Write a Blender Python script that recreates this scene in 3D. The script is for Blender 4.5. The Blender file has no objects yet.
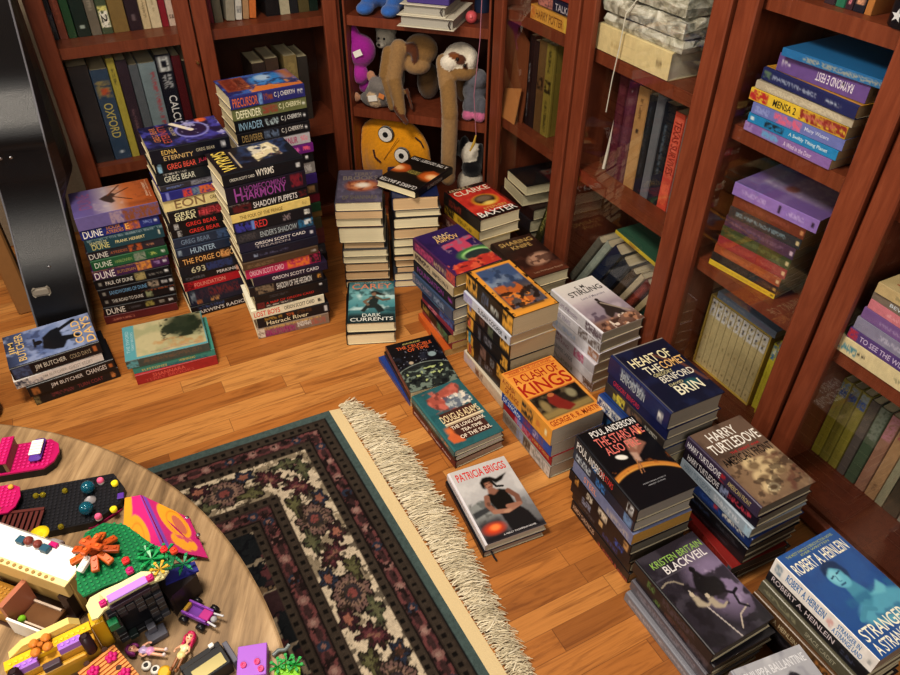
import bpy, math, random
import numpy as np
from mathutils import Vector, Matrix
C = bpy.context.scene.collection
SC = bpy.context.scene
PI = math.pi
rnd = random.Random(7)

# ------------------------------------------------------------------ camera
CAM = Vector((0, 0, 1.5)); FPX = 718.8
cr = Vector((0.8865, -0.4626, 0.008)).normalized()
cw = Vector((0.3646, 0.688, -0.6275)).normalized()
cu = cr.cross(cw).normalized(); cr = cw.cross(cu).normalized()
cd = bpy.data.cameras.new('camera'); cam = bpy.data.objects.new('camera', cd); C.objects.link(cam)
cam.matrix_world = Matrix(((cr.x, cu.x, -cw.x, CAM.x), (cr.y, cu.y, -cw.y, CAM.y), (cr.z, cu.z, -cw.z, CAM.z), (0, 0, 0, 1)))
cd.sensor_width = 36; cd.lens = 36 * FPX / 900; cd.clip_start = .05; cd.clip_end = 50
SC.camera = cam

def ray(x, y): return cr * ((x - 450) / FPX) - cu * ((y - 337.5) / FPX) + cw
def at(x, y, z=0.0):
    d = ray(x, y); return CAM + d * ((z - CAM.z) / d.z)
def hit(x, y, P, n):
    d = ray(x, y); n = Vector(n); return CAM + d * ((Vector(P) - CAM).dot(n) / d.dot(n))

# ------------------------------------------------------------------ colour + materials
def lin(h):
    if isinstance(h, (tuple, list)): return tuple(h)
    h = h.lstrip('#')
    if len(h) == 3: h = ''.join(a * 2 for a in h)
    o = []
    for i in (0, 2, 4):
        s = int(h[i:i + 2], 16) / 255
        o.append(s / 12.92 if s <= .04045 else ((s + .055) / 1.055) ** 2.4)
    return tuple(o)

class NT:
    def __init__(s, name):
        s.m = bpy.data.materials.new(name); s.m.use_nodes = True; s.t = s.m.node_tree; s.t.nodes.clear()
        s.out = s.n('ShaderNodeOutputMaterial')
    def n(s, ty, **k):
        nd = s.t.nodes.new(ty)
        for a, b in k.items():
            if a.startswith('i_'): nd.inputs[a[2:].replace('_', ' ')].default_value = b
            else: setattr(nd, a, b)
        return nd
    def l(s, a, b): s.t.links.new(a, b)
    def math(s, op, a, b=None):
        nd = s.n('ShaderNodeMath', operation=op)
        for i, q in enumerate((a, b)):
            if q is None: continue
            if isinstance(q, (int, float)): nd.inputs[i].default_value = q
            else: s.l(q, nd.inputs[i])
        return nd.outputs[0]
    def mix(s, fac, a, b, mode='MIX'):
        nd = s.n('ShaderNodeMix', data_type='RGBA', blend_type=mode)
        for i, q in ((0, fac), (6, a), (7, b)):
            if isinstance(q, (int, float)): nd.inputs[i].default_value = q
            elif isinstance(q, tuple): nd.inputs[i].default_value = (*q[:3], 1)
            else: s.l(q, nd.inputs[i])
        return nd.outputs[2]
    def ramp(s, fac, stops):
        nd = s.n('ShaderNodeValToRGB'); e = nd.color_ramp.elements
        while len(e) < len(stops): e.new(.5)
        for el, (p, c) in zip(e, stops): el.position = p; el.color = (*lin(c), 1)
        s.l(fac, nd.inputs[0]); return nd.outputs[0]
    def coords(s, scale=(1, 1, 1), which='Object'):
        tc = s.n('ShaderNodeTexCoord'); mp = s.n('ShaderNodeMapping'); mp.inputs['Scale'].default_value = scale
        s.l(tc.outputs[which], mp.inputs[0]); return mp.outputs[0]
    def noise(s, vec, scale=5, detail=3, rough=.5, dist=0):
        nd = s.n('ShaderNodeTexNoise'); nd.inputs['Scale'].default_value = scale; nd.inputs['Detail'].default_value = detail
        nd.inputs['Roughness'].default_value = rough; nd.inputs['Distortion'].default_value = dist
        s.l(vec, nd.inputs['Vector']); return nd.outputs['Fac']
    def bsdf(s, col, rough=.5, spec=.5, bump=None, bs=.1, bd=.001, coat=0, metal=0, sheen=0):
        b = s.n('ShaderNodeBsdfPrincipled')
        if isinstance(col, tuple): b.inputs['Base Color'].default_value = (*col, 1)
        else: s.l(col, b.inputs['Base Color'])
        if isinstance(rough, (int, float)): b.inputs['Roughness'].default_value = rough
        else: s.l(rough, b.inputs['Roughness'])
        b.inputs['Specular IOR Level'].default_value = spec; b.inputs['Coat Weight'].default_value = coat
        b.inputs['Metallic'].default_value = metal; b.inputs['Sheen Weight'].default_value = sheen
        if bump is not None:
            bp = s.n('ShaderNodeBump'); bp.inputs['Strength'].default_value = bs; bp.inputs['Distance'].default_value = bd
            s.l(bump, bp.inputs['Height']); s.l(bp.outputs[0], b.inputs['Normal'])
        s.l(b.outputs[0], s.out.inputs[0]); return b

def vcol(name, rough, spec=.4, grain=.06, gscale=(60, 60, 60), bump=0, coat=0, sheen=0, metal=0):
    t = NT(name); a = t.n('ShaderNodeAttribute', attribute_name='Col')
    nz = t.noise(t.coords(gscale), 1, 4, .6)
    k = t.math('ADD', t.math('MULTIPLY', nz, grain * 2), 1 - grain)
    col = t.mix(1.0, a.outputs['Color'], t.n('ShaderNodeCombineColor').outputs[0], 'MIX')
    cc = t.n('ShaderNodeCombineColor')
    for i in range(3): t.l(k, cc.inputs[i])
    col = t.mix(1.0, a.outputs['Color'], cc.outputs[0], 'MULTIPLY')
    t.bsdf(col, rough, spec, nz if bump else None, bump, .002, coat, metal, sheen)
    return t.m
M = {}
M['jacket'] = vcol('book_jacket', .33, .45, .07)
M['pages'] = vcol('page_edges', .9, .15, .22, (6, 6, 1400), .35)
M['plastic'] = vcol('toy_plastic', .36, .45, .02)
M['cloth'] = vcol('plush_fur', 1.0, .1, .22, (260, 260, 260), .9, 0, .35)
M['card'] = vcol('matt_card', .7, .3, .08)
M['metal'] = vcol('metal', .3, .5, .05, metal=1)
M['rug'] = vcol('rug_pile', 1.0, .05, .30, (420, 420, 420), .8)
M['wool'] = vcol('wool_fringe', 1.0, .1, .10, (300, 300, 300), .3)
def cherry():
    t = NT('cherry_wood'); co = t.coords((14, 14, 1.6), 'Object')
    n1 = t.noise(co, 3, 5, .6, 1.2); n2 = t.noise(t.coords((90, 90, 5)), 2, 3, .6)
    f = t.math('ADD', t.math('MULTIPLY', n1, .65), t.math('MULTIPLY', n2, .35))
    a = t.n('ShaderNodeAttribute', attribute_name='Col')
    col = t.ramp(f, [(.25, '602d1a'), (.5, '783c25'), (.75, '8a4c32')])
    col = t.mix(1.0, col, a.outputs['Color'], 'MULTIPLY')
    t.bsdf(col, .38, .45, n2, .06, .001); return t.m
M['cherry'] = cherry()
def floor_mat():
    t = NT('oak_strip_floor'); tc = t.n('ShaderNodeTexCoord'); sp = t.n('ShaderNodeSeparateXYZ'); t.l(tc.outputs['Object'], sp.inputs[0])
    W = .0572
    r = t.math('FLOOR', t.math('DIVIDE', sp.outputs[1], W))
    w0 = t.n('ShaderNodeTexWhiteNoise', noise_dimensions='1D'); t.l(r, w0.inputs['W'])
    # strips of random offset; board ends every .62 m
    xs = t.math('ADD', t.math('DIVIDE', sp.outputs[0], .62), t.math('MULTIPLY', w0.outputs['Value'], 7.3))
    b = t.math('FLOOR', xs)
    cb = t.n('ShaderNodeCombineXYZ'); t.l(r, cb.inputs[0]); t.l(b, cb.inputs[1])
    wn = t.n('ShaderNodeTexWhiteNoise', noise_dimensions='2D'); t.l(cb.outputs[0], wn.inputs['Vector'])
    v = wn.outputs['Value']
    # grain, shifted per board
    cg = t.n('ShaderNodeCombineXYZ')
    t.l(t.math('MULTIPLY', sp.outputs[0], 2.2), cg.inputs[0]); t.l(t.math('MULTIPLY', sp.outputs[1], 26), cg.inputs[1]); t.l(t.math('MULTIPLY', v, 40), cg.inputs[2])
    g1 = t.noise(cg.outputs[0], 1.5, 6, .62, 1.6)
    cg2 = t.n('ShaderNodeCombineXYZ')
    t.l(t.math('MULTIPLY', sp.outputs[0], 8), cg2.inputs[0]); t.l(t.math('MULTIPLY', sp.outputs[1], 260), cg2.inputs[1]); t.l(t.math('MULTIPLY', v, 40), cg2.inputs[2])
    g2 = t.noise(cg2.outputs[0], 1, 3, .6)
    base = t.ramp(v, [(.0, '9a602c'), (.3, 'ad6e33'), (.6, 'b97839'), (.85, 'c48646'), (1, 'ce9351')])
    dark = t.ramp(g1, [(.33, '000000'), (.5, 'ffffff'), (1, 'ffffff')])
    base = t.mix(t.math('MULTIPLY', t.math('SUBTRACT', 1, dark), .62), base, lin('6f3d17'))
    base = t.mix(t.math('MULTIPLY', t.math('SUBTRACT', .55, g2), .8), base, lin('6b3c1a'))
    fy = t.math('FRACT', t.math('DIVIDE', sp.outputs[1], W)); fx = t.math('FRACT', xs)
    ly = t.math('LESS_THAN', fy, .022); lx = t.math('LESS_THAN', fx, .0028)
    ln = t.math('MAXIMUM', ly, lx)
    base = t.mix(t.math('MULTIPLY', ln, .55), base, lin('4a2710'))
    rg = t.math('ADD', .34, t.math('MULTIPLY', g2, .18))
    t.bsdf(base, rg, .45, t.math('SUBTRACT', g2, ln), .08, .001); return t.m
M['floor'] = floor_mat()
def table_mat():
    t = NT('wood_grain_laminate'); tc = t.n('ShaderNodeTexCoord')
    r0 = t.n('ShaderNodeMapping'); t.l(tc.outputs['Object'], r0.inputs[0]); r0.inputs['Rotation'].default_value = (0, 0, math.radians(28))
    rot = t.n('ShaderNodeMapping'); t.l(r0.outputs[0], rot.inputs[0]); rot.inputs['Scale'].default_value = (40, 3.4, 1)
    n1 = t.noise(rot.outputs[0], 1, 6, .68, .6)
    m2 = t.n('ShaderNodeMapping'); t.l(r0.outputs[0], m2.inputs[0]); m2.inputs['Scale'].default_value = (11, 1.1, 1)
    n2 = t.noise(m2.outputs[0], 1, 4, .6, .4)
    f = t.math('ADD', t.math('MULTIPLY', n1, .6), t.math('MULTIPLY', n2, .4))
    col = t.ramp(f, [(.33, '56432f'), (.44, '80684c'), (.55, 'a08563'), (.68, 'bca280')])
    t.bsdf(col, .42, .4, n1, .05, .001); return t.m
M['table'] = table_mat()
def wall_mat():
    t = NT('painted_wall'); n = t.noise(t.coords((90, 90, 90)), 1, 3, .6)
    t.bsdf(t.ramp(n, [(.3, '8d7f6c'), (.7, '978a77')]), .9, .2, n, .1, .001); return t.m
M['wall'] = wall_mat()
def case_mat():
    t = NT('black_leatherette'); v = t.n('ShaderNodeTexVoronoi'); v.inputs['Scale'].default_value = 420
    t.l(t.coords((1, 1, 1)), v.inputs['Vector'])
    a = t.n('ShaderNodeAttribute', attribute_name='Col')
    t.bsdf(a.outputs['Color'], .40, .5, v.outputs['Distance'], .28, .0012); return t.m
M['leather'] = case_mat()
def glass_mat(name, tint, rough=.02, mixv=.5):
    t = NT(name); tr = t.n('ShaderNodeBsdfTransparent'); tr.inputs[0].default_value = (*tint, 1)
    gl = t.n('ShaderNodeBsdfGlossy'); gl.inputs['Roughness'].default_value = rough
    fr = t.n('ShaderNodeFresnel'); fr.inputs[0].default_value = 1.45
    nz = t.noise(t.coords((3, 3, 3)), 1, 2); k = t.math('MULTIPLY', fr.outputs[0], t.math('ADD', .08, t.math('MULTIPLY', nz, .10)))
    mx = t.n('ShaderNodeMixShader'); t.l(k, mx.inputs[0]); t.l(tr.outputs[0], mx.inputs[1]); t.l(gl.outputs[0], mx.inputs[2])
    t.l(mx.outputs[0], t.out.inputs[0]); return t.m
M['glass'] = glass_mat('door_glass', (.985, .99, .985))
def plastic_wrap():
    t = NT('clear_plastic_wrap'); a = t.n('ShaderNodeAttribute', attribute_name='Col')
    nz = t.noise(t.coords((16, 16, 22)), 1, 4, .55, 2.2)
    col = t.mix(1.0, a.outputs['Color'], t.ramp(nz, [(.35, '9c9a92'), (.5, 'd8d6ce'), (.62, 'ffffff')]), 'MULTIPLY')
    t.bsdf(col, .12, .9, nz, .5, .012); return t.m
M['wrap'] = plastic_wrap()
def clear_plastic():
    t = NT('tinted_clear_plastic'); a = t.n('ShaderNodeAttribute', attribute_name='Col'); nz = t.noise(t.coords((200, 200, 200)), 1, 2)
    b = t.bsdf(a.outputs['Color'], t.math('ADD', .05, t.math('MULTIPLY', nz, .05)), .6); b.inputs['Transmission Weight'].default_value = .6; return t.m
M['clear'] = clear_plastic()

# ------------------------------------------------------------------ text cache (glyphs as meshes, scaled to a unit box)
TS = bpy.data.scenes.new('glyph_scratch'); TCACHE = {}
def glyphs(s):
    if s in TCACHE: return TCACHE[s]
    cu_ = bpy.data.curves.new('g', 'FONT'); cu_.body = s; cu_.resolution_u = 3; cu_.offset = .012
    o = bpy.data.objects.new('g', cu_); TS.collection.objects.link(o)
    vl = TS.view_layers[0]; vl.update()
    dg = vl.depsgraph; dg.update(); ev = o.evaluated_get(dg); me = ev.to_mesh()
    V = np.array([v.co[:2] for v in me.vertices]) if len(me.vertices) else np.zeros((0, 2)); F = [tuple(p.vertices) for p in me.polygons]
    ev.to_mesh_clear(); bpy.data.objects.remove(o); bpy.data.curves.remove(cu_)
    if len(V):
        lo, hi = V.min(0), V.max(0); V = (V - lo) / np.maximum(hi - lo, 1e-6)
    TCACHE[s] = (V, F); return TCACHE[s]

# ------------------------------------------------------------------ mesh builder
class MB:
    def __init__(s): s.v = []; s.f = []; s.c = []; s.sm = []
    def face(s, pts, col, smooth=False):
        b = len(s.v); s.v += [tuple(p) for p in pts]; s.f.append(tuple(range(b, b + len(pts)))); s.c.append(col); s.sm.append(smooth)
    def mesh(s, V, F, col, smooth=False):
        b = len(s.v); s.v += [tuple(p) for p in V]
        for i, f in enumerate(F):
            s.f.append(tuple(b + k for k in f)); s.c.append(col[i] if isinstance(col, list) else col); s.sm.append(smooth)
    def box(s, x0, x1, y0, y1, z0, z1, col, T=None):
        V = [Vector((x, y, z)) for z in (z0, z1) for y in (y0, y1) for x in (x0, x1)]
        if T is not None: V = [T @ p for p in V]
        s.mesh(V, [(0, 2, 3, 1), (4, 5, 7, 6), (0, 1, 5, 4), (2, 6, 7, 3), (0, 4, 6, 2), (1, 3, 7, 5)], col)
    def cbox(s, x0, x1, y0, y1, z0, z1, col, b=.002, T=None):
        # box with chamfered upright and top edges
        def ring(z, i): return [(x0 + i, y0 + b + i, z), (x0 + b + i, y0 + i, z), (x1 - b - i, y0 + i, z), (x1 - i, y0 + b + i, z), (x1 - i, y1 - b - i, z), (x1 - b - i, y1 - i, z), (x0 + b + i, y1 - i, z), (x0 + i, y1 - b - i, z)]
        R = [ring(z0, b), ring(z0 + b, 0), ring(z1 - b, 0), ring(z1, b)]
        s.rings(R, col, T)
    def rings(s, R, col, T=None, smooth=False, cap=True, close=True):
        n = len(R[0]); V = [Vector(p) for r in R for p in r]
        if T is not None: V = [T @ p for p in V]
        F = []
        for i in range(len(R) - 1):
            for j in range(n if close else n - 1):
                k = (j + 1) % n; F.append((i * n + j, i * n + k, (i + 1) * n + k, (i + 1) * n + j))
        s.mesh(V, F, col, smooth)
        if cap:
            s.face([V[j] for j in range(n)][::-1], col); s.face([V[(len(R) - 1) * n + j] for j in range(n)], col)
    def lathe(s, prof, col, T=None, n=16, smooth=True):
        R = [[(r * math.cos(2 * PI * j / n), r * math.sin(2 * PI * j / n), z) for j in range(n)] for r, z in prof]
        s.rings(R, col, T, smooth)
    def tube(s, P, r, col, n=6, T=None):
        P = [Vector(p) for p in P]; R = []
        for i, p in enumerate(P):
            d = (P[min(i + 1, len(P) - 1)] - P[max(i - 1, 0)]).normalized()
            a = d.orthogonal().normalized() if i == 0 else (a - d * a.dot(d)).normalized()
            bb = d.cross(a); rr = r[i] if isinstance(r, (list, tuple)) else r
            R.append([p + a * (rr * math.cos(2 * PI * j / n)) + bb * (rr * math.sin(2 * PI * j / n)) for j in range(n)])
        s.rings(R, col, T, True)
    def ball(s, c, r, col, T=None, n=14, m=8):
        if isinstance(r, (int, float)): r = (r, r, r)
        R = []
        for i in range(1, m):
            a = PI * i / m; R.append([(c[0] + r[0] * math.sin(a) * math.cos(2 * PI * j / n), c[1] + r[1] * math.sin(a) * math.sin(2 * PI * j / n), c[2] - r[2] * math.cos(a)) for j in range(n)])
        s.rings(R, col, T, True)
    def text(s, st, o, ud, vd, w, h, col):
        V, F = glyphs(st)
        if not len(V): return
        o, ud, vd = Vector(o), Vector(ud), Vector(vd)
        s.mesh([o + ud * (float(a) * w) + vd * (float(b) * h) for a, b in V], F, col)
    def grid(s, fn, img):
        # img: (ny+1, nx+1, 3) vertex colours (linear); fn(u, v) -> position
        ny, nx = img.shape[0] - 1, img.shape[1] - 1; b = len(s.v)
        for j in range(ny + 1):
            for i in range(nx + 1): s.v.append(tuple(fn(i / nx, j / ny)))
        L = img.tolist(); w = nx + 1
        for j in range(ny):
            for i in range(nx):
                s.f.append((b + (j + 1) * w + i, b + (j + 1) * w + i + 1, b + j * w + i + 1, b + j * w + i))
                s.c.append([L[j + 1][i], L[j + 1][i + 1], L[j][i + 1], L[j][i]]); s.sm.append(False)
    def build(s, name, mat, parent=None, matrix=None):
        me = bpy.data.meshes.new(name); me.from_pydata(s.v, [], s.f)
        a = me.color_attributes.new('Col', 'FLOAT_COLOR', 'CORNER'); buf = []
        for f, c in zip(s.f, s.c):
            if isinstance(c, list):
                for q in c: buf += (q[0], q[1], q[2], 1.0)
            else:
                c = lin(c); buf += (c[0], c[1], c[2], 1.0) * len(f)
        a.data.foreach_set('color', np.array(buf, dtype=np.float32))
        me.polygons.foreach_set('use_smooth', np.array(s.sm, dtype=bool))
        me.materials.append(mat if not isinstance(mat, str) else M[mat]); me.update()
        o = bpy.data.objects.new(name, me); C.objects.link(o)
        if parent is not None: o.parent = parent
        if matrix is not None: o.matrix_world = matrix
        return o

def tag(o, label=None, cat=None, group=None, kind=None):
    if label: o['label'] = label
    if cat: o['category'] = cat
    if group: o['group'] = group
    if kind: o['kind'] = kind
    return o
def thing(name, label, cat, matrix=None, group=None):
    o = bpy.data.objects.new(name, None); C.objects.link(o); o.empty_display_size = .05
    if matrix is not None: o.matrix_world = matrix if isinstance(matrix, Matrix) else Matrix.Translation(Vector(matrix))
    return tag(o, label, cat, group)
def frame(o, x, z=(0, 0, 1)):
    x = Vector(x).normalized(); z = Vector(z); z = (z - x * z.dot(x)).normalized(); y = z.cross(x); o = Vector(o)
    return Matrix(((x.x, y.x, z.x, o.x), (x.y, y.y, z.y, o.y), (x.z, y.z, z.z, o.z), (0, 0, 0, 1)))
def shade(c, k):
    c = lin(c); return tuple(min(1, a * k) for a in c)

# ------------------------------------------------------------------ cover painting: vertex colours on a fine grid
def vnoise(U, V, sc, seed, oct=3):
    out = np.zeros_like(U); amp = 1.0; tot = 0
    for o in range(oct):
        x = U * sc; y = V * sc; xi = np.floor(x); yi = np.floor(y); fx = x - xi; fy = y - yi
        fx = fx * fx * (3 - 2 * fx); fy = fy * fy * (3 - 2 * fy)
        h = lambda a, b: np.modf(np.abs(np.sin(a * 127.1 + b * 311.7 + seed * 74.7 + o * 13.3) * 43758.5453))[0]
        out += amp * ((h(xi, yi) * (1 - fx) + h(xi + 1, yi) * fx) * (1 - fy) + (h(xi, yi + 1) * (1 - fx) + h(xi + 1, yi + 1) * fx) * fy)
        tot += amp; amp *= .5; sc *= 2.1
    return out / tot
class Art:
    def __init__(s, nx=84, ny=126, asp=1.48):
        s.U, s.V = np.meshgrid(np.linspace(0, 1, nx + 1), np.linspace(0, 1, ny + 1)); s.V2 = s.V * asp; s.asp = asp
        s.img = np.zeros((ny + 1, nx + 1, 3))
    def _b(s, m, c): m = np.clip(m, 0, 1)[..., None]; s.img = s.img * (1 - m) + np.array(lin(c)) * m; return s
    def fill(s, c): return s._b(np.ones_like(s.U), c)
    def grad(s, stops, ax='v'):
        t = s.V if ax == 'v' else s.U; ps = [p for p, _ in stops]; cs = np.array([lin(c) for _, c in stops])
        s.img = np.stack([np.interp(t, ps, cs[:, k]) for k in range(3)], -1); return s
    def noise(s, c, sc=6, th=.5, soft=.15, a=1, seed=1, box=None, st=(1, 1)):
        n = vnoise(s.U * st[0], s.V2 * st[1], sc, seed); m = np.clip((n - th) / soft, 0, 1) * a
        if box: m = m * s._box(*box)
        return s._b(m, c)
    def _box(s, u0, v0, u1, v1, soft=.03):
        f = lambda d: np.clip(d / soft + .5, 0, 1)
        return f(s.U - u0) * f(u1 - s.U) * f(s.V - v0) * f(v1 - s.V)
    def rect(s, u0, v0, u1, v1, c, a=1, soft=.012): return s._b(s._box(u0, v0, u1, v1, soft) * a, c)
    def ell(s, cx, cy, rx, ry, c, soft=.1, a=1, ang=0, ring=None):
        dx = s.U - cx; dy = (s.V - cy) * s.asp; ca, sa = math.cos(ang), math.sin(ang)
        d = np.hypot((dx * ca + dy * sa) / rx, (-dx * sa + dy * ca) / (ry * s.asp))
        m = np.clip((1 - d) / soft + .5, 0, 1) if ring is None else np.clip(1 - np.abs(d - 1) / ring, 0, 1)
        return s._b(m * a, c)
    def line(s, pts, w, c, a=1, soft=.4):
        m = np.zeros_like(s.U)
        for (x0, y0), (x1, y1) in zip(pts, pts[1:]):
            ax, ay, bx, by = x0, y0 * s.asp, x1, y1 * s.asp; dx, dy = bx - ax, by - ay
            t = np.clip(((s.U - ax) * dx + (s.V2 - ay) * dy) / (dx * dx + dy * dy + 1e-9), 0, 1)
            d = np.hypot(s.U - ax - t * dx, s.V2 - ay - t * dy); m = np.maximum(m, np.clip((w - d) / (w * soft) + .5, 0, 1))
        return s._b(m * a, c)
    def poly(s, pts, c, a=1):
        ins = np.zeros(s.U.shape, bool); P = [(x, y) for x, y in pts]
        for (x0, y0), (x1, y1) in zip(P, P[1:] + P[:1]):
            if y0 == y1: continue
            k = ((y0 > s.V) != (y1 > s.V)) & (s.U < (x1 - x0) * (s.V - y0) / (y1 - y0) + x0); ins ^= k
        f = np.pad(ins.astype(float), 1, mode='edge'); f = sum(f[i:i + s.U.shape[0], j:j + s.U.shape[1]] for i in range(3) for j in range(3)) / 9
        return s._b(f * a, c)
    def stars(s, c, n=40, seed=2, r=.012, box=(0, 0, 1, 1)):
        q = random.Random(seed)
        for _ in range(n): s.ell(box[0] + q.random() * (box[2] - box[0]), box[1] + q.random() * (box[3] - box[1]), r, r / s.asp, c, .8, .5 + .5 * q.random())
        return s
# ------------------------------------------------------------------ books
NAMED = [('black', '101014'), ('black', '1c1a20'), ('charcoal', '35343a'), ('navy', '17204a'), ('navy', '1b2238'), ('blue', '2450a8'), ('light blue', '86a8d0'), ('teal', '1f5560'), ('teal', '2e7f86'),
         ('green', '2a6a40'), ('dark green', '14352a'), ('olive', '6b6436'), ('brown', '6a4630'), ('dark brown', '38261e'), ('tan', 'b89468'), ('cream', 'e6d8b0'), ('white', 'eeeeea'),
         ('grey', '808088'), ('grey', '65656c'), ('light grey', 'b4b4b8'), ('red', 'b82430'), ('dark red', '641820'), ('purple', '6a4090'), ('dark purple', '33204a'), ('lavender', 'a890cc'),
         ('pink', 'd86a90'), ('magenta', 'c02070'), ('orange', 'd07030'), ('yellow', 'e0c840'), ('gold', 'c89838'), ('coral', 'd85a50')]
def hexrgb(h):
    h = h.lstrip('#'); h = ''.join(a * 2 for a in h) if len(h) == 3 else h
    return [int(h[i:i + 2], 16) for i in (0, 2, 4)]
def cname(h):
    a = hexrgb(h); return min(NAMED, key=lambda n: sum((x - y) ** 2 * w for x, y, w in zip(a, hexrgb(n[1]), (3, 4, 2))))[0]
ORD = ['topmost', 'second', 'third', 'fourth', 'fifth', 'sixth', 'seventh', 'eighth', 'ninth', 'tenth', 'eleventh', 'twelfth', 'thirteenth', 'fourteenth', 'fifteenth', 'sixteenth', 'seventeenth', 'eighteenth', 'nineteenth', 'twentieth', 'twenty-first', 'twenty-second', 'twenty-third', 'twenty-fourth']

def parse(s):
    out = []
    for it in (s or '').split(';'):
        if not it.strip(): continue
        p = it.split('|') if '|' in it else it.split(',')
        out.append([q.strip() for q in p])
    return out

def book(w, l, t, mat, kind='hc', spine='222222', cover=None, back=None, page='d8cba8', deco='', art=None, texts='', label='', group=None, ribbon=None, flaps=True, wrap='jacket', fine=True):
    """a book lying on its back cover: spine on -X, top edge on +Y, front cover up; origin at the middle of the underside"""
    cover = cover or spine; back = back or spine
    hc = kind == 'hc'
    ov = .0032 if hc else .0; bt = .0024 if hc else .0006; bt = min(bt, t * .2)
    r = min(t * .32, .006) if hc else min(t * .1, .0015)
    root = thing('hardcover_book' if hc else 'paperback_book', label, 'book', mat, group)
    m = MB(); X0, X1, Y = -w / 2, w / 2, l / 2
    def path(i):
        P = [(X1, t - i), (X0 + r, t - i)]
        for k in (1, 2, 3):
            a = PI / 2 + k * PI / 8 if k < 4 else 0
            P.append((X0 + r + (r - i) * math.cos(a) if r > i else X0 + i, t - r + (r - i) * math.sin(a) if r > i else t - r))
        Q = [(x, t - z) for x, z in P[::-1]]
        return P + Q
    # inner path is a plain C so it never self-crosses
    O = path(0); n = len(O)
    I = [(X1, t - bt), (X0 + max(r, bt), t - bt)] + [(X0 + bt, t - max(r, bt) - 0.0)] * 3
    I = I + [(x, t - z) for x, z in I[::-1]]
    for k in range(n - 1):
        col = cover if k == 0 else (back if k == n - 2 else spine)
        if k == 0 and art is not None: continue
        (xa, za), (xb, zb) = O[k], O[k + 1]
        m.face([(xa, Y, za), (xb, Y, zb), (xb, -Y, zb), (xa, -Y, za)], col, False)
    for k in range(n - 1):
        (xa, za), (xb, zb) = I[k], I[k + 1]
        if (xa, za) != (xb, zb): m.face([(xa, Y, za), (xa, -Y, za), (xb, -Y, zb), (xb, Y, zb)], 'cfc4a8')
        ec = cover if k < n // 2 else back
        for sgn in (1, -1):
            q = [(O[k][0], Y * sgn, O[k][1]), (O[k + 1][0], Y * sgn, O[k + 1][1]), (I[k + 1][0], Y * sgn, I[k + 1][1]), (I[k][0], Y * sgn, I[k][1])]
            if I[k] == I[k + 1]: q = q[:3]
            m.face(q if sgn < 0 else q[::-1], shade(ec, .8))
    for k in (0, n - 1):
        q = [(X1, -Y, O[k][1]), (X1, Y, O[k][1]), (X1, Y, I[k][1]), (X1, -Y, I[k][1])]
        m.face(q if k else q[::-1], shade(cover, .8))
    xs = X0 + r
    if art is not None: m.grid(lambda u, v: (xs + (X1 - xs) * u, Y - l * v, t), art.img)
    if hc and art is None: m.face([(X0 + .012, -Y, t + .0002), (X0 + .0145, -Y, t + .0002), (X0 + .0145, Y, t + .0002), (X0 + .012, Y, t + .0002)], shade(cover, .55))
    # front cover lettering: text|u0|v0|u1|v1|colour
    for p in parse(texts):
        u0, v0, u1, v1 = map(float, p[1:5])
        m.text(p[0], (xs + (X1 - xs) * u0, Y - l * v1, t + .0004), (1, 0, 0), (0, 1, 0), (X1 - xs) * (u1 - u0), l * (v1 - v0), p[5])
    # spine lettering and blocks: text|v0|v1|colour|z0|z1  or  #|v0|v1|colour|z0|z1
    e = .0003; items = parse(deco); x = X0 - e
    if fine:
        nu, nv = 96, 8; U_, V_ = np.meshgrid(np.linspace(0, 1, nu + 1), np.linspace(0, 1, nv + 1)); sd = rnd.random() * 50
        simg = np.zeros(U_.shape + (3,)); simg[:] = lin(spine); n1 = vnoise(U_ * 1.0 + sd, V_ * .16, 26, 3, 3); n2 = vnoise(U_ + sd, V_ * .12, 90, 5, 2)
        simg *= (1 + (n1 - .5) * .28)[..., None]
        for p in items:
            if p[0] != '#': continue
            v0, v1 = float(p[1]), float(p[2]); z0, z1 = (float(p[4]), float(p[5])) if len(p) > 5 else (.03, .97)
            mk = np.clip((U_ - v0) / .012 + .5, 0, 1) * np.clip((v1 - U_) / .012 + .5, 0, 1) * np.clip((V_ - z0) / .1 + .5, 0, 1) * np.clip((z1 - V_) / .1 + .5, 0, 1)
            if v1 - v0 > .09 and z1 - z0 < .62: mk = mk * np.clip((n2 - .42) / .08, 0, 1)                       # lettering too small to read
            elif v1 - v0 > .045: 
                mk = mk * np.clip((n1 - .3) / .06, 0, 1); q_ = np.clip((vnoise(U_ + sd, V_ * .16, 40, 7, 3) - .52) / .1, 0, 1) * .55 * mk; simg = simg * (1 - mk[..., None]) + np.array(lin(p[3])) * mk[..., None]; simg = simg * (1 - q_[..., None]) + np.array(lin(spine)) * q_[..., None]; continue
            simg = simg * (1 - mk[..., None]) + np.array(lin(p[3])) * mk[..., None]
        za, zb = r * .3, t - r * .3
        m.grid(lambda u, v: (x, Y - l * u, za + (zb - za) * v), simg)
    for p in items:
        if p[0] == '#': 
            if fine: continue
        v0, v1 = float(p[1]), float(p[2]); z0, z1 = (float(p[4]), float(p[5])) if len(p) > 5 else ((.2, .8) if p[0] != '#' else (.06, .94))
        za, zb = r * .3 + (t - r * .6) * z0, r * .3 + (t - r * .6) * z1
        if p[0] == '#': m.face([(x, Y - l * v0, za), (x, Y - l * v0, zb), (x, Y - l * v1, zb), (x, Y - l * v1, za)][::-1], p[3])
        else: m.text(p[0], (x - .0002, Y - l * v0, za), (0, -1, 0), (0, 0, 1), l * (v1 - v0), zb - za, p[3])
    m.build('cover', wrap, root)
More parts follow.
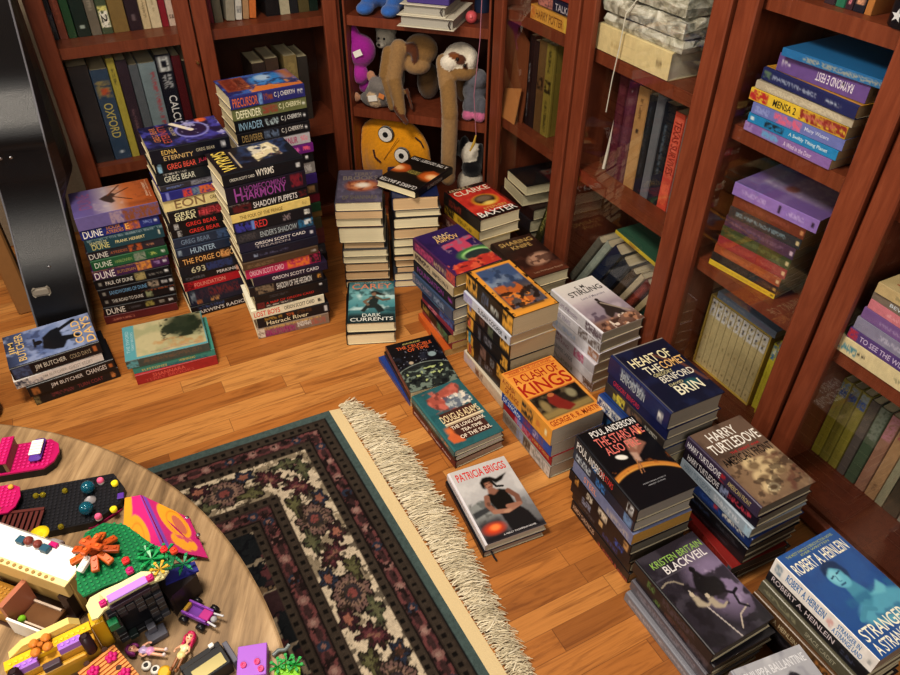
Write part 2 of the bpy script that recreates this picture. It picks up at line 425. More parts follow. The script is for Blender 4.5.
    g = MB(); x0, x1, y0, y1, z0, z1 = X0 + max(bt, .001) + .0002, X1 - max(ov, .0004), -Y + max(ov, .0004), Y - max(ov, .0004), bt + .0001, t - bt - .0001
    R = []
    for q in (0, .18, .5, .82, 1):
        dip = (.0025 if hc else 0) * (1 - (2 * q - 1) ** 2); z = z0 + (z1 - z0) * q
        R.append([(x0, y0, z), (x1 - dip, y0, z), (x1 - dip, y1, z), (x0, y1, z)])
    g.rings(R, page)
    if hc and flaps and t > .016 and rnd.random() < .6:
        xa_, xb_ = x0 + (x1 - x0) * rnd.uniform(.3, .5), x1 - .002; zz = z1 - .0006
        for yy in (y0 - .0002, y1 + .0002):
            q = [(xa_, yy, zz - t * .16), (xb_, yy, zz - t * .16), (xb_, yy, zz), (xa_ + .004, yy, zz)]; g.face(q if yy < 0 else q[::-1], shade(page, 1.25))
    g.build('page_block', 'pages', root)
    if ribbon:
        b = MB(); b.tube([(-w * .36, -Y + .03, t * .42), (-w * .36, -Y - .005, t * .45), (-w * .355, -Y - .012, t * .25), (-w * .34, -Y - .022, .0032)], .0026, ribbon, 6); b.build('ribbon_bookmark', 'card', root)
    return root

def rotz(x, y, z, a): return Matrix.Translation((x, y, z)) @ Matrix.Rotation(a, 4, 'Z')
GAP = .0004
def stack(desc, top, base, size, books, group, face='S', jit=1.0, zb=0.0):
    """books listed from the top down; face: which look the label names (spine or pages)"""
    x1, y1, a1, h = top; x0, y0, a0 = base
    tot = sum(b['t'] for b in books); n = len(books); z = zb; q = random.Random(desc)
    off = 90 if face == 'L' else 0
    for i in range(n - 1, -1, -1):
        b = dict(books[i]); t = b.pop('t') / tot * (h - zb) - GAP; f = ((z - zb) + t) / (h - zb)
        dx, dy, da = b.pop('d', (0, 0, 0)); w, l = b.pop('size', size)
        jx, jy, ja = q.uniform(-1, 1) * .004 * jit, q.uniform(-1, 1) * .004 * jit, q.uniform(-1, 1) * 1.3 * jit
        if i == 0: jx = jy = ja = 0
        a = math.radians(a0 + (a1 - a0) * f + da + ja + off)
        px_, py_ = x0 + (x1 - x0) * f + dx + jx, y0 + (y1 - y0) * f + dy + jy
        kd = 'hardcover' if b.get('kind', 'hc') == 'hc' else 'paperback'
        look = b.pop('look', None)
        if look is None:
            look = f"{cname(b.get('spine', '222222'))} spined {kd}" if face != 'P' else f"{kd} with {b.pop('pc', 'cream')} page edges"
        b.pop('pc', None)
        lab = b.pop('label', None) or f"{look}, {ORD[i]} from top in stack under the {desc}"
        book(w, l, t, rotz(px_, py_, z, a), label=lab, group=group, **b); z += t + GAP

def B(t, spine, deco='', kind='hc', **k): return dict(t=t, spine=spine, deco=deco, kind=kind, **k)
W_ = 'e8e4dc'
# ---- covers
def art_dune():
    a = Art().grad([(0, '6b5f9a'), (.22, '6c5d92'), (.42, 'b0a3ae'), (.55, 'bd8d72'), (.68, 'b8652f'), (1, '9a4a22')]); a.noise('cfc0bc', 4, .5, .2, .5, 3, (0.1, .25, .9, .6))
    a.poly([(.55, .34), (.40, .40), (.30, .47), (.34, .52), (.5, .50), (.62, .56), (.70, .50), (.64, .42)], '40302c'); a.line([(.55, .5), (.3, .72)], .016, '5a3320'); a.line([(.6, .52), (.78, .72)], .016, '5a3320'); a.line([(.62, .45), (.95, .62)], .018, '6a3a22')
    return a.noise('7b3a1a', 9, .55, .1, .4, 5, (0, .7, 1, 1)).rect(.02, .62, .2, .98, '6a3018', .4, .1)
def art_edge():
    a = Art().fill('141640').noise('4a4aa8', 5, .45, .25, .9, 4).noise('0b0d28', 4, .5, .15, .8, 9, (0, 0, 1, .4)); a.ell(.55, .63, .32, .2, '9c9ce0', .2, .8, ring=.13); a.ell(.55, .62, .27, .17, '241640', .2)
    a.line([(.95, .42), (.55, .62)], .05, 'e6dcc8'); a.ell(.92, .8, .1, .07, 'd8683a', .6); return a.noise('c9c6f0', 8, .62, .12, .6, 7, (.1, .5, 1, 1))
def art_prec():
    a = Art().fill('2a2a66').noise('3c64b0', 5, .45, .2, .9, 2); a.rect(.2, .04, .95, .36, '8e4630').noise('5c2a22', 14, .5, .1, .6, 4, (.2, .04, .95, .36)); a.ell(.6, .66, .36, .26, '3b86c8', .3).ell(.72, .6, .16, .1, 'a8c4dc', .6)
    return a.noise('20305c', 9, .55, .1, .8, 6, (.2, .45, 1, .95)).poly([(0, .3), (.3, .42), (.12, 1), (0, 1)], 'd07a38').rect(.45, .85, 1, 1, 'b8743c', .8, .1).noise('e09850', 8, .6, .15, .7, 3, (0, .3, .4, 1))
def art_wyrms():
    a = Art().fill('10131c').noise('2c4066', 4, .42, .2, .9, 3, (.25, .25, 1, 1)); a.poly([(.2, .5), (.5, .48), (.6, .62), (.9, .68), (.95, .78), (.6, .84), (.35, .8), (.45, .7)], 'd6c9a4').noise('efe6cc', 12, .5, .1, .7, 8, (.3, .5, .9, .82))
    return a.noise('8c4a38', 10, .6, .08, .8, 5, (.3, .6, .6, .82)).noise('10131c', 7, .6, .08, .8, 12, (.2, .45, 1, .95)).rect(.1, .26, .85, .28, 'b8a88c')
def art_cold():
    a = Art().grad([(0, '2c3550'), (.35, '5c6f9e'), (.7, '8d9cc0'), (1, '6d7696')]).noise('a6b2d4', 5, .5, .2, .6, 2).noise('2b3554', 7, .58, .1, .6, 6); c = '0d0f18'
    a.poly([(.28, .40), (.62, .42), (.78, .52), (.82, .62), (.5, .64), (.42, .82), (.3, .86), (.32, .68), (.12, .62), (.16, .5)], c).ell(.5, .36, .07, .05, c).rect(.38, .31, .66, .335, c); a.line([(.66, .55), (.9, .8)], .045, c)
    return a
def art_green():
    a = Art().fill('5fa0a8'); a.rect(.05, .14, 1, .985, 'bdb38c').noise('a3a27c', 4, .45, .25, .9, 4, (.05, .14, 1, .98)); a.rect(.42, .58, 1, .99, '39452e', .8, .25).noise('1c2618', 7, .40, .14, .95, 6, (.35, .46, 1, .985)); a.ell(.72, .74, .30, .20, '26301f', .6, .9)
    return a.noise('b8834c', 6, .5, .2, .6, 8, (.05, .3, .4, .95)).noise('3a3c2c', 5, .55, .2, .6, 3, (.05, .7, .5, .95))
def art_brooks():
    a = Art().fill('5a5668').noise('464256', 6, .5, .2, .8, 2).noise('757086', 9, .6, .15, .6, 8); a.ell(.55, .5, .36, .17, 'a8603c', .5).ell(.55, .5, .3, .13, 'c88860', .5).noise('7a3c28', 12, .55, .1, .8, 4, (.2, .34, .9, .66)); return a.ell(.56, .49, .15, .07, 'f4ead8', .9)
def art_sun():
    a = Art().fill('0c0a0a'); a.poly([(.0, .38), (.34, .42), (.36, .5), (.2, .72), (0, .66)], '8e3a16').ell(.1, .52, .22, .14, 'd06a26', .9).ell(.06, .52, .12, .08, 'f6c890', .9); a.poly([(1, .36), (.66, .45), (.62, .56), (.8, .68), (1, .64)], '8e3a16').ell(.92, .52, .2, .13, 'd06a26', .9).ell(.95, .52, .12, .07, 'f6c890', .9)
    return a.rect(.36, .4, .64, .6, '14100e').rect(.41, .44, .6, .56, '4a4420')
def art_dark():
    a = Art(asp=1.4).grad([(0, '2a6068'), (.3, '78b0b4'), (.6, '4e8e96'), (1, '0f2a30')]).noise('cde4e2', 4, .5, .2, .8, 5, (0, .2, 1, .7)).noise('16444c', 5, .55, .12, .8, 9); c = '15262a'
    a.poly([(.45, .38), (.58, .36), (.66, .44), (.62, .56), (.70, .62), (.78, .74), (.64, .78), (.56, .66), (.42, .66), (.34, .76), (.26, .72), (.38, .58), (.44, .5)], c); a.line([(.48, .42), (.34, .50), (.42, .58)], .035, '7a6452').line([(.60, .40), (.74, .48), (.88, .46)], .03, '6c5848').ell(.55, .315, .06, .055, '8a6c58').poly([(.47, .32), (.50, .25), (.60, .25), (.68, .30), (.84, .34), (.68, .36), (.60, .33), (.58, .28), (.52, .29)], '1c1a1a')
    return a.rect(0, .80, 1, 1, '0e2026', .9, .08)
def art_baxter():
    a = Art().fill('c03428').noise('d84a34', 4, .5, .2, .8, 3).noise('8c2018', 5, .55, .15, .7, 6); a.rect(0, 0, 1, .09, '1c100e').rect(0, .86, 1, 1, '120c0c').rect(.95, 0, 1, 1, '3a1410', .8); a.ell(.55, .52, .3, .17, 'd8a030', .35).ell(.55, .5, .25, .135, '3c2a1c', .3).ell(.55, .47, .18, .08, '7d6a54', .6)
    return a.ell(.56, .62, .14, .05, 'f0d070', .9)
def art_knife():
    a = Art().fill('3a211a').noise('251512', 5, .5, .15, .8, 2).noise('6a3a28', 6, .55, .15, .8, 5, (0, .5, 1, 1)); a.ell(.6, .62, .3, .13, 'b89078', .5, 1, -.35).noise('4a2c24', 8, .5, .1, .8, 7, (.2, .45, .95, .78)); return a.rect(0, .78, 1, 1, '6e3a26', .7, .1)
def art_asimov():
    a = Art().fill('33205a').noise('281846', 5, .5, .2, .7, 2); a.poly([(.28, .36), (.96, .3), (.98, .37), (.78, .4), (.8, .56), (.45, .58), (.44, .44), (.24, .46)], 'c04a68').noise('8c7088', 12, .55, .1, .8, 4, (.25, .3, .97, .58)); a.ell(.72, .7, .36, .13, '4a8a3c', .5).ell(.72, .72, .31, .11, 'a8d890', .25).ell(.72, .74, .29, .1, '2c3a38', .25)
    a.poly([(.08, .84), (.25, .8), (.5, .82), (.75, .77), (.98, .8), (1, 1), (0, 1)], 'b83a30').noise('e06a48', 8, .52, .12, .7, 6, (0, .78, 1, 1)); return a.noise('5c1c24', 9, .6, .08, .8, 9, (.1, .82, 1, 1))
def art_castle():
    a = Art().fill('1c1712'); a.rect(.04, .0, .98, .99, 'dd9a3c').noise('1c1712', 16, .62, .04, 1, 3, (0, 0, .09, 1)).noise('1c1712', 16, .62, .04, 1, 5, (.93, 0, 1, 1)); a.rect(.14, .05, .9, .87, '44587c', 1, .02).noise('8a97a8', 4, .5, .2, .8, 2, (.14, .05, .9, .5)).noise('2c3c58', 6, .55, .1, .8, 8, (.14, .05, .9, .87)).rect(.14, .46, .9, .87, '5c4c3c', .8, .15)
    a.noise('b8642c', 6, .5, .1, .95, 4, (.16, .42, .7, .84)).noise('dc8a3a', 9, .55, .1, .9, 6, (.2, .6, .75, .86)).noise('241a16', 8, .58, .06, .9, 9, (.14, .5, .9, .87)); return a.rect(.3, .86, .8, .9, '2a2018', .7)
def art_clash():
    a = Art().fill('dc9440').noise('e4a450', 5, .5, .2, .6, 2); a.rect(.03, .015, .97, .03, 'a83a20').rect(.03, .09, .97, .1, 'b84a28'); a.rect(.03, .49, .97, .5, 'b03020').rect(.05, .505, .95, .86, '2c241c').noise('5c503c', 6, .5, .12, .9, 5, (.05, .505, .95, .86)).noise('14100e', 7, .55, .08, .9, 8, (.05, .505, .95, .86))
    a.rect(.05, .76, .95, .86, '96804e', .9, .05).poly([(.34, .56), (.48, .54), (.54, .66), (.66, .8), (.5, .84), (.36, .76), (.3, .64)], '7e2820').ell(.42, .55, .06, .03, 'b06a40').ell(.75, .62, .08, .07, '8c8468', .6); return a.ell(.2, .68, .07, .1, '8a7850', .6)
def art_stirling():
    a = Art().grad([(0, 'e8e4dc'), (.35, 'dcd4d4'), (.55, 'a99aa4'), (.72, '9c8f9c'), (.85, '8a6a5c'), (1, '6c4c40')]).noise('c8b8c0', 4, .5, .2, .6, 2, (0, .4, 1, .75)); c = '3c302e'
    a.poly([(.48, .5), (.56, .46), (.62, .54), (.74, .66), (.84, .84), (.7, .86), (.6, .76), (.44, .84), (.4, .74), (.48, .64)], c).ell(.54, .45, .04, .03, c); a.line([(.55, .52), (.9, .8)], .02, 'a89888').noise('d09a78', 7, .5, .1, .7, 5, (0, .82, 1, 1)).noise('59495a', 6, .5, .1, .8, 9, (0, .62, .35, .8)); return a.noise('3c2420', 9, .6, .06, .8, 3, (0, .85, 1, 1)).noise('f0e0d0', 10, .66, .05, .9, 12, (.3, .8, 1, 1))
def art_cruc():
    a = Art().fill('0f0d12').stars('8c90a0', 40, 3, .012, (0, .2, 1, .6)).noise('2c3040', 5, .55, .2, .7, 4, (0, .3, 1, .6)); a.ell(.78, .38, .08, .05, '8ea0a4', .3).ell(.3, .46, .045, .03, 'b8a890', .4); a.ell(.5, .92, .78, .42, '8c968c', .12, 1, ring=.03).ell(.5, .95, .76, .42, '2a302e', .08).noise('7a887c', 9, .5, .08, .9, 6, (0, .58, 1, 1)).noise('14181a', 8, .55, .06, .9, 9, (0, .56, 1, 1))
    return a.noise('bcc88a', 12, .68, .05, .9, 2, (.1, .6, .9, 1))
def art_adams():
    a = Art().fill('30646a').noise('285458', 6, .5, .2, .6, 3); a.poly([(.18, .14), (.4, .1), (.82, .02), (.9, .1), (.8, .2), (.78, .36), (.5, .44), (.2, .34), (.12, .22)], 'a8584a').noise('c87060', 6, .5, .15, .8, 5, (.14, .05, .88, .4)).noise('6c3a34', 8, .58, .08, .7, 8, (.14, .05, .88, .42))
    a.poly([(.42, .3), (.62, .2), (.8, .22), (.94, .3), (.88, .38), (.6, .42), (.44, .4)], 'aeb2b0').noise('4c5a70', 12, .5, .06, .8, 4, (.42, .2, .94, .42)).noise('e6dccc', 14, .6, .06, .9, 6, (.42, .2, .94, .42)); a.rect(.16, .43, .86, .9, '4c2c26').poly([(.16, .72), (.02, .8), (.06, .9), (.3, .92)], 'c8683c'); return a.rect(.07, .66, .2, .76, 'd8743c', .9, .06).rect(.14, .6, .95, .622, 'eedcb8').rect(.14, .63, .95, .638, 'eedcb8')
def art_briggs():
    a = Art().grad([(0, 'c4c1c0'), (.5, 'b2b0b0'), (.62, '8c8c8e'), (1, '484448')]).noise('d0cecc', 5, .5, .2, .5, 2, (0, .1, 1, .5)); k = '14120f'; s = '8c6250'
    a.poly([(.02, .52), (.22, .47), (.42, .50), (.42, .72), (.02, .76)], '8a8c8a').noise('5a5c5a', 9, .5, .1, .7, 5, (.02, .48, .42, .76)).poly([(.02, .60), (.4, .56), (.4, .62), (.02, .68)], '3c3e40').rect(0, .72, .4, 1, '2c2428', .8, .1).noise('6c6c6c', 7, .55, .1, .6, 8, (.6, .6, 1, .92))
    a.poly([(.42, .66), (.74, .64), (.86, .78), (.92, .97), (.46, .97), (.44, .8)], '1c1a1c')
    a.poly([(.36, .44), (.5, .40), (.62, .40), (.72, .44), (.74, .66), (.42, .68), (.38, .56)], k).poly([(.44, .36), (.54, .36), (.6, .42), (.5, .46), (.42, .42)], s)
    a.line([(.36, .46), (.31, .56), (.36, .66)], .045, s).line([(.36, .665), (.56, .70), (.76, .665)], .042, 'a07460').line([(.74, .46), (.82, .56), (.80, .65)], .045, '7c5444').line([(.8, .66), (.6, .645)], .036, '9a6e5a').ell(.33, .55, .03, .03, '5c3c30', .4, .7).ell(.56, .70, .07, .02, 'b08870', .5)
    a.ell(.49, .305, .075, .07, s).ell(.48, .32, .045, .04, 'a87a64', .5, .8); a.poly([(.38, .34), (.38, .25), (.46, .20), (.58, .21), (.66, .26), (.88, .22), (.74, .30), (.62, .32), (.58, .28), (.44, .27), (.42, .36)], k).line([(.56, .27), (.6, .36), (.7, .38)], .02, k).line([(.455, .30), (.48, .30)], .008, k).line([(.51, .295), (.54, .295)], .008, k).line([(.475, .345), (.52, .342)], .008, '6c3430')
    a.ell(.22, .85, .16, .065, 'd04824', .9).ell(.24, .84, .08, .035, 'f08848', .9); return a.rect(0, .935, 1, 1, '18141a', .8, .04)
def art_comet():
    a = Art().fill('121830').noise('1c2648', 5, .5, .2, .7, 3); a.ell(.7, .72, .12, .05, '2c6a68', .9, .7).line([(.55, .18), (.86, .45), (.97, .75)], .03, '6c4438', .8, .8); return a.rect(0, 0, 1, .012, 'd8d0c0', .6).rect(0, 0, .01, 1, 'c8c4b8', .5)
def art_stars():
    a = Art().fill('0c0b10'); a.ell(.40, 1.02, .80, .47, 'c8863c', .04).ell(.40, 1.03, .79, .46, 'a4662a', .08, .7).ell(.40, 1.05, .79, .465, 'd09848', .05, .8).ell(.40, 1.085, .80, .475, '0c0b10', .04); a.noise('8c5020', 16, .6, .08, .55, 3, (0, .54, 1, .62)); a.ell(.40, 1.085, .80, .475, '0c0b10', .04)
    a.poly([(.5, .38), (.57, .24), (.74, .26), (.84, .36), (.70, .42), (.56, .48)], '8a6050').poly([(.56, .26), (.66, .25), (.72, .34), (.62, .4)], 'a8806c').poly([(.5, .4), (.6, .43), (.56, .54), (.48, .52)], 'b09080'); a.line([(.5, .5), (.42, .66)], .010, 'a07048').line([(.52, .52), (.47, .66)], .007, '8a6048')
    a.ell(.33, .42, .09, .03, 'e0dcd4', .3, 1, .4).ell(.88, .20, .03, .045, 'e88a38', .5).ell(.87, .22, .02, .02, 'f8d080', .6); return a
def art_turtle():
    a = Art().fill('6f5a4c').noise('4a3a30', 4, .5, .2, .8, 2).noise('a48c70', 5, .55, .2, .8, 6, (0, .42, 1, 1)); a.rect(0, .48, 1, 1, 'a08462', .45, .2); q = random.Random(4)
    for cx, cy, r in ((.42, .56, .13), (.62, .58, .1), (.78, .6, .09), (.55, .68, .11), (.38, .72, .12), (.7, .72, .1), (.35, .86, .12), (.52, .8, .08), (.86, .52, .07)): a.ell(cx, cy, r, r * .6, 'cdb78e', .5, .95).ell(cx + .02, cy + .03, r * .8, r * .35, '66503a', .6, .8)
    a.ell(.4, .87, .1, .05, 'e2d2ac', .3).ell(.4, .87, .06, .025, '8a7454', .4).noise('5c2e28', 6, .55, .15, .7, 9, (.6, .55, 1, 1)); return a.noise('3c2c24', 9, .6, .08, .7, 3, (0, .5, 1, 1))
def art_brit():
    a = Art().fill('2a252e').noise('45404a', 5, .5, .2, .7, 3); a.ell(.80, .5, .36, .32, '8a7a98', .9, .9).noise('b8a8c4', 6, .5, .15, .7, 5, (.5, .3, 1, .75)).noise('1c181e', 6, .52, .1, .9, 8, (0, .4, 1, 1)); c = '121014'
    a.poly([(.46, .40), (.54, .33), (.60, .34), (.64, .42), (.76, .46), (.80, .54), (.74, .62), (.60, .62), (.44, .58), (.40, .48)], c).ell(.56, .315, .04, .033, c); a.line([(.02, .33), (.12, .31), (.22, .33), (.30, .39)], .012, '8c8274').line([(.55, .94), (.66, .84), (.84, .80)], .010, 'b8ac9c', .9).line([(.30, .46), (.34, .60), (.42, .86), (.46, .99)], .008, 'c0b8b0', .9)
    for x, y in ((.30, .53), (.47, .60)): a.poly([(x - .035, y), (x + .04, y - .005), (x + .06, y + .07), (x + .12, y + .13), (x + .03, y + .12), (x - .04, y + .09)], 'a89c88').ell(x, y - .025, .03, .026, 'b8ac98').line([(x + .08, y + .12), (x + .16, y + .10)], .014, 'a89c88')
    return a.line([(.70, .60), (.80, .66), (.88, .64)], .02, '14101a').line([(.80, .66), (.76, .76), (.84, .82)], .016, '14101a').rect(0, .26, 1, .272, '6c6874', .4)
def art_strg():
    a = Art().fill('265494').noise('1d4684', 5, .5, .2, .6, 2); f = '5aa0b8'
    a.ell(.66, .72, .40, .13, f, .25).poly([(.42, .46), (.58, .44), (.66, .60), (.5, .68), (.38, .62)], '4a8ea8').ell(.46, .37, .125, .105, '68b0c4', .2, 1, -.35).ell(.43, .35, .07, .06, '8cc8d4', .8, .8).poly([(.32, .32), (.36, .24), (.48, .20), (.60, .24), (.64, .36), (.58, .44), (.56, .32), (.46, .27), (.36, .31)], '173058').noise('2c6a94', 6, .55, .12, .7, 4, (.25, .55, 1, .8))
    a.line([(.37, .355), (.42, .345)], .010, '1c4468').line([(.48, .34), (.54, .33)], .010, '1c4468').line([(.44, .35), (.43, .40), (.46, .405)], .007, '3c7c9c').line([(.41, .435), (.48, .43)], .011, '2a5a80')
    return a.poly([(.60, .60), (.72, .58), (.84, .52), (.88, .60), (.80, .64)], '6cb4c4').line([(.24, .72), (.4, .66), (.5, .7)], .03, '4a8ea8').rect(.0, .0, 1, .03, '2a5a98', .5)
def art_phil():
    a = Art().fill('a8a8ae').noise('c4c4c8', 4, .5, .2, .7, 2).noise('8a8a94', 6, .55, .15, .7, 6); c = '3c3a42'
    return a.poly([(.5, .22), (.66, .16), (.76, .24), (.8, .4), (.95, .6), (1, 1), (.3, 1), (.4, .6), (.55, .42)], c).ell(.66, .25, .09, .08, '2c2a32')
def art_plain(c, c2, seed=1):
    return Art(20, 30).fill(c).noise(c2, 5, .5, .2, .7, seed)
# ------------------------------------------------------------------ the stacks on the floor
HC = (.162, .24)
PEACH, CREAM, GREYP, TAN = 'd2b48c', 'e0d5b4', 'b9b2a4', 'b89a62'
SY = math.radians
def S1():
    g = 'books stacked under the purple desert cover'
    stack('purple desert cover', (.008, 2.30, 0.5, .412), (-.006, 2.304, -5.5), (.162, .234), [
        B(1.2, '6b5f92', '#|.55|1|8a5030;#|.4|.55|a08a98', 'pb', art=art_dune(), texts='DUNE|.25|.08|.85|.24|8a5a84;BRIAN HERBERT|.3|.9|.9|.93|d8b8a0;KEVIN J. ANDERSON|.25|.945|.95|.965|d8b8a0', size=(.18, .243), label='purple and orange desert paperback, on top of the stack beside the black case'),
        B(1.0, '222f78', 'DUNE|.03|.27|e8e4dc|.1|.85;HOUSE|.33|.5|d0883c|.55|.9;ATREIDES|.31|.53|d0883c|.12|.48;#|.55|.74|c06a34;E|.56|.61|f0b860;#|.79|.9|7080b8|.3|.7;#|.93|.97|d0d4e0|.4|.6', label=None),
        B(1.25, '1d4450', '#|0|1|8aa0a8|.85|1;HUNTERS OF|.06|.27|c8c498|.52|.78;DUNE|.07|.29|c8c080|.1|.55;FRANK HERBERT|.37|.75|d8cc98|.3|.55;#|.93|.95|c8ccc0|.3|.7'),
        B(.85, '2c2430', 'DUNE|.02|.26|d8d4cc|.05|.75;ATREIDES|.29|.51|a8603c|.25|.6;#|.53|.7|b0582c;#|.75|.86|a07058|.35|.6'),
        B(1.0, '1f5a36', 'DUNE|.04|.26|d8dccc;HARKONNEN|.3|.52|8aa060|.3|.65;#|.55|.7|8a9080|.1|.9;#|.75|.85|a0b060|.35|.65;#|.91|.96|d8dcd0|.4|.65'),
        B(1.0, '472050', '#|0|1|c8963c|.9|1;DUNE|.02|.28|e8e0dc|.05|.82;BUTLERIAN|.31|.55|a87844|.25|.6;#|.57|.76|d08a40;#|.8|.88|9070a0|.3|.7;#|.92|.97|e0d8e0|.4|.65'),
        B(1.0, '17161a', 'PAUL OF DUNE|.14|.5|dcd8d0|.25|.7;#|.53|.67|a89868|.1|.9;#|.7|.9|6c6864|.3|.55;#|.93|.98|d8d8d8|.4|.7;#|.05|.09|8c8880|.3|.7'),
        B(1.0, '151419', 'SANDWORMS OF DUNE|.14|.64|6f9cc0|.25|.7;#|.66|.8|9a8c7c|.15|.85;#|.84|.92|b0b0b0|.3|.7;#|.95|.99|d8d8d8|.35|.65;#|.05|.09|8c8880|.3|.7'),
        B(1.0, '17161a', '#|.55|1|b0603c|.86|1;THE ROAD TO DUNE|.14|.56|d0ccc4|.25|.65;#|.6|.69|8a9070|.15|.85;#|.93|.98|d8d8d8|.35|.65;#|.05|.09|8c8880|.3|.7'),
        B(.9, '131217', 'DUNE|.03|.28|dcd8d0|.08|.85;#|.33|.5|4c4a50|.35|.6;#|.56|.68|8c8448|.2|.85;#|.75|.82|8c8880|.3|.7;#|.88|.94|c8c8c8|.35|.65'),
        B(.9, '5c1c22', '#|.1|.4|a86858|.3|.6')], g, 'L')
def S2():
    g = 'books stacked under the blue galaxy cover'
    stack('blue galaxy cover', (.252, 2.213, 1, .614), (.250, 2.222, 0), (.162, .228), [
        B(1.3, '131420', 'EDNA|.14|.33|c8a860|.55|.9;ETERNITY|.15|.52|c0a470|.12|.45;GREG BEAR|.56|.8|b0a890|.35|.6;#|.88|.94|c0c0c4|.4|.75', art=art_edge(), texts='GREG BEAR|.25|.12|.9|.2|c07848;ETERNITY|.15|.22|.95|.32|b05040;AND EON|.4|.36|.8|.41|b8a888', size=(.18, .232), label='navy hardcover with a blue galaxy picture, atop the stack behind the desert cover'),
        B(1.0, '12131a', 'GREG BEAR|.15|.52|d85848|.2|.8;JURIST|.55|.8|c03c54|.3|.8;#|.03|.08|8ab0c8'),
        B(1.1, '1a1e24', '#|.1|.4|d8d4cc|.85|1;GREG BEAR|.1|.5|c8c8b8|.15|.7;#|.7|.97|5a7088'),
        B(.6, '34323a', '#|.4|1|80808a;#|.08|.3|6070a0|.3|.7'),
        B(.9, '2a2c78', '#|.28|.4|c84838;#|.4|.5|6c8090;#|.5|.9|d06838;#|.06|.1|7c80c0'),
        B(1.1, 'd8c890', 'EON|.15|.55|8a7050|.12|.9;GREG BEAR|.62|.9|6c5a40|.35|.7', 'pb'),
        B(1.2, '17151a', 'GREG|.08|.36|e0dcb4|.5|.88;BEAR|.08|.36|e0dcb4|.12|.48;#|.4|.85|c04850|.15|.85;ETERNITY|.42|.83|7c1c24|.25|.75'),
        B(.8, '131217', 'GREG BEAR|.24|.66|d83a34|.2|.8;#|.08|.14|b0b0b0;#|.76|.8|c8c8c8|.4|.6'),
        B(.8, '131217', 'GREG BEAR|.24|.66|d83a34|.2|.8;#|.08|.14|b0b0b0;#|.76|.8|c8c8c8|.4|.6'),
        B(1.0, '26344a', 'GREG BEAR|.1|.5|70849c|.2|.75;#|.6|.95|40587c'),
        B(1.0, '1c2c44', 'HUNTER|.2|.55|a0b8cc|.15|.8;GREG|.75|.9|98b0c4|.3|.8;#|.03|.08|8898a8|.2|.8'),
        B(1.1, '22181a', 'THE FORGE OF GOD|.06|.85|dca868|.2|.8;#|.6|.72|c88c50|.1|.95'),
        B(1.0, '151420', '693|.16|.36|c0bc9c|.1|.85;#|.38|.75|2c3c6c'),
        B(.8, '15151a', 'PERKINS|.5|.78|d8d0cc|.25|.75;#|.78|.96|d8a890;#|.05|.32|55555c|.25|.65'),
        B(1.0, 'b0202c', '#|0|.14|5c1018;FOUNDATION|.15|.6|d89080|.25|.75'),
        B(1.9, '1c2438', '#|.1|.9|3c2c3c|.3|.9;#|.3|.75|6c2c34|.4|.9;#|.03|.1|7c8894|.2|.85;#|.1|.18|c07840|.05|.25;#|.3|.44|b88c58|.05|.25'),
        B(1.2, '14161c', "DARWIN'S RADIO|.04|.8|d0d0cc|.15|.55;#|.1|.5|38507c|.65|.9")], g, 'L')
def S3():
    g = 'books stacked under the red and blue starship cover'
    stack('spaceship cover', (.520, 2.289, 3.2, .70), (.535, 2.295, 0), HC, [
        B(1.1, '2f3070', 'PRECURSOR|.03|.36|d06a38|.12|.85;#|.37|.42|78a0d0;#|.44|.56|8a4a38|.3|.8;C. J. CHERRYH|.58|.86|dcd8d0|.3|.8;#|.9|.97|d8d8d8|.4|.7', art=art_prec(), texts='PRECURSOR|.28|.07|.9|.2|7c2c20;C. J. CHERRYH|.3|.23|.85|.32|5c221c', label='hardcover with a red and blue spaceship cover, atop the tallest stack before the cabinet'),
        B(1.0, '6c7048', 'DEFENDER|.05|.38|e4e0c0|.15|.85;#|.4|.6|8c4a38|.2|.9;C. J. CHERRYH|.62|.92|e0dcb8|.25|.85;#|.94|.98|e0e0d0|.4|.6'),
        B(1.0, '121317', 'INVADER|.05|.37|88a8bc|.15|.85;#|.4|.58|a8b8bc|.2|.75;C. J. CHERRYH|.62|.9|d8d8d4|.25|.8;#|.93|.96|e8e8e8|.4|.6'),
        B(1.0, '16151a', 'DELIVERER|.06|.34|a08858|.15|.8;#|.36|.56|607088|.15|.85;C. J. CHERRYH|.6|.9|d8d4cc|.25|.8;#|.93|.96|e8e8e8|.4|.6'),
        B(1.0, 'b4b0b4', '#|0|.5|d8c040|.8|1;CHANUR|.55|.82|b03468|.2|.85;#|.86|.96|d88090|.3|.8', 'hc'),
        B(.8, '6c2078', '#|.55|.8|d868b0|.2|.8;#|.85|.95|e06080|.3|.8', 'pb'),
        B(1.0, '141318', '#|.8|.83|888890;#|.88|.92|e8e8e8|.4|.7'),
        B(1.1, '8a8480', '#|.5|.75|5c5450;#|.8|.95|bcb8b4|.2|.8'),
        B(1.0, '3a2468', '#|.6|.85|4c3480|.3|.8'),
        B(1.0, '2c2220', '#|.6|.95|a07c54|.2|.9;#|.72|.8|d0b088|.3|.8'),
        B(.9, '701c2c', '#|.6|.8|8c3444|.3|.7'), B(.9, '2c5234', '#|.6|.8|447050|.3|.7'), B(.6, '8a6838', '#|.55|.85|a88450|.3|.7', 'pb'), B(1.1, '5c5438', '#|.6|.85|7a7050|.3|.7'),
        B(1.0, '7a3c38', '#|.6|.9|945850|.3|.7'), B(.8, '7c3c3c', '#|.7|.9|8e5450|.2|.8'), B(1.0, '4c4c54', '#|.6|.85|6a6a74|.3|.7;#|.9|.95|a0a0a8|.3|.6'), B(1.0, '1b1a20', '#|.88|.93|c0c0c0|.4|.6'), B(1.0, '17161c', '#|.5|.9|2c2c34|.3|.7')], g, 'L')
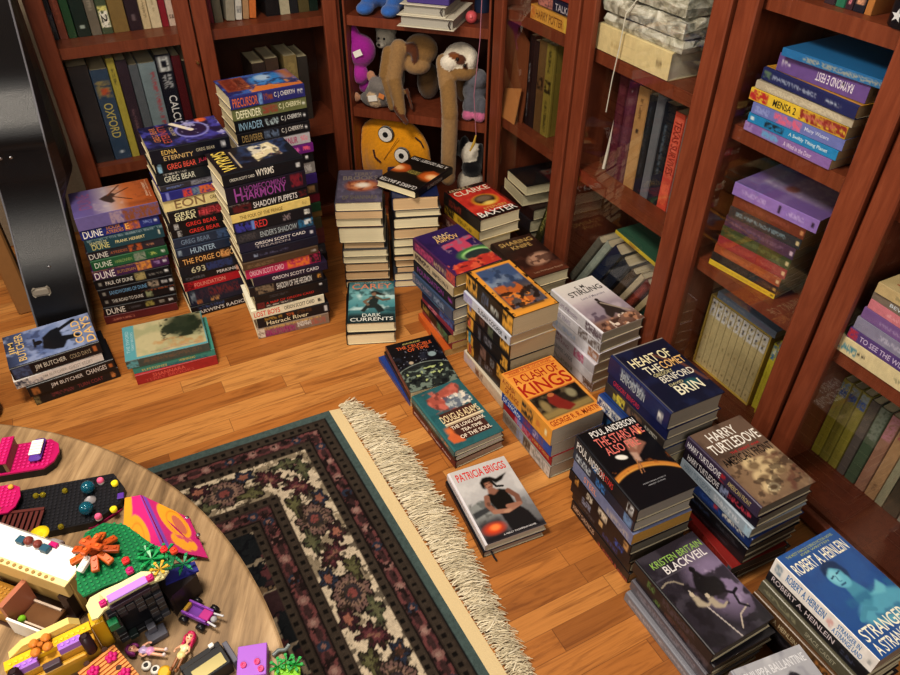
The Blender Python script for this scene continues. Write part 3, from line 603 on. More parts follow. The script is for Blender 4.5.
def S4():
    g = 'books stacked under the white dragon cover'
    stack('white dragon cover', (.407, 2.001, 3.4, .595), (.436, 1.994, -5.0), HC, [
        B(1.2, '10121a', 'ORSON SCOTT CARD|.08|.38|d0ccc0|.35|.6;WYRMS|.4|.62|e0dcd0|.3|.9;#|.9|.95|c8c8c8|.3|.7', art=art_wyrms(), texts='WYRMS|.06|.05|.94|.22|e0c860', label='navy hardcover with a white dragon on its cover, atop its tall stack'),
        B(1.7, '1c1424', 'HOMECOMING|.22|.74|8a4488|.55|.92;HARMONY|.18|.74|9a4c98|.08|.62;H|.1|.19|9a4c98|.08|.9;#|.8|.95|7c2030|.2|.9', page='e4dcc4'),
        B(1.0, '17141a', 'SHADOW PUPPETS|.3|.86|dcd8d4|.15|.8;#|.05|.27|5c1c20;#|0|.25|d0ccc4|.9|1;#|.88|.98|5c1c20|.2|.8'),
        B(.8, 'dcc478', 'THE FOLK OF THE FRINGE|.1|.64|7c6430|.25|.7;#|.9|.95|8c7440|.3|.7', 'pb'),
        B(1.1, '15151c', '#|.02|.22|3c3c98;#|.22|.26|6c88c8;RED|.26|.42|d03c3c|.12|.85;#|.62|.72|8a7c80|.2|.8;#|.9|.97|d8d8d0|.3|.8'),
        B(1.1, '2c2c34', "ENDER'S SHADOW|.3|.78|a8b4b8|.15|.75;#|.8|1|2c7098;#|.88|.97|d0d8dc|.3|.8;#|.03|.25|4c484c|.2|.8"),
        B(1.0, '1d1e38', 'ORSON SCOTT CARD|.2|.86|e8e4e0|.5|.85;TREASON|.2|.65|a8a4a4|.12|.38;#|.92|.96|c8c8d0|.3|.7'),
        B(1.0, '1a1a2c', '#|.15|.2|8c98b0|.3|.7;#|.22|.6|50506c|.35|.55'),
        B(.8, '54402e', '#|.05|.4|786048|.2|.7;#|.9|.97|a09890|.3|.7'),
        B(1.1, 'b82c5c', '#|.55|.85|e07838;#|.85|1|2c1c20;ORSON SCOTT CARD|.05|.5|e8c0cc|.2|.75', 'pb'),
        B(.9, '241a34', 'ORSON SCOTT CARD|.25|.88|dcd8d8|.25|.7', 'pb', d=(.02, 0, 0)),
        B(1.1, '1a1820', 'SHADOW OF THE HEGEMON|.36|.84|d8d8d4|.15|.85;#|.08|.32|80705c;#|.92|.97|c89040|.3|.8'),
        B(.8, '141318', '#|.2|.45|3c3c42|.3|.7;#|.88|.92|c8c8c8|.4|.7', 'pb', d=(.012, -.004, 0)),
        B(.8, '17141a', '#|.02|.12|6c2428;A MAP OF ORSON CARD|.14|.8|c8302c|.5|.85;#|.14|.5|c0b8b0|.15|.35', 'pb', d=(.012, 0, 0)),
        B(1.1, 'e0dcc4', 'LOST BOYS|.03|.38|d83c30|.2|.8;ORSON SCOTT CARD|.44|.86|57584c|.3|.75;#|.91|.96|34342c|.3|.7', cover='e8e4d0', d=(-.008, 0, 1)),
        B(1.2, '14151c', 'Hatrack River|.12|.7|e0d8b8|.1|.55;#|.1|.34|9c7c38|.62|.92;#|.4|.5|c06838|.55|.9;#|.55|.75|54341c|.6|.95;#|.93|.97|d0d0d0|.2|.8'),
        B(1.3, '8c7868', '#|0|.1|d8d0c0;#|.1|.55|8c3464|.0|.75;#|.1|.9|c8a868|.75|1;#|.55|.75|d0ccc4|.3|.8;#|.75|.95|a86858|.2|.8;PASTWATCH|.13|.52|a84c7c|.15|.65', page='dcd0b0')], g, 'L')
def S5():
    g = 'books stacked under the blue coated figure cover'
    stack('coated figure cover', (-.275, 2.007, 4.5, .151), (-.255, 2.007, 4.5), (.168, .24), [
        B(1.1, '15141a', 'JIM BUTCHER|.25|.6|c8c4b8|.2|.75;COLD DAYS|.64|.88|a0947c|.3|.7;#|.02|.2|48587c;#|.91|.95|b06838|.3|.8', cover='6a7aa0', art=art_cold(), texts='JIM|.35|.04|.75|.12|d8b878;BUTCHER|.1|.12|.95|.21|d8b878;COLD|.1|.76|.85|.86|e0b878;DAYS|.05|.88|.9|.985|e0b878', label='blue hardcover with a coated figure cover, atop the short stack by the black case'),
        B(.8, 'd8d4d0', 'JIM BUTCHER|.3|.58|a8a4a0|.25|.7;GHOST STORY|.6|.88|a8a4a0|.25|.7;#|0|.15|3c4458;#|.15|.3|8c8c94|.0|.5', d=(-.01, 0, 0)),
        B(1.0, '141317', 'JIM BUTCHER|.25|.62|d0ccc8|.2|.7;CHANGES|.66|.9|d0ccc8|.3|.8;#|.04|.12|a06838|.1|.8;#|.93|.97|b06838|.3|.7', d=(.008, 0, 1)),
        B(1.0, '17141a', 'TURN COAT|.5|.8|7c3038|.3|.7;#|.2|.45|6c3038|.3|.7;#|0|.06|7c7450;#|.9|.95|c08048|.2|.8', d=(.01, 0, 1.5))], g, 'L')
def S6():
    g = 'books stacked under the landscape painting cover'
    stack('landscape painting cover', (.03, 1.958, -4.9, .092), (.036, 1.958, -4.0), (.178, .242), [
        B(.9, '46514c', '#|0|.14|5fa0a8;#|.2|.9|6a5c4c|.3|.8', 'pb', cover='5fa0a8', art=art_green(), texts='THE SWORD|.2|.03|.85|.07|a8c8cc;#|.1|.3|.12|.9|b08878;TERRY BROOKS|.25|.09|.8|.12|a8c8cc', label='paperback with a cream and green tree painting, atop the short stack by the rug'),
        B(.75, '3c8a80', '#|.3|.9|2c6a74|.0|.4;ELFSTONES|.1|.4|c8c078|.15|.5;WISHSONG|.55|.75|c8b860|.35|.7', 'pb', cover='4c9a8c', d=(.012, 0, 0)),
        B(1.1, 'a02a2c', 'SHANNARA|.2|.6|d8685c|.45|.85;TERRY BROOKS|.1|.7|c85850|.1|.4', 'pb', cover='b83038', d=(.008, 0, .8))], g, 'L')
def S7():
    g = 'books stacked page ends outward under the orange starburst cover'
    P = lambda t, c, pg, pc, **k: B(t, c, k.pop('deco', ''), page=pg, pc=pc, **k)
    stack('starburst cover', (.777, 2.147, -23.8, .349), (.79, 2.152, -22), (.158, .24), [
        P(1.0, '4a4656', CREAM, 'cream', cover='5a5668', art=art_brooks(), texts='TERRY|.34|.09|.78|.19|8e8478;BROOKS|.1|.2|.9|.33|8e8478;OF SHANNARA|.12|.8|.9|.92|77705f', label='grey hardcover with an orange starburst cover, atop the stack left of the yellow pillow'),
        P(.8, '6c5c50', PEACH, 'peach', kind='pb'), P(1.0, '5c1c18', CREAM, 'cream'), P(1.8, '3c3c40', CREAM, 'thick cream'), P(.8, '8c8468', PEACH, 'peach', kind='pb', size=(.14, .22)), P(.9, '44464c', CREAM, 'ivory'), P(.9, '504c54', CREAM, 'cream'),
        P(1.0, '4c3c30', PEACH, 'peach', d=(.01, 0, 0)), P(1.0, '3c302c', PEACH, 'peach'), P(.9, '24242c', CREAM, 'cream')], g, 'P')
    g = 'books stacked page ends outward under the tilted black flare cover'
    stack('black flare cover', (.945, 2.073, -20, .362), (.94, 2.074, -21), (.158, .235), [
        P(1.2, '1a2244', PEACH, 'peach', cover='1c2650'), P(.7, '5c5a58', CREAM, 'cream', d=(.008, 0, 1)), P(1.0, '141318', CREAM, 'cream'), P(1.0, '2c1c20', PEACH, 'peach'), P(.8, '44484c', CREAM, 'ivory'), P(.8, '5c584c', CREAM, 'cream'),
        P(.5, '17161a', PEACH, 'dark boards'), P(.8, '201e20', PEACH, 'peach', size=(.14, .22)), P(.5, '3c3834', PEACH, 'peach', kind='pb', size=(.14, .22)), P(.8, '3c4048', CREAM, 'cream'), P(.7, '2c5490', CREAM, 'blue boards')], g, 'P')
    book(.165, .222, .027, rotz(.955, 2.072, .3625, SY(119)) @ Matrix.Rotation(0.0, 4, 'X'), spine='141216', cover='0c0a0a', page=CREAM, art=art_sun(), deco='SUNSTORM|.3|.7|8c8880|.2|.7',
         texts='CLARKE & BAXTER|.03|.03|.97|.13|e0dcd8;SUNSTORM|.36|.44|.66|.56|a89850;A TIME ODYSSEY: TWO|.03|.87|.97|.96|dcd8d4', label='black hardcover with orange flares, lying skewed on the stack before the yellow pillow', group='books stacked page ends outward under the tilted black flare cover')
    stack('teal runner cover', (.676, 1.843, -23.0, .085), (.668, 1.848, -21.5), (.16, .232), [
        P(1.0, '14181c', CREAM, 'cream', cover='12262c', art=art_dark(), texts='JACQUELINE|.1|.02|.9|.05|a8b8b4;CAREY|.06|.06|.94|.19|d08468;DARK|.3|.79|.7|.87|d8dcd4;CURRENTS|.05|.885|.95|.965|e0e0d8', label='teal hardcover with a running figure cover, on the pair of books alone on bare floor'),
        P(1.15, '17161c', CREAM, 'cream', deco='', label='black hardcover with cream pages, underneath the teal runner cover', d=(-.004, -.004, 1.5))], 'pair of books alone on the bare floor', 'P', .5)
def S8():
    g = 'books stacked under the red sphere cover'
    stack('red sphere cover', (1.128, 1.906, 4, .324), (1.125, 1.908, 3), (.166, .228), [
        B(1.2, '171214', '#|.15|.5|702820|.2|.8', cover='1c100e', art=art_baxter(), page=CREAM, texts='ARTHUR C.|.05|.015|.6|.08|d0b890;CLARKE|.08|.1|.95|.24|e8dcc4;STEPHEN|.3|.72|.85|.79|d8b060;BAXTER|.05|.81|.97|.955|f0ece4', label='red hardcover with a dark sphere cover, atop the stack below the badger plush'),
        B(1.0, 'c8a430', '#|.0|.3|1c1a18;#|.4|.8|6c5818|.25|.75', page=CREAM), B(1.0, '5c2c28', '#|.1|.5|a88c80|.2|.8', 'pb', size=(.14, .22), d=(-.02, 0, 0)), B(.9, '8a5c58', '#|.1|.45|d0b0a0|.2|.8', 'pb', size=(.14, .22), d=(-.025, 0, 0)),
        B(1.0, '34282c'), B(1.0, '5c1a20', '#|.2|.7|a04840|.3|.7'), B(1.1, '1b1b24'), B(1.1, '26262c')], g)
    g = 'books stacked under the brown fallen figure cover'
    stack('gold lettered cover', (1.162, 1.645, 0, .238), (1.165, 1.645, 0), (.155, .238), [
        B(1.1, '2c1c18', '#|.1|.6|6c4c38|.3|.7', cover='3a211a', art=art_knife(), page=CREAM, texts='SHARING|.08|.07|.92|.17|c8a868;KNIFE|.28|.2|.78|.29|c8a868;Lois McMaster Bujold|.2|.88|.92|.93|a88870', label='brown hardcover with gold lettering, between the purple cover and the glazed doors'),
        B(1.0, '38302a', page=CREAM), B(1.0, '2a2426', page=CREAM), B(1.1, '44342c', page=CREAM), B(1.0, '22222a'), B(1.0, '302420')], g)
    g = 'books stacked under the purple planet cover'
    TP = (.14, .215)
    stack('purple planet cover', (.902, 1.665, 4.7, .327), (.895, 1.668, 1), (.168, .248), [
        B(1.3, '4a2450', '#|.05|.5|b04870|.15|.8;#|.5|.8|a89078|.2|.7;#|.8|1|c05040', cover='33205a', art=art_asimov(), page=TAN, texts='ISAAC|.3|.11|.64|.19|e0c890;ASIMOV|.26|.19|.76|.29|e8c078', label='purple hardcover with a red rocky planet cover, beside the yellow bordered castle cover'),
        B(1.1, 'b8a88c', '#|.05|.45|3c2c30|.2|.8;#|.5|.9|3c2c30|.3|.7', page=TAN), B(1.25, '191520', 'FOUNDATION|.1|.75|8c3c90|.25|.75;#|.85|.95|8c3c90|.3|.7', page=GREYP), B(1.25, '3c4c68', 'ISAAC ASIMOV|.1|.5|98889c|.25|.75;#|.55|.8|8898b0|.25|.75;#|.0|.08|8c7c80', page=GREYP),
        B(.9, '2c64a8', '#|.3|.55|58a8b8;#|.55|.7|c8b890|.1|.5', 'pb', size=TP, d=(0, -.004, 0)), B(.8, '22284c', '#|.55|.95|4c64a0', 'pb', size=TP, d=(.004, -.008, 0)), B(.55, '8c3444', '#|.2|.5|d08090', 'pb', size=TP, d=(.002, -.004, -1)),
        B(1.0, '16151a', '#|.08|.3|a8904c|.2|.8;#|.6|.98|3c7c5c', 'pb', size=TP, d=(.0, .004, -3), page=TAN), B(.7, '7c3038', '#|.3|.7|c0a090', 'pb', size=TP, d=(.004, 0, -2), page=TAN), B(.8, 'c8642c', '#|.5|.95|34302c', 'pb', size=TP, d=(-.012, .002, -4), page=TAN)], g)
def S9():
    g = 'books stacked under the yellow bordered castle cover'
    Y1 = '#|.0|.2|dca444|.0|.7;#|.78|.97|dca444|.25|1;#|.05|.1|8c7ca0|.3|.7;#|.3|.42|6a4c44|.2|.9;#|.5|.62|5c6450|.1|.8'
    Y2 = '#|.0|.16|dca444|.1|1;#|.8|.95|dca444|.0|.8;#|.03|.1|c86048|.2|.9;#|.28|.34|5c5c64|.1|.9;#|.42|.6|70707a|.3|.8'
    Y3 = '#|.02|.18|dca444|.0|.8;#|.76|.96|dca444|.1|1;#|.06|.12|48a0b8|.1|.9;#|.36|.5|7c6058|.1|.9;#|.6|.7|6c6c70|.2|.8'
    stack('yellow bordered castle cover', (.931, 1.39, 1.6, .343), (.938, 1.39, 0), (.15, .248), [
        B(1.7, '1c1814', '#|.0|.25|dca444|.15|.95;#|.8|1|dca444|.1|1;#|.06|.1|1c1814|.5|.8;#|.16|.2|1c1814|.5|.8;#|.84|.88|1c1814|.5|.8;#|.35|.5|50607c|.2|.8;#|.55|.72|b8bcb8|.25|.55', 'pb', art=art_castle(), page='c8b898', label='yellow bordered paperback with a castle picture, beside the white horseman cover'),
        B(.95, 'c0c4d0', 'SUSAN COOPER|.33|.85|2c3038|.25|.75;#|0|.2|9c98c4;#|.9|.94|2c3038|.3|.7', page='bca888', d=(-.004, 0, 0)),
        B(1.5, '17151a', Y1, 'pb', page='bca888', cover='dca444'), B(1.4, '17151a', Y2, 'pb', page='bca888'), B(1.4, '18161a', Y3, 'pb', page='bca888'), B(1.4, '17151a', Y2, 'pb', page='bca888'), B(1.2, 'c8bca8', '#|.3|.5|6c4c40|.1|.8;#|0|.3|b8b0c0', d=(-.008, .004, 0))], g)
    g = 'books stacked under the gold king cover'
    stack('gold fantasy cover', (.902, 1.118, 1.3, .185), (.92, 1.106, 0), (.167, .243), [
        B(1.7, 'd8983c', 'A CLASH|.04|.3|8c2c18|.6|.9;OF KINGS|.1|.38|8c2c18|.2|.52;#|.44|.66|2c2824|.1|.85;#|.72|.8|c87c38|.3|.7;#|.88|.92|e8dcb0|.35|.65', 'pb', cover='dc9440', art=art_clash(), page=GREYP, texts='WINNER OF THE LOCUS AWARD|.08|.038|.92|.078|a83a20;A CLASH OF|.06|.12|.92|.25|a02418;KINGS|.04|.27|.97|.47|a82818;GEORGE R. R. MARTIN|.04|.89|.97|.965|9c3c18', label='gold paperback lettered in red over a dark scene, before the white horseman cover'),
        B(1.3, '2450a0', 'A STORM|.05|.32|e0e4ec|.55|.9;OF SWORDS|.03|.4|e0e4ec|.1|.45;#|.42|.85|584878;#|.45|.6|8c3c58|.2|.8;#|.65|.75|a89ab8|.1|.7', 'pb', page=GREYP), B(1.0, '98202c', '#|.25|.6|c06c88;#|.3|.4|9098c8;A GAME OF THRONES|.62|.95|d0a060|.3|.7', 'pb', page=GREYP, cover='8c1c24', texts='OF|.6|.9|.9|.98|d0a040', d=(.004, 0, 0)),
        B(1.4, '8c8880', '#|0|.3|6c6860|.2|.8;#|.3|.45|8898b8;#|.45|.6|3c3634|.1|.9;#|.6|1|c4c0bc;#|.65|.9|8c8c88|.3|.7', page=GREYP)], g)
    g = 'white books stacked under the horseman cover'
    L_ = lambda t, v, **k: B(t, 'dcdae0', v, page='b8b2a0', **k)
    stack('white horseman cover', (1.207, 1.339, 2, .231), (1.2, 1.335, 2), (.158, .248), [
        L_(1.0, '#|0|.15|e8e4dc;Lord of Mountains|.2|.55|a090a8|.25|.7;#|.7|1|6c5c64', cover='e4e0d8', art=art_stirling(), texts='S. M.|.4|.1|.64|.17|5a5652;STIRLING|.14|.18|.93|.28|4c4844;Lord of Mountains|.28|.335|.85|.38|98909c', label='white hardcover with a horseman cover, against the glazed bookcase doors'),
        L_(1.0, 'THE TEARS|.15|.45|a8a0b8|.25|.7;#|.6|1|786c68'), L_(1.0, '#|.15|.55|b8c4dc|.2|.7;#|.8|1|a8785c'), B(1.0, 'd0ccd4', '#|.05|.35|803c48|.6|1;#|.6|.8|c06888;HIGH KING|.15|.5|a08090|.15|.5', page='b8b2a0'), L_(1.0, 'SUNRISE LANDS|.2|.6|9098a0|.25|.7'), L_(1.0, '#|.2|.6|a8b0a0|.25|.7;#|.8|1|6c5448')], g)
def S10():
    g = 'slim books stacked under the black spacecraft cover'
    stack('black spacecraft cover', (.705, 1.514, -5.4, .057), (.698, 1.523, -2), (.158, .232), [
        B(1.0, '6c4434', '#|.1|.9|a86844|.3|.6', 'pb', cover='14121a', art=art_cruc(), texts='JOHN BRUNNER|.32|.045|.7|.085|c8bc70;THE CRUCIBLE|.16|.1|.9|.165|d86838;OF TIME|.36|.175|.8|.24|d86838', label='black paperback with an orange title, behind the teal cover on the open floor'),
        B(.8, '26201e', '#|.05|.9|8c5038|.3|.6', 'pb', label='black paperback, middle of three under the black spacecraft cover'), B(.8, '2c4488', '#|.1|.8|5068a8|.3|.6', 'pb', d=(-.006, .006, 3), label='blue paperback, lowest of three under the black spacecraft cover')], g, 'S', .4)
    g = 'books stacked under the teal cover with a brown title panel'
    stack('teal cover', (.69, 1.259, 2.5, .072), (.694, 1.262, 3), (.157, .243), [
        B(.8, '356a6c', '#|.1|.6|88a4a0|.3|.7;#|.7|.9|c88860|.2|.8', cover='3a7274', art=art_adams(), page=GREYP, texts='DOUGLAS ADAMS|.13|.47|.93|.585|e8d4a8;THE LONG DARK|.2|.66|.9|.715|f0e4d0;TEA-TIME|.34|.745|.76|.795|f0e4d0;OF THE SOUL|.24|.825|.88|.88|f0e4d0', label='teal hardcover with a brown title panel, third back from the fringe on the open floor'),
        B(.7, '27262a', '', page='d0ccc4', label='charcoal hardcover, middle of three under the teal cover'), B(1.0, '5c2226', 'MOSTLY HARMLESS|.04|.38|d8c8c0|.35|.75;Douglas Adams|.45|.9|d8c8c0|.3|.7', page='a8988c', cover='4c1c20', label='dark red hardcover, lowest of three under the teal cover')], g, 'S', .4)
    g = 'pair of books closest to the rug fringe'
    stack('grey portrait cover', (.648, .97, -4.7, .046), (.647, .971, -4), (.165, .237), [
        B(1.1, 'd4d0d4', 'PATRICIA BRIGGS|.1|.5|a898a0|.3|.7', cover='c4c0c0', art=art_briggs(), page=GREYP, texts='PATRICIA BRIGGS|.06|.055|.93|.165|cc3a34;A MERCY THOMPSON NOVEL|.3|.945|.86|.965|d8d4d4', label='light grey hardcover picturing a dark haired woman, the book nearest the rug fringe'),
        B(1.0, '16151b', '#|.2|.6|3c3c44|.3|.7', page='9c8c80', ribbon='17161a', label='black hardcover with a ribbon marker, under the grey portrait cover', d=(-.004, -.003, -1))], g, 'S', .4)
def S11():
    g = 'books stacked under the navy comet cover'
    stack('navy comet cover', (1.075, .908, -1, .344), (1.098, .912, 0), (.162, .228), [
        B(1.6, '1b2450', '#|.2|.6|8c98a8|.5|.9;BENFORD BRIN|.22|.62|a8b0b4|.25|.75;#|.84|.92|d0d0cc|.15|.6', cover='121830', art=art_comet(), page='8c8478', texts='HEART OF|.1|.16|.86|.3|e4dcb4;THE|.2|.33|.5|.45|e0dcc0;COMET|.52|.32|.97|.44|e0b878;GREGORY|.26|.46|.62|.51|c8c090;BENFORD|.3|.52|.92|.62|d8d4c4;DAVID|.34|.65|.6|.69|c8c090;BRIN|.36|.7|.84|.84|e4e0c4', label='navy hardcover with big cream lettering, beside the boxed paperback set'),
        B(1.0, '1a1e48', 'GREGORY BENFORD|.1|.55|c02c48|.25|.75', page='948c80'), B(1.0, '3c3430', '#|.15|.35|d0c048;#|.4|.65|7c6048|.1|.8;#|.7|.9|c8c4b8|.2|.7', page='948c80'),
        B(1.1, '24407c', '#|.0|.42|dcdcd8;DAVID BRIN|.05|.4|38507c|.25|.75;#|.5|.68|c0ccdc|.2|.8', d=(-.022, 0, 0), page='948c80'), B(1.0, '342040', '#|.1|.4|a02850|.25|.75', d=(-.004, 0, 0)), B(1.0, '3468a0', '#|.2|.6|88b0cc|.2|.8', 'pb'), B(1.0, '1c1c24'), B(1.0, '1f2c28', '#|.2|.6|4c8c6c|.3|.7'), B(1.1, '24202c')], g, 'S', .5)
    g = 'books stacked under the orange planet cover'
    stack('orange planet arc', (.886, .771, -2.2, .267), (.902, .76, -1), (.161, .238), [
        B(1.25, '121118', 'POUL|.04|.22|e0dcd8|.2|.8;ANDERSON|.24|.5|e0dcd8|.2|.8;#|.3|.4|3c78b8|.1|.5;THE STARS|.42|.64|d0403c|.3|.8;#|.86|.95|d8dce0|.15|.85', cover='0c0b10', art=art_stars(), page='8c8780', texts='POUL ANDERSON|.16|.02|.96|.1|e4e0dc;THE STARS ARE|.14|.12|.97|.24|d4756c;ALSO FIRE|.18|.255|.76|.36|d4756c;AWARD WINNING AUTHOR OF|.3|.77|.7|.785|9a9a9e;HARVEST OF STARS|.36|.8|.66|.815|9a9a9e', label='black hardcover with an orange planet arc, nearest stack along the open floor'),
        B(1.1, '1c2438', '#|.05|.3|b8c0c8|.2|.8;#|.4|.55|3c78b8|.2|.8;#|.85|.97|688cb8|.1|.9', page='a09a90'), B(1.1, '70789a', 'STEEL|.2|.42|d8947c|.25|.75;#|.6|.95|a09ca0|.1|.6', 'pb', page='b48c48', d=(-.006, 0, 0)),
        B(1.1, '131218', '#|.1|.16|c89048|.2|.9;#|.3|.4|c8c0b0|.2|.8;#|.5|.64|d8ccb8|.15|.85;#|.9|.97|b89060|.1|.8', page='6c665c', size=(.17, .248)), B(1.1, '14151e', '#|.2|.35|8088a0|.2|.8;#|.5|.56|c8a878|.2|.7;#|.75|.9|3050a0|.2|.8', page='6c665c'), B(1.0, '15141a', '#|.1|.4|4c4c54|.3|.7;#|.55|.8|303c70|.2|.8'), B(1.1, '16141a', 'ASIMOV CHRONICLES|.03|.42|c8a890|.3|.8;#|.5|1|a84c40|.0|.25')], g)
    g = 'books stacked under the brown soldiers cover'
    stack('brown soldiers cover', (1.131, .661, -1, .256), (1.134, .648, -1), (.164, .232), [
        B(1.15, '3c3048', 'HARRY TURTLEDOVE|.03|.5|dcd8dc|.2|.75;#|.5|.56|a02c34|.1|.8;AMERICAN FRONT|.6|.9|b8a878|.3|.75', cover='6f5a4c', art=art_turtle(), page='6c6358', texts='HARRY|.2|.06|.72|.18|e8e4dc;TURTLEDOVE|.06|.2|.97|.33|ece8e0;THE GREAT WAR|.3|.355|.85|.385|b83034;AMERICAN FRONT|.06|.4|.97|.5|1c1614', label='brown hardcover with sepia soldiers, beside the glazed bookcase above the bright blue cover'),
        B(1.1, '1c1422', 'HARRY TURTLEDOVE|.06|.5|dcd8dc|.2|.8;#|.52|.62|8890b0|.1|.9;#|.62|.92|b03c4c|.3|.75', page='70685c'), B(1.1, '98a4b0', 'HARRY TURTLEDOVE|.05|.45|6c7c8c|.2|.8;#|.5|.85|c8ccd4|.25|.75;#|.92|1|a8c0d0', page='8c8474'),
        B(1.0, '1f3468', '#|.3|.6|304c8c|.3|.8;#|.5|.56|b04048|.5|.9;#|.62|.92|c8c4bc|.5|.95', page='6c655c'), B(1.0, '15161c', '#|.1|.5|34405c|.3|.7;#|.6|.9|34343c|.3|.7', page='5c564e'), B(.9, '141318', '#|.1|.8|303038|.3|.6', page='5c564e'), B(.9, '8c2420', '#|.4|.95|a83830|.4|1;#|.95|1|2c8090', 'pb', d=(-.02, -.004, -2), page='5c564e'), B(1.0, '1b1a1e', page='5c564e')], g)
def S12():
    g = 'books stacked under the dark purple rider cover'
    stack('dark rider cover', (.88, .505, .7, .131), (.892, .50, 0), (.168, .24), [
        B(1.2, '18151a', '#|.2|.3|4c6c3c|.2|.8;#|.4|.8|3c3440|.2|.8', cover='2a252e', art=art_brit(), page='5c544e', texts='KRISTEN BRITAIN|.1|.09|.97|.16|8cb058;BLACKVEIL|.22|.17|.93|.255|dcd8d8', label='dark hardcover with green author lettering and a rider, behind the grey hooded cover'),
        B(1.1, '1e1a20', '#|.25|.35|50703c|.2|.8;#|.4|.7|4c3434|.2|.9;#|.7|.95|484048|.1|.9', page='5c544e', d=(0, -.008, -2)), B(1.0, '5c5860', '#|.1|.9|7a7680|.2|.8', page='6c645c', d=(-.008, -.008, -1)), B(1.0, '7c7c84', '#|.05|.95|a0a0a8|.3|.7', page='6c645c', d=(-.02, -.004, 0))], g)
    g = 'books stacked under the bright blue cover'
    stack('bright blue cover', (1.075, .328, .1, .239), (1.07, .328, 0), (.163, .241), [
        B(1.5, 'e4e0dc', '#|.03|.1|8c9ca8|.2|.8;ROBERT A. HEINLEIN|.15|.54|2c70b0|.3|.8;#|.56|.62|d8b0ac|.2|.7;STRANGER IN|.65|.86|3c78b4|.52|.85;A STRANGE LAND|.63|.9|3c78b4|.12|.45;#|.94|.97|a8a8a8|.3|.6', 'pb', cover='265494', art=art_strg(), page='8c8074', texts='THE MOST FAMOUS SCIENCE FICTION NOVEL|.1|.035|.92|.06|a8b068;EVER WRITTEN|.3|.07|.8|.09|a8b068;ROBERT A. HEINLEIN|.05|.11|.95|.22|ece8d0;STRANGER IN|.06|.76|.97|.87|ece8d4;A STRANGE LAND|.06|.885|.97|.985|ece8d4', label='bright blue paperback with a white spine and cream lettering, atop its stack'),
        B(1.1, '141217', 'ROBERT A. HEINLEIN|.05|.7|c8bcc0|.35|.85;#|.75|.9|383c50|.3|.7', page='5c564e'), B(1.1, '5c5848', '#|.05|.4|8c8870|.3|.7;SPACE CADET|.5|.8|a8a490|.3|.7', page='5c564e', d=(-.004, 0, 0)), B(1.2, '5a4028', 'ROBERT A. HEINLEIN|.08|.5|c8b898|.25|.7;#|.55|.65|7c5c38;#|.68|.85|c88c50|.1|.9', page='5c564e', d=(-.012, .004, 0)), B(1.0, '16151a', '#|.2|.7|343038|.3|.7', page='5c564e', d=(-.014, .004, 0)), B(1.0, '19181e', page='5c564e', d=(-.006, 0, 0)), B(1.0, '20202a', page='5c564e')], g)
    g = 'books stacked under the grey hooded figure cover'
    stack('hooded figure cover', (.863, .213, -8, .138), (.866, .215, -4), (.163, .24), [
        B(1.1, '8c8c94', cover='a8a8ae', art=art_phil(), texts='PHILIPPA BALLANTINE|.08|.06|.95|.13|d8d8dc', label='grey hardcover with a hooded figure, cut off at the photo bottom edge'), B(1.0, '2c2a30'), B(1.0, '44343c'), B(1.0, '24242c')], g)
for fn in (S1, S2, S3, S4, S5, S6, S7, S8, S9, S10, S11, S12): fn()
# ------------------------------------------------------------------ setting: floor, walls
XR = 1.30; P1 = Vector((XR, 2.182, 0)); P0 = Vector((.915, 2.567, 0)); YL = 2.567; DEP = .30
m = MB(); m.box(-2.2, 1.75, -.9, 3.0, -.05, 0, '888888'); tag(m.build('floor', 'floor'), kind='structure')
m = MB(); m.box(-2.2, 1.75, 2.93, 3.0, 0, 2.3, '888888'); tag(m.build('wall_back', 'wall'), kind='structure')
m = MB(); m.box(1.68, 1.75, -.9, 2.925, 0, 2.3, '888888'); tag(m.build('wall_right', 'wall'), kind='structure')
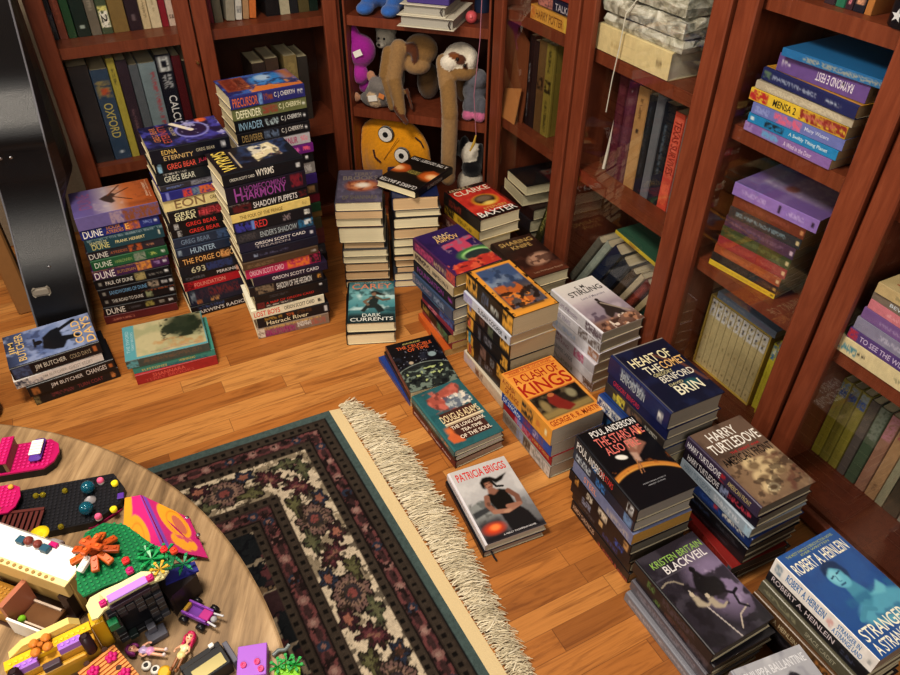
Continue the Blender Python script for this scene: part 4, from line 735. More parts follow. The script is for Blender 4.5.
# ------------------------------------------------------------------ bookcases (frame: x along the front, y inward, z up)
ST = 'ffffff'
def case(label, T, W, doors, shelves, H=2.05, glass=True, inset=.03, stile=.055, side=.02, open_front=False):
    root = thing('bookcase', label, 'bookcase', T, 'cherry wood bookcases'); dk = 'b0a8a4'
    def part(n, fn, mat='cherry', par=root):
        b = MB(); fn(b); return b.build(n, mat, par)
    part('side_panel', lambda b: b.box(.001, side, .022, DEP, 0, H, ST)); part('side_panel', lambda b: b.box(W - side, W - .001, .022, DEP, 0, H, ST))
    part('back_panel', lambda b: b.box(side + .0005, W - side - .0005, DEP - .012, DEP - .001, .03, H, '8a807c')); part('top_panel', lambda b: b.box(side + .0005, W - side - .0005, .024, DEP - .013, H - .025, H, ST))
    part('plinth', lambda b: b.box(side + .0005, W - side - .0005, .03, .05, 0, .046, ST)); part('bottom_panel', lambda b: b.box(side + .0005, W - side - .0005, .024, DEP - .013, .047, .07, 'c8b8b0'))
    for z in shelves: part('shelf', lambda b: b.box(side + .0008, W - side - .0008, inset, DEP - .013, z - .034, z, ST))
    for (a, b_, kx) in doors:
        fr = MB(); z0, z1 = .03, H
        for x0, x1 in ((a, a + stile), (b_ - stile, b_)): fr.cbox(x0, x1, 0, .02, z0, z1, ST, .003)
        fr.cbox(a + stile, b_ - stile, .001, .019, z0, z0 + .035, ST, .002); fr.cbox(a + stile, b_ - stile, .001, .019, z1 - .06, z1, ST, .002)
        d = fr.build('door', 'cherry', root)
        g = MB(); g.box(a + stile - .004, b_ - stile + .004, .0095, .0115, z0 + .03, z1 - .055, 'ffffff'); g.build('glass_pane', 'glass', d)
        if kx is not None:
            k = MB(); k.lathe([(.004, 0), (.004, .006), (.0055, .012), (.003, .016)], 'c8b070', Matrix.Translation((kx[0], 0, kx[1])) @ Matrix.Rotation(PI / 2, 4, 'X'), 10); k.build('knob', 'metal', d)
    if open_front:
        for x0, x1 in ((0.001, .009), (W - .009, W - .001)): part('face_stile', lambda b: b.cbox(x0, x1, .0, .0215, 0.0, H, ST, .002))
    return root
TL = frame((-.065, YL, 0), (1, 0, 0)); WL = .98
case('two door glazed bookcase behind the tall stacks, next to the black case', TL, WL, [(.004, .466, (.455, .70)), (.472, WL - .018, None)], [.388, .787, 1.2, 1.6], stile=.05)
dd = (P1 - P0).normalized(); TD = frame(P0, dd); WD = (P1 - P0).length
case('open corner bookcase full of plush toys between the glazed cases', TD, WD, [], [.452, .787, 1.2, 1.6], inset=.012, side=.009, open_front=True)
def TR(y0): return frame((XR, y0, 0), (0, -1, 0))
case('narrow glazed bookcase immediately right of the plush toys', TR(2.181), .476, [(.012, .472, None)], [.50, .866, 1.25, 1.65])
case('glazed bookcase with the plastic wrapped bundle, second from the plush toys', TR(1.70), .524, [(.004, .520, None)], [.50, .868, 1.25, 1.65])
case('glazed bookcase with the boxed paperback set, third from the plush toys', TR(1.171), .436, [(.004, .432, None)], [.484, .847, 1.13, 1.5])
case('glazed bookcase at the right border of the photo', TR(.731), .50, [(.004, .496, None)], [.492, .847, 1.13, 1.5], stile=.05)

# ------------------------------------------------------------------ shelf contents
def row(T, x, zs, items, where, group, back=.05, cat='book'):
    """upright books from left to right: (thickness, height, depth, spine colour, deco, lean)"""
    n = 0
    for it in items:
        t, h, d, c = it[:4]; deco = it[4] if len(it) > 4 else ''; lean = it[5] if len(it) > 5 else 0; gap = it[6] if len(it) > 6 else .0008
        # local book axes: -X spine to the room, +Y up, +Z to the right
        R = Matrix(((0, 0, 1, 0), (1, 0, 0, 0), (0, 1, 0, 0), (0, 0, 0, 1)))
        pb = t < .022
        rot = Matrix.Rotation(math.radians(lean), 4, 'Y')
        dz = t * math.sin(math.radians(lean)) if lean > 0 else 0
        lab = f"{cname(c)} spined book, {ORD[n].replace('topmost', 'first')} from left {where}"
        book(d, h, t, T @ Matrix.Translation((x, back, zs + .0006 + dz)) @ rot @ Matrix.Translation((0, d / 2, h / 2)) @ R, kind='pb' if pb else 'hc', spine=c, deco=deco, label=lab, group=group, page='c8bc9c')
        x += t / max(.3, math.cos(math.radians(lean))) + gap + (.002 if lean else 0); n += 1
    return x
g = 'books on the upper shelf of the two door bookcase'
row(TL, .035, .787, [(.034, .25, .15, '2a2c34', '#|.7|.9|4c5058'), (.026, .24, .15, '6c3424', '#|.1|.8|8a4c38|.3|.7'), (.026, .25, .15, '1e4226'), (.042, .25, .15, '12241e', '#|.86|.9|9ca8a0|.3|.7;#|.1|.5|4c5c54|.4|.5'), (.032, .25, .15, '6c6458', '#|.1|.7|8a8274|.3|.7'), (.034, .25, .15, '46523c', '#|.66|.92|d8d080;#|.72|.92|e8e4d8|.1|.9;2|.76|.86|2c2c28'), (.05, .25, .15, '80683c', '', 0), (.042, .25, .15, '2c1c26', '#|.8|.88|6c5c60|.3|.6'), (.026, .24, .15, 'c8b490', '#|.1|.3|6c4438|.2|.8;#|.5|.85|8c7c60|.35|.65'), (.034, .24, .15, 'd0c0a0', '#|.3|.8|a89878|.4|.6'), (.022, .24, .15, '8c2030', ''), (.022, .24, .15, 'd0b8a8', '#|.85|.9|544038'), (.024, .24, .15, 'd0a898', '')], 'on the upper shelf nearest the black case', g, .13)
g = 'books on the lower shelf of the two door bookcase'
row(TL, .06, .388, [(.062, .33, .2, '2a2628', ''), (.056, .31, .2, '34465c', '#|.12|.3|8a7c54|.1|.9;#|.2|.27|b05434|.3|.75;OXFORD|.36|.75|b8a860|.2|.75;#|.9|.93|c0c8d0|.4|.6'), (.026, .34, .2, 'a89a44', '#|.1|.25|6c6430|.3|.7'), (.036, .33, .2, '382a34', '#|.5|.8|6c5058|.3|.6'), (.03, .31, .2, '5c6066', ''), (.056, .31, .2, '7c8a90', '#|.1|.9|a05058|.6|.85'), (.052, .33, .2, '1c1c28', '#|.02|.17|d0d0d0|.15|.85;#|.06|.13|1c1c28|.3|.7;#|.2|.34|a8a8ac|.2|.8;CALCULUS|.42|.9|e0dcdc|.3|.85'), (.03, .32, .2, '54181e', ''), (.03, .30, .2, '24201e', '#|.3|.9|8a8450|.3|.7')], 'on the lower shelf nearest the black case', g, .07)
g = 'books on the upper shelf of the second glazed door'
row(TL, .525, .787, [(.03, .24, .15, '7c2030'), (.03, .23, .15, '5c5648', '', 0, .01), (.03, .23, .15, '9c9484', '', 7), (.022, .22, .15, 'd0ccc4', '#|.8|.9|8c8c8c', 7), (.02, .23, .15, 'b08c68', '', 7), (.024, .23, .15, 'c8743c', '', 7, .034), (.05, .24, .15, '1a191c', '', 0), (.036, .22, .15, 'b4ac94', '', 0), (.03, .24, .15, '24262a'), (.04, .24, .15, '5c5234'), (.032, .24, .15, '1c2c24')], 'behind the second glass door, upper shelf', g, .10)
g = 'old books on the lower shelf of the second glazed door'
row(TL, .66, .388, [(.05, .24, .16, '3c302c'), (.05, .25, .16, '4a3a30', '', 0, .02), (.05, .25, .16, '8a7850', '#|.1|.8|a08c5c|.2|.8'), (.04, .24, .16, '3a3430')], 'behind the second glass door, lower shelf', g, .12)
# right run
def lay(T, x, y, z, w, l, t, ang, **k):
    book(w, l, t, T @ Matrix.Translation((x, y, z)) @ Matrix.Rotation(math.radians(ang), 4, 'Z'), **k)
# frame x runs to the viewer's right; a book lying with its spine to the room has spine -X turned to -y: rotate 90
U1, U2, U3, U4 = TR(2.181), TR(1.70), TR(1.171), TR(.731)
g = 'books lying on the narrow bookcase upper shelf'
lay(U1, .305, .112, .8665, .155, .25, .042, 90, spine='d8a048', deco='HARRY POTTER|.12|.7|7c4c20|.2|.8;#|.0|.1|c87838;#|.72|.9|e0c858|.1|.9;#|.92|.97|8c3c28|.3|.7', kind='pb', label='orange and yellow spined paperback lying on the shelf right of the string', group=g)
lay(U1, .32, .115, .909, .145, .23, .034, 90, spine='22223c', deco='TALKERS|.4|.85|c8c0c8|.15|.8;#|0|.34|c88478', label='navy and pink spined book lying on the orange and yellow one', group=g)
lay(U1, .31, .12, .9435, .14, .22, .03, 90, spine='a03c30', label='red book topping the small pile on the narrow bookcase shelf', group=g)
g = 'books standing in the narrow glazed bookcase'
row(U1, .135, .50, [(.026, .30, .16, '141318', '#|.3|.5|8c8c90|.3|.6;#|.6|.9|707074|.3|.5'), (.03, .29, .16, '1c1a1e', ''), (.04, .30, .16, '6c5030', '#|.38|.52|1c1814;#|.42|.48|6c5030|.3|.7', 0, .003), (.042, .30, .16, '8a7a38', '#|.38|.52|1c1814;#|.42|.48|8a7a38|.3|.7;#|.06|.3|4c4420|.3|.7;#|.6|.95|4c4420|.3|.7')], 'in the narrow glazed bookcase', g, .07)
# folded brown card in the narrow bookcase
m = MB(); m.rings([[(0, 0, 0), (.11, 0, 0), (.11, .004, 0), (0, .004, 0)], [(0, .035, .30), (.10, .035, .24), (.10, .039, .24), (0, .039, .30)]], '7a4426'); 
r_ = thing('folded_paper_bag', 'crumpled brown paper bag beside black books in the narrow glazed bookcase', 'bag', U1 @ Matrix.Translation((.024, .06, .5006)))
m.build('back_sheet', 'card', r_); m = MB(); m.rings([[(0, -.03, .0), (.108, -.03, 0), (.108, -.0265, 0), (0, -.0265, 0)], [(.0, -.004, .09), (.10, -.004, .12), (.10, -.0005, .12), (.0, -.0005, .09)]], 'b87c48'); m.build('front_flap', 'card', r_)
g = 'books heaped in the bottom of the narrow glazed bookcase'
lay(U1, .145, .14, .0705, .17, .22, .05, 90, spine='1c1c20', page=CREAM, label='black book at the bottom of the heap behind the red sphere cover', group=g)
lay(U1, .145, .14, .1215, .17, .22, .05, 88, spine='26262e', page=CREAM, label='charcoal book low in the heap behind the red sphere cover', group=g)
lay(U1, .145, .14, .1725, .17, .22, .045, 92, spine='331c1e', page=CREAM, label='maroon book midway up the heap behind the red sphere cover', group=g)
lay(U1, .15, .15, .2185, .16, .215, .05, -6, spine='4c1a1c', page=CREAM, label='dark red book with pages outward behind the red sphere cover', group=g)
lay(U1, .17, .15, .2695, .15, .22, .04, -4, spine='1d1d22', page=CREAM, label='black book with pages outward, topping the heap in the narrow glazed bookcase', group=g)
for k, (c, tt) in enumerate((('3c3a20', '#'), ('2a2a30', '#'))):
    a_ = 19
    R = Matrix(((0, 0, 1, 0), (1, 0, 0, 0), (0, 1, 0, 0), (0, 0, 0, 1)))
    book(.16, .24, .034, U1 @ Matrix.Translation((.278 + k * .040, .05, .0705 + .034 * math.sin(SY(a_)))) @ Matrix.Rotation(SY(a_), 4, 'Y') @ Matrix.Translation((0, .08, .12)) @ R, spine=c, deco=f'{tt}|.1|.6|b0a860|.25|.75' if k == 0 else f'{tt}|.2|.6|c0c0c4|.25|.7', label=('olive' if k == 0 else 'charcoal') + ' book leaning at the foot of the narrow glazed bookcase', group=g)
g = None
lay(U2, .195, .135, .8686, .21, .30, .07, 90, spine='dcc898', cover='d8c8a0', deco='#|.2|.35|c8b080|.3|.6;#|.83|.9|8a7450|.35|.6', page='c4bca8', label='thick cream book lying under the plastic wrapped bundle')
# wrapped bundle
def crinkle(x0, x1, y0, y1, z0, z1, col, seed, n=14):
    b = MB(); q = random.Random(seed); nx, ny = n, 7
    def lay_(z, amp): return [[Vector((x0 + (x1 - x0) * i / nx + q.uniform(-amp, amp), y0 + (y1 - y0) * j / ny + q.uniform(-amp, amp), z + q.uniform(-amp, amp) * 1.2)) for i in range(nx + 1)] for j in range(ny + 1)]
    top, bot = lay_(z1, .004), lay_(z0, .0)
    for G, fl in ((top, 0), (bot, 1)):
        V = [p for r in G for p in r]; w = nx + 1
        F = [(j * w + i, j * w + i + 1, (j + 1) * w + i + 1, (j + 1) * w + i) for j in range(ny) for i in range(nx)]
        b.mesh(V, [f[::-1] for f in F] if fl else F, col)
    edge = [(0, i) for i in range(nx + 1)] + [(j, nx) for j in range(1, ny + 1)] + [(ny, i) for i in range(nx - 1, -1, -1)] + [(j, 0) for j in range(ny - 1, 0, -1)]
    mid = [top[j][i].lerp(bot[j][i], .5) + Vector(((i - nx / 2) / nx * .012, (j - ny / 2) / ny * .012, q.uniform(-.004, .004))) for j, i in edge]
    E_t = [top[j][i] for j, i in edge]; E_b = [bot[j][i] for j, i in edge]; k = len(edge)
    for a_, c_ in ((E_b, mid), (mid, E_t)):
        for i in range(k): b.face([a_[i], a_[(i + 1) % k], c_[(i + 1) % k], c_[i]], col)
    return b
r_ = thing('wrapped_bundle', 'bundle wrapped in clear plastic on top of the thick cream book', 'bundle', U2 @ Matrix.Translation((.205, .14, .9396)))
crinkle(-.14, .16, -.10, .10, 0.0, .028, 'd8d4c8', 3, 9).build('lower_packet', 'wrap', r_); crinkle(-.15, .16, -.105, .105, .034, .075, 'e0dcd0', 5, 9).build('middle_packet', 'wrap', r_); crinkle(-.14, .15, -.10, .10, .081, .12, 'd4d0c4', 8, 9).build('upper_packet', 'wrap', r_)
m = MB(); m.box(0, .012, 0, .17, 0, .27, '6a9cb0'); m.box(.0122, .016, 0, .17, 0, .268, 'b8c4c4'); tag(m.build('slim_folder', 'card', None, U2 @ Matrix.Translation((.40, .10, .8686))), 'pale blue folder standing beside the plastic wrapped bundle', 'folder')
g = 'books on the middle shelf under the wrapped bundle'
row(U2, .098, .50, [(.04, .31, .16, '54202c', '#|.1|.9|6c3440|.2|.8'), (.044, .30, .16, '5c2a38', '#|.15|.85|70404c|.2|.7'), (.046, .30, .16, 'b08858', '#|.1|.3|7c5c38|.3|.6;#|.4|.44|3c2c20|.3|.6'), (.03, .29, .16, '1f2226', '#|.1|.8|3c4048|.3|.6'), (.032, .30, .16, '6c6e74', ''), (.042, .29, .16, '1b2028', '#|.2|.7|4c5864|.3|.6'), (.04, .28, .16, 'c8503c', '#|.05|.66|d86c58|.1|.9;TEXAS SURVIVES|.08|.62|8c2420|.15|.85;#|.7|.95|e0704c|.1|.9'), (.026, .28, .16, '6c6c6c')], 'under the wrapped bundle', g, .09)
# picture frame, tan block, white rod on the same shelf
r_ = thing('picture_frame', 'small dark framed portrait at the far end of the shelf under the wrapped bundle', 'picture frame', U2 @ Matrix.Translation((.056, .225, .502)) @ Matrix.Rotation(-.12, 4, 'X'))
m = MB(); m.box(-.03, .03, 0, .008, 0, .17, '2a2420'); m.build('backing', 'card', r_); a = Art(24, 40).grad([(0, '5c5048'), (.5, '6c5a4c'), (1, '3c5058')]); a.ell(.5, .4, .25, .18, '8c7058', .4).poly([(.2, .55), (.8, .55), (.95, 1), (.1, 1)], '48607a')
m = MB(); m.grid(lambda u, v: (-.025 + .05 * u, -.0008, .164 - .158 * v), a.img); m.build('photograph', 'card', r_)
m = MB(); m.cbox(0, .03, 0, .07, 0, .115, '8c6a3c', .003); tag(m.build('wooden_block', 'cherry', None, U2 @ Matrix.Translation((.036, .115, .5006))), 'tan wooden block between the framed portrait and maroon books', 'block')
m = MB(); m.tube([(0, 0, .004), (.0, .03, .26)], .005, 'd8d0c4', 8); tag(m.build('white_dowel', 'card', None, U2 @ Matrix.Translation((.080, .095, .5006))), 'thin white rod leaning next to the maroon books', 'rod')
def string_(pts, label, col, rad=.0016):
    b = MB(); b.tube(pts, rad, col, 6); return tag(b.build('string', 'wool'), label, 'string')
g2 = XR + .0175
p = [U2 @ Vector((.20, .05, 1.068))] + [hit(x, y, (g2, 0, 0), (1, 0, 0)) for x, y in ((626, 14), (620, 45), (612, 80), (606, 112))]
string_(p, 'white cord hanging from the wrapped bundle in front of the shelf', 'd8d4c8', .0018)
# leaning pile at the bottom of unit 2
g = 'books slumped in the bottom of the glazed bookcase under the wrapped bundle'
R = Matrix(((0, 0, 1, 0), (1, 0, 0, 0), (0, 1, 0, 0), (0, 0, 0, 1)))
x = .024
for t, h, c, nm, dk in ((.028, .25, '6c6a60', 'pale grey', ''), (.03, .26, '9ca69c', 'grey green', '#|.1|.8|b0b8ac|.3|.7'), (.042, .26, '1c2844', 'navy', ''), (.04, .24, '1b2234', 'dark navy', ''), (.026, .23, '4c3a2c', 'brown', ''), (.022, .24, 'c0b094', 'cream edged', ''), (.03, .23, '6c2c24', 'red striped', '#|.1|.9|b05848|.25|.75'), (.022, .23, 'c0ac88', 'buff', ''), (.03, .22, '1f4038', 'dark green', '')):
    an = SY(29)
    book(.17, h, t, U2 @ Matrix.Translation((x, .06, .071 + t * math.sin(an))) @ Matrix.Rotation(an, 4, 'Y') @ Matrix.Translation((0, .085, h / 2)) @ R, spine=c, deco=dk, page='b8ac94', label=f'{nm} book slumped in the case behind the white horseman cover', group=g); x += t / math.cos(an) + .0065
book(.16, .23, .012, U2 @ Matrix.Translation((.33, .145, .345)) @ Matrix.Rotation(SY(90), 4, 'Z') @ Matrix.Rotation(SY(4), 4, 'X'), spine='d0b83c', cover='3c6450', kind='pb', label='thin yellow and green book lying flat on the slumped books', group=g, deco='#|.3|.5|a8743c|.1|.9')
# unit 3
g = 'books piled on the upper shelf over the lavender book'
pile = [(.021, 'A Wind in the Door', '8a6aa8', 'pb', '#|.0|.1|a088bc;#|.22|.42|6ca0cc|.15|.85;A Wind in the Door|.48|.8|d8c8e0|.25|.75', 'lavender spined paperback at the base of the pile on the upper shelf', .0, 0, (.15, .235)),
    (.021, 0, '2a84b8', 'pb', '#|.2|.42|24303c|.15|.85;A Swiftly Tilting Planet|.48|.9|d0e0e8|.25|.75;#|.03|.07|c8d8e0|.3|.7', 'bright blue paperback, second from the bottom of the upper shelf pile', .006, 1, (.15, .235)),
    (.024, 0, '7078b4', 'pb', '#|.26|.56|d06888|.1|.9;Many Waters|.6|.85|c8cce4|.3|.75;#|.04|.2|8c94c8|.2|.8', 'periwinkle paperback with a pink label in the upper shelf pile', .01, 2, (.15, .235)),
    (.026, 0, 'd8b840', 'pb', '#|0|.2|b03034;MENSA 2|.26|.5|3c3420|.2|.8;#|.54|1|8c3430;#|.58|.9|b86858|.3|.7', 'yellow and red spined paperback in the upper shelf pile', .0, 1, (.15, .25)),
    (.017, 0, 'b0a490', 'pb', '#|.1|.9|c4baa4|.2|.8', 'thin pale paperback in the upper shelf pile', .01, 0, (.15, .25)),
    (.028, 0, '262c5c', 'hc', '#|.12|.6|8c94b0|.35|.65;#|.7|.85|a0a8c0|.4|.6;#|.02|.1|5c7060|.2|.8', 'navy book with an orange cover in the upper shelf pile', .02, -3, (.17, .25)),
    (.036, 0, '6a508c', 'pb', 'RAYMOND E FEIST|.15|.55|d8d0dc|.25|.75;#|.85|.95|c8c0d0|.3|.6', 'thick purple paperback near the top of the upper shelf pile', .025, 2, (.15, .22)),
    (.016, 0, '2a6ca0', 'pb', '#|.2|.9|8c9494|.15|.75', 'large thin blue book topping the upper shelf pile', .07, 3, (.19, .26))]
z = .8475
for (t, _, c, kd, dk, lab, dx, an, sz) in pile:
    cov = {'navy': 'd09a38'}.get(lab.split()[0], c)
    bkk = dict(kind=kd, spine=c, cover=cov, deco=dk, label=lab, group=g, page='b89c78')
    if 'thick purple' in lab:
        book(*sz, t, U3 @ Matrix.Translation((.205 + dx, .11, z + t)) @ Matrix.Rotation(SY(270), 4, 'Z') @ Matrix.Rotation(PI, 4, 'Y'), **bkk)
    else: lay(U3, .205 + dx * .8, .025 + sz[0] / 2, z, sz[0], sz[1], t, 90 + an, **bkk)
    z += t + .0008
g = 'books piled on the middle shelf under the lavender cover'
z = .4845
for i, (c, dk, nm, t, kd) in enumerate((('d8b838', '#|.1|.9|c0a030|.3|.7;#|.94|.98|7c6820|.3|.7', 'yellow', .018, 'pb'), ('2c2628', '#|.3|.9|403a3c|.3|.7;#|.94|.98|a88850|.3|.7', 'charcoal', .028, 'pb'), ('9c5030', '#|.1|.85|b4683c|.2|.7;#|.94|.98|d8b890|.3|.7', 'orange brown', .03, 'pb'), ('943034', '#|.1|.85|a84840|.3|.7;#|.94|.98|d8b890|.3|.7', 'red', .034, 'pb'), ('3e482a', '#|.1|.85|5c6840|.3|.7;#|.94|.98|c8b890|.3|.7', 'olive green', .036, 'pb'), ('4a3450', '#|.1|.85|6c5470|.3|.7;#|.94|.98|c8b0c0|.3|.7', 'dark plum', .036, 'pb'), ('28333c', '#|.1|.8|6c8490|.3|.7;#|.94|.98|c8b890|.3|.7', 'slate', .034, 'pb'), ('6c3428', '#|.1|.8|84483c|.3|.7;#|.94|.98|c08860|.3|.7', 'rust brown', .036, 'pb'))):
    t *= .80; lay(U3, .176 + i * .003, .118, z, .15, .195, t, 98 - .8 * (i % 3), spine=c, deco=dk, kind=kd, page='8c7858', label=f'{nm} spined paperback in the middle shelf pile under the lavender cover', group=g); z += t + .0006
a = Art(30, 44).fill('7860a0').noise('8c78b0', 5, .5, .2, .6, 3); a.rect(.3, .15, .9, .9, 'a294b4', .7, .1).noise('b4a8c0', 16, .55, .1, .6, 4, (.3, .15, .9, .9)).ell(.45, .45, .1, .07, '8c5c5c', .5)
lay(U3, .205, .128, z, .175, .225, .032, 97, spine='9478c0', deco='#|.1|.4|b8a4d8|.35|.65;#|.55|.58|34284c|.2|.8;#|.65|.85|b8a4d8|.35|.65;#|.93|.96|34284c|.3|.7', cover='8468ac', art=a, kind='pb', page='8c7858', label='large lavender book topping the middle shelf pile', group=g)
m = MB(); m.cbox(0, .02, 0, .10, 0, .21, '2a2428', .002); m.box(.0202, .034, 0.004, .10, 0, .2, '44404a'); tag(m.build('slim_case', 'plastic', None, U3 @ Matrix.Translation((.315, .17, .4846))), 'slim black case standing right of the lavender topped pile', 'case')
m = MB(); m.cbox(0, .02, 0, .02, 0, .085, 'c8b494', .003); tag(m.build('ivory_peg', 'card', None, U3 @ Matrix.Translation((.322, .145, .4846))), 'small ivory peg in front of the slim black case', 'peg')
g = 'small books along the top visible shelf at the photo corner'
row(U3, .165, 1.13, [(.026, .2, .12, '3c2c34'), (.022, .2, .12, '2c6c54', '#|.8|.9|c8d8c8|.3|.7'), (.016, .2, .12, '3c2630', '#|.8|.95|c87c88|.3|.7'), (.026, .2, .12, '20202c', '#|.8|.93|d8a080|.15|.85'), (.014, .2, .12, 'a8703c')], 'on the top shelf above the purple pile', g, .06)
r_ = thing('round_tin', 'black tin with a white star at the upper right corner of the photo', 'tin', U3 @ Matrix.Translation((.352, .0625, 1.1306)))
m = MB(); m.lathe([(.036, 0), (.038, .002), (.038, .04), (.036, .043)], '17151c', n=20); m.build('tin_body', 'plastic', r_)
m = MB(); st_ = [(math.cos(PI / 2 + i * PI / 5) * (.012 if i % 2 == 0 else .005), math.sin(PI / 2 + i * PI / 5) * (.012 if i % 2 == 0 else .005)) for i in range(10)]; m.face([(-.006 + x * 1.0, -.0392, .022 + y) for x, y in st_], 'c8c8cc'); m.build('star_emblem', 'card', r_)
# boxed set
r_ = thing('book_slipcase', 'yellow gold slipcase holding the cream boxed paperback set', 'slipcase', U3 @ Matrix.Translation((.04, .14, .0708)))
W9, H9, D9 = .222, .25, .12; bx_ = 'c0a44c'
m = MB(); m.box(0, .004, 0, D9, 0, H9, bx_); m.build('side_wall', 'card', r_); m = MB(); m.box(W9 - .004, W9, 0, D9, 0, H9, bx_); m.build('side_wall', 'card', r_)
m = MB(); m.box(.0042, W9 - .0042, 0, D9, H9 - .004, H9, bx_); m.build('top_wall', 'card', r_); m = MB(); m.box(.0042, W9 - .0042, 0, D9, 0, .004, bx_); m.build('bottom_wall', 'card', r_); m = MB(); m.box(.0042, W9 - .0042, D9 - .004, D9, .0042, H9 - .0042, bx_); m.build('back_wall', 'card', r_)
for k in range(9):
    tk = (W9 - .012) / 9
    book(.108, .235, tk - .0012, U3 @ Matrix.Translation((.04 + .006 + k * tk, .144, .0758)) @ Matrix.Translation((0, .054, .1175)) @ R, kind='pb', spine='c4b488', deco=f'#|.0|.24|d4d4d8|.02|.98;#|.04|.07|3c3c40|.3|.6;#|.13|.2|3c3c40|.35|.6;#|.55|.6|8c7c54|.4|.6;#|.9|.93|6c6040|.4|.6', label=f"cream paperback with a white headband, {ORD[k].replace('topmost', 'first')} from left in the gold slipcase", group='cream paperbacks in the gold slipcase')
lay(U3, .165, .205, .3214, .13, .21, .022, 90, spine='7c8ca4', deco='#|.1|.5|a0acbc|.3|.7;#|.6|.9|8c84a0|.2|.8', kind='pb', label='blue grey book lying on top of the gold slipcase')
g = 'yellow and blue spined books beside the slipcase'
for k, x in enumerate((.266, .288)):
    book(.13, .23 if k == 0 else .26, .019, U3 @ Matrix.Translation((x, .14 + .012 * (1 - k), .0708)) @ Matrix.Translation((0, .065, .115 if k == 0 else .13)) @ R, kind='hc', spine='c8bc3c', deco='#|.02|.22|3c78a8;#|.06|.14|d0d4c8|.2|.8;#|.3|.9|a89c30|.4|.6', label='yellow spined book with a blue band, ' + ('directly right of the gold slipcase' if k == 0 else 'second from the gold slipcase'), group=g)
# unit 4
g = 'pale books standing at the back of the right border bookcase'
row(U4, .03, .492, [(.03, .25, .1, '24222c'), (.03, .25, .1, '5c5a60'), (.03, .25, .1, '8a7c70'), (.04, .25, .1, '2c2a3c'), (.04, .25, .1, '4c5448')], 'at the back of the right border bookcase', g, .186)
g = 'books piled on the middle shelf at the right border'
z = .4925
for i, (c, dk, nm, t, sz, kd, cv, dx) in enumerate((('d8c8a0', '#|.04|.3|5c909c|.2|.7;#|.3|.4|2c2c30|.4|.6;#|.75|.9|a8a080|.3|.6', 'cream and teal illustrated', .042, (.14, .20), 'hc', '6c8c5c', .0), ('5c4480', 'TO SEE THE WIZARD|.15|.85|c8bcd8|.25|.75;#|0|.12|b03c4c', 'purple', .026, (.13, .19), 'pb', '5c4480', .02), ('8c88a0', '#|.3|.8|b0acc0|.3|.7', 'grey lavender', .03, (.13, .20), 'pb', '8c88a0', .03), ('7c5c94', '#|.2|.8|9880ac|.3|.6', 'violet', .026, (.14, .21), 'pb', '8a6c9c', .04), ('c87c88', '#|.2|.8|d89ca4|.3|.7', 'pink', .022, (.14, .21), 'pb', 'c87c88', .045), ('7c6f64', 'BEVERLY CLEARY|.2|.8|c8d0dc|.3|.7', 'brown grey', .02, (.145, .21), 'pb', '8c7c6c', .045))):
    lay(U4, .133 + dx, .025 + sz[0] / 2, z, sz[0], sz[1], t, 90 - i * .8, spine=c, deco=dk, kind=kd, cover=cv, page='b8a888', label=f'{nm} book in the pile on the right border middle shelf', group=g); z += t + .0006
a = Art(24, 36).fill('c8b488').noise('b8a478', 5, .5, .2, .6, 3).ell(.6, .8, .2, .12, '6c5c48', .4, .7)
lay(U4, .180, .10, z, .15, .215, .024, 90, spine='bca67c', deco='#|.2|.8|a0906c|.3|.7', cover='c8b488', art=a, kind='pb', texts="MR. POPPER'S|.15|.1|.9|.24|b05038;PENGUINS|.15|.28|.9|.42|b05038", label='cream book with red lettering, top of the pile on the right border', group=g, page='b8a888')
g = 'books standing on the bottom shelf of the right border bookcase'
row(U4, .0215, .07, [(.026, .255, .115, 'a89c38', '#|.02|.1|6c8ca8;#|.1|.2|34589c;#|.3|.9|8c8430|.4|.6'), (.026, .255, .115, '948a3c', '#|.02|.1|8c98a0;#|.1|.2|34589c;#|.3|.9|7c7430|.4|.6'), (.026, .255, .115, '8c8238', '#|.02|.1|8c98a0;#|.1|.2|34589c;#|.3|.9|7c7430|.4|.6'), (.024, .25, .115, '5c5450'), (.03, .25, .115, '4c5c48', '#|.0|.4|7c8478'), (.028, .25, .115, '9c7460', '#|0|.3|b8808c'), (.03, .25, .115, 'b08c68', '#|0|.2|a83c5c|.2|.8;#|.8|.9|8c6c50|.3|.7'), (.02, .25, .115, '9c9880'), (.04, .22, .115, '4c4438', '', 0), (.028, .24, .115, '8c8c80', '#|.6|.95|a86c68|.1|.9;#|.88|.95|d0ccc0|.2|.8'), (.026, .24, .115, 'b8ac94', '#|.1|.25|5c5448|.2|.8;20|.5|.68|7c2c4c|.15|.85'), (.024, .25, .115, 'c4b4a0', '#|.1|.9|d0c4b0|.3|.7'), (.045, .2, .115, '3c3838', '', 0), (.03, .24, .115, '3c4c64'), (.03, .24, .115, 'b0884c', '#|.1|.5|7c6c50'), ], 'on the bottom shelf at the right border', g, .17)
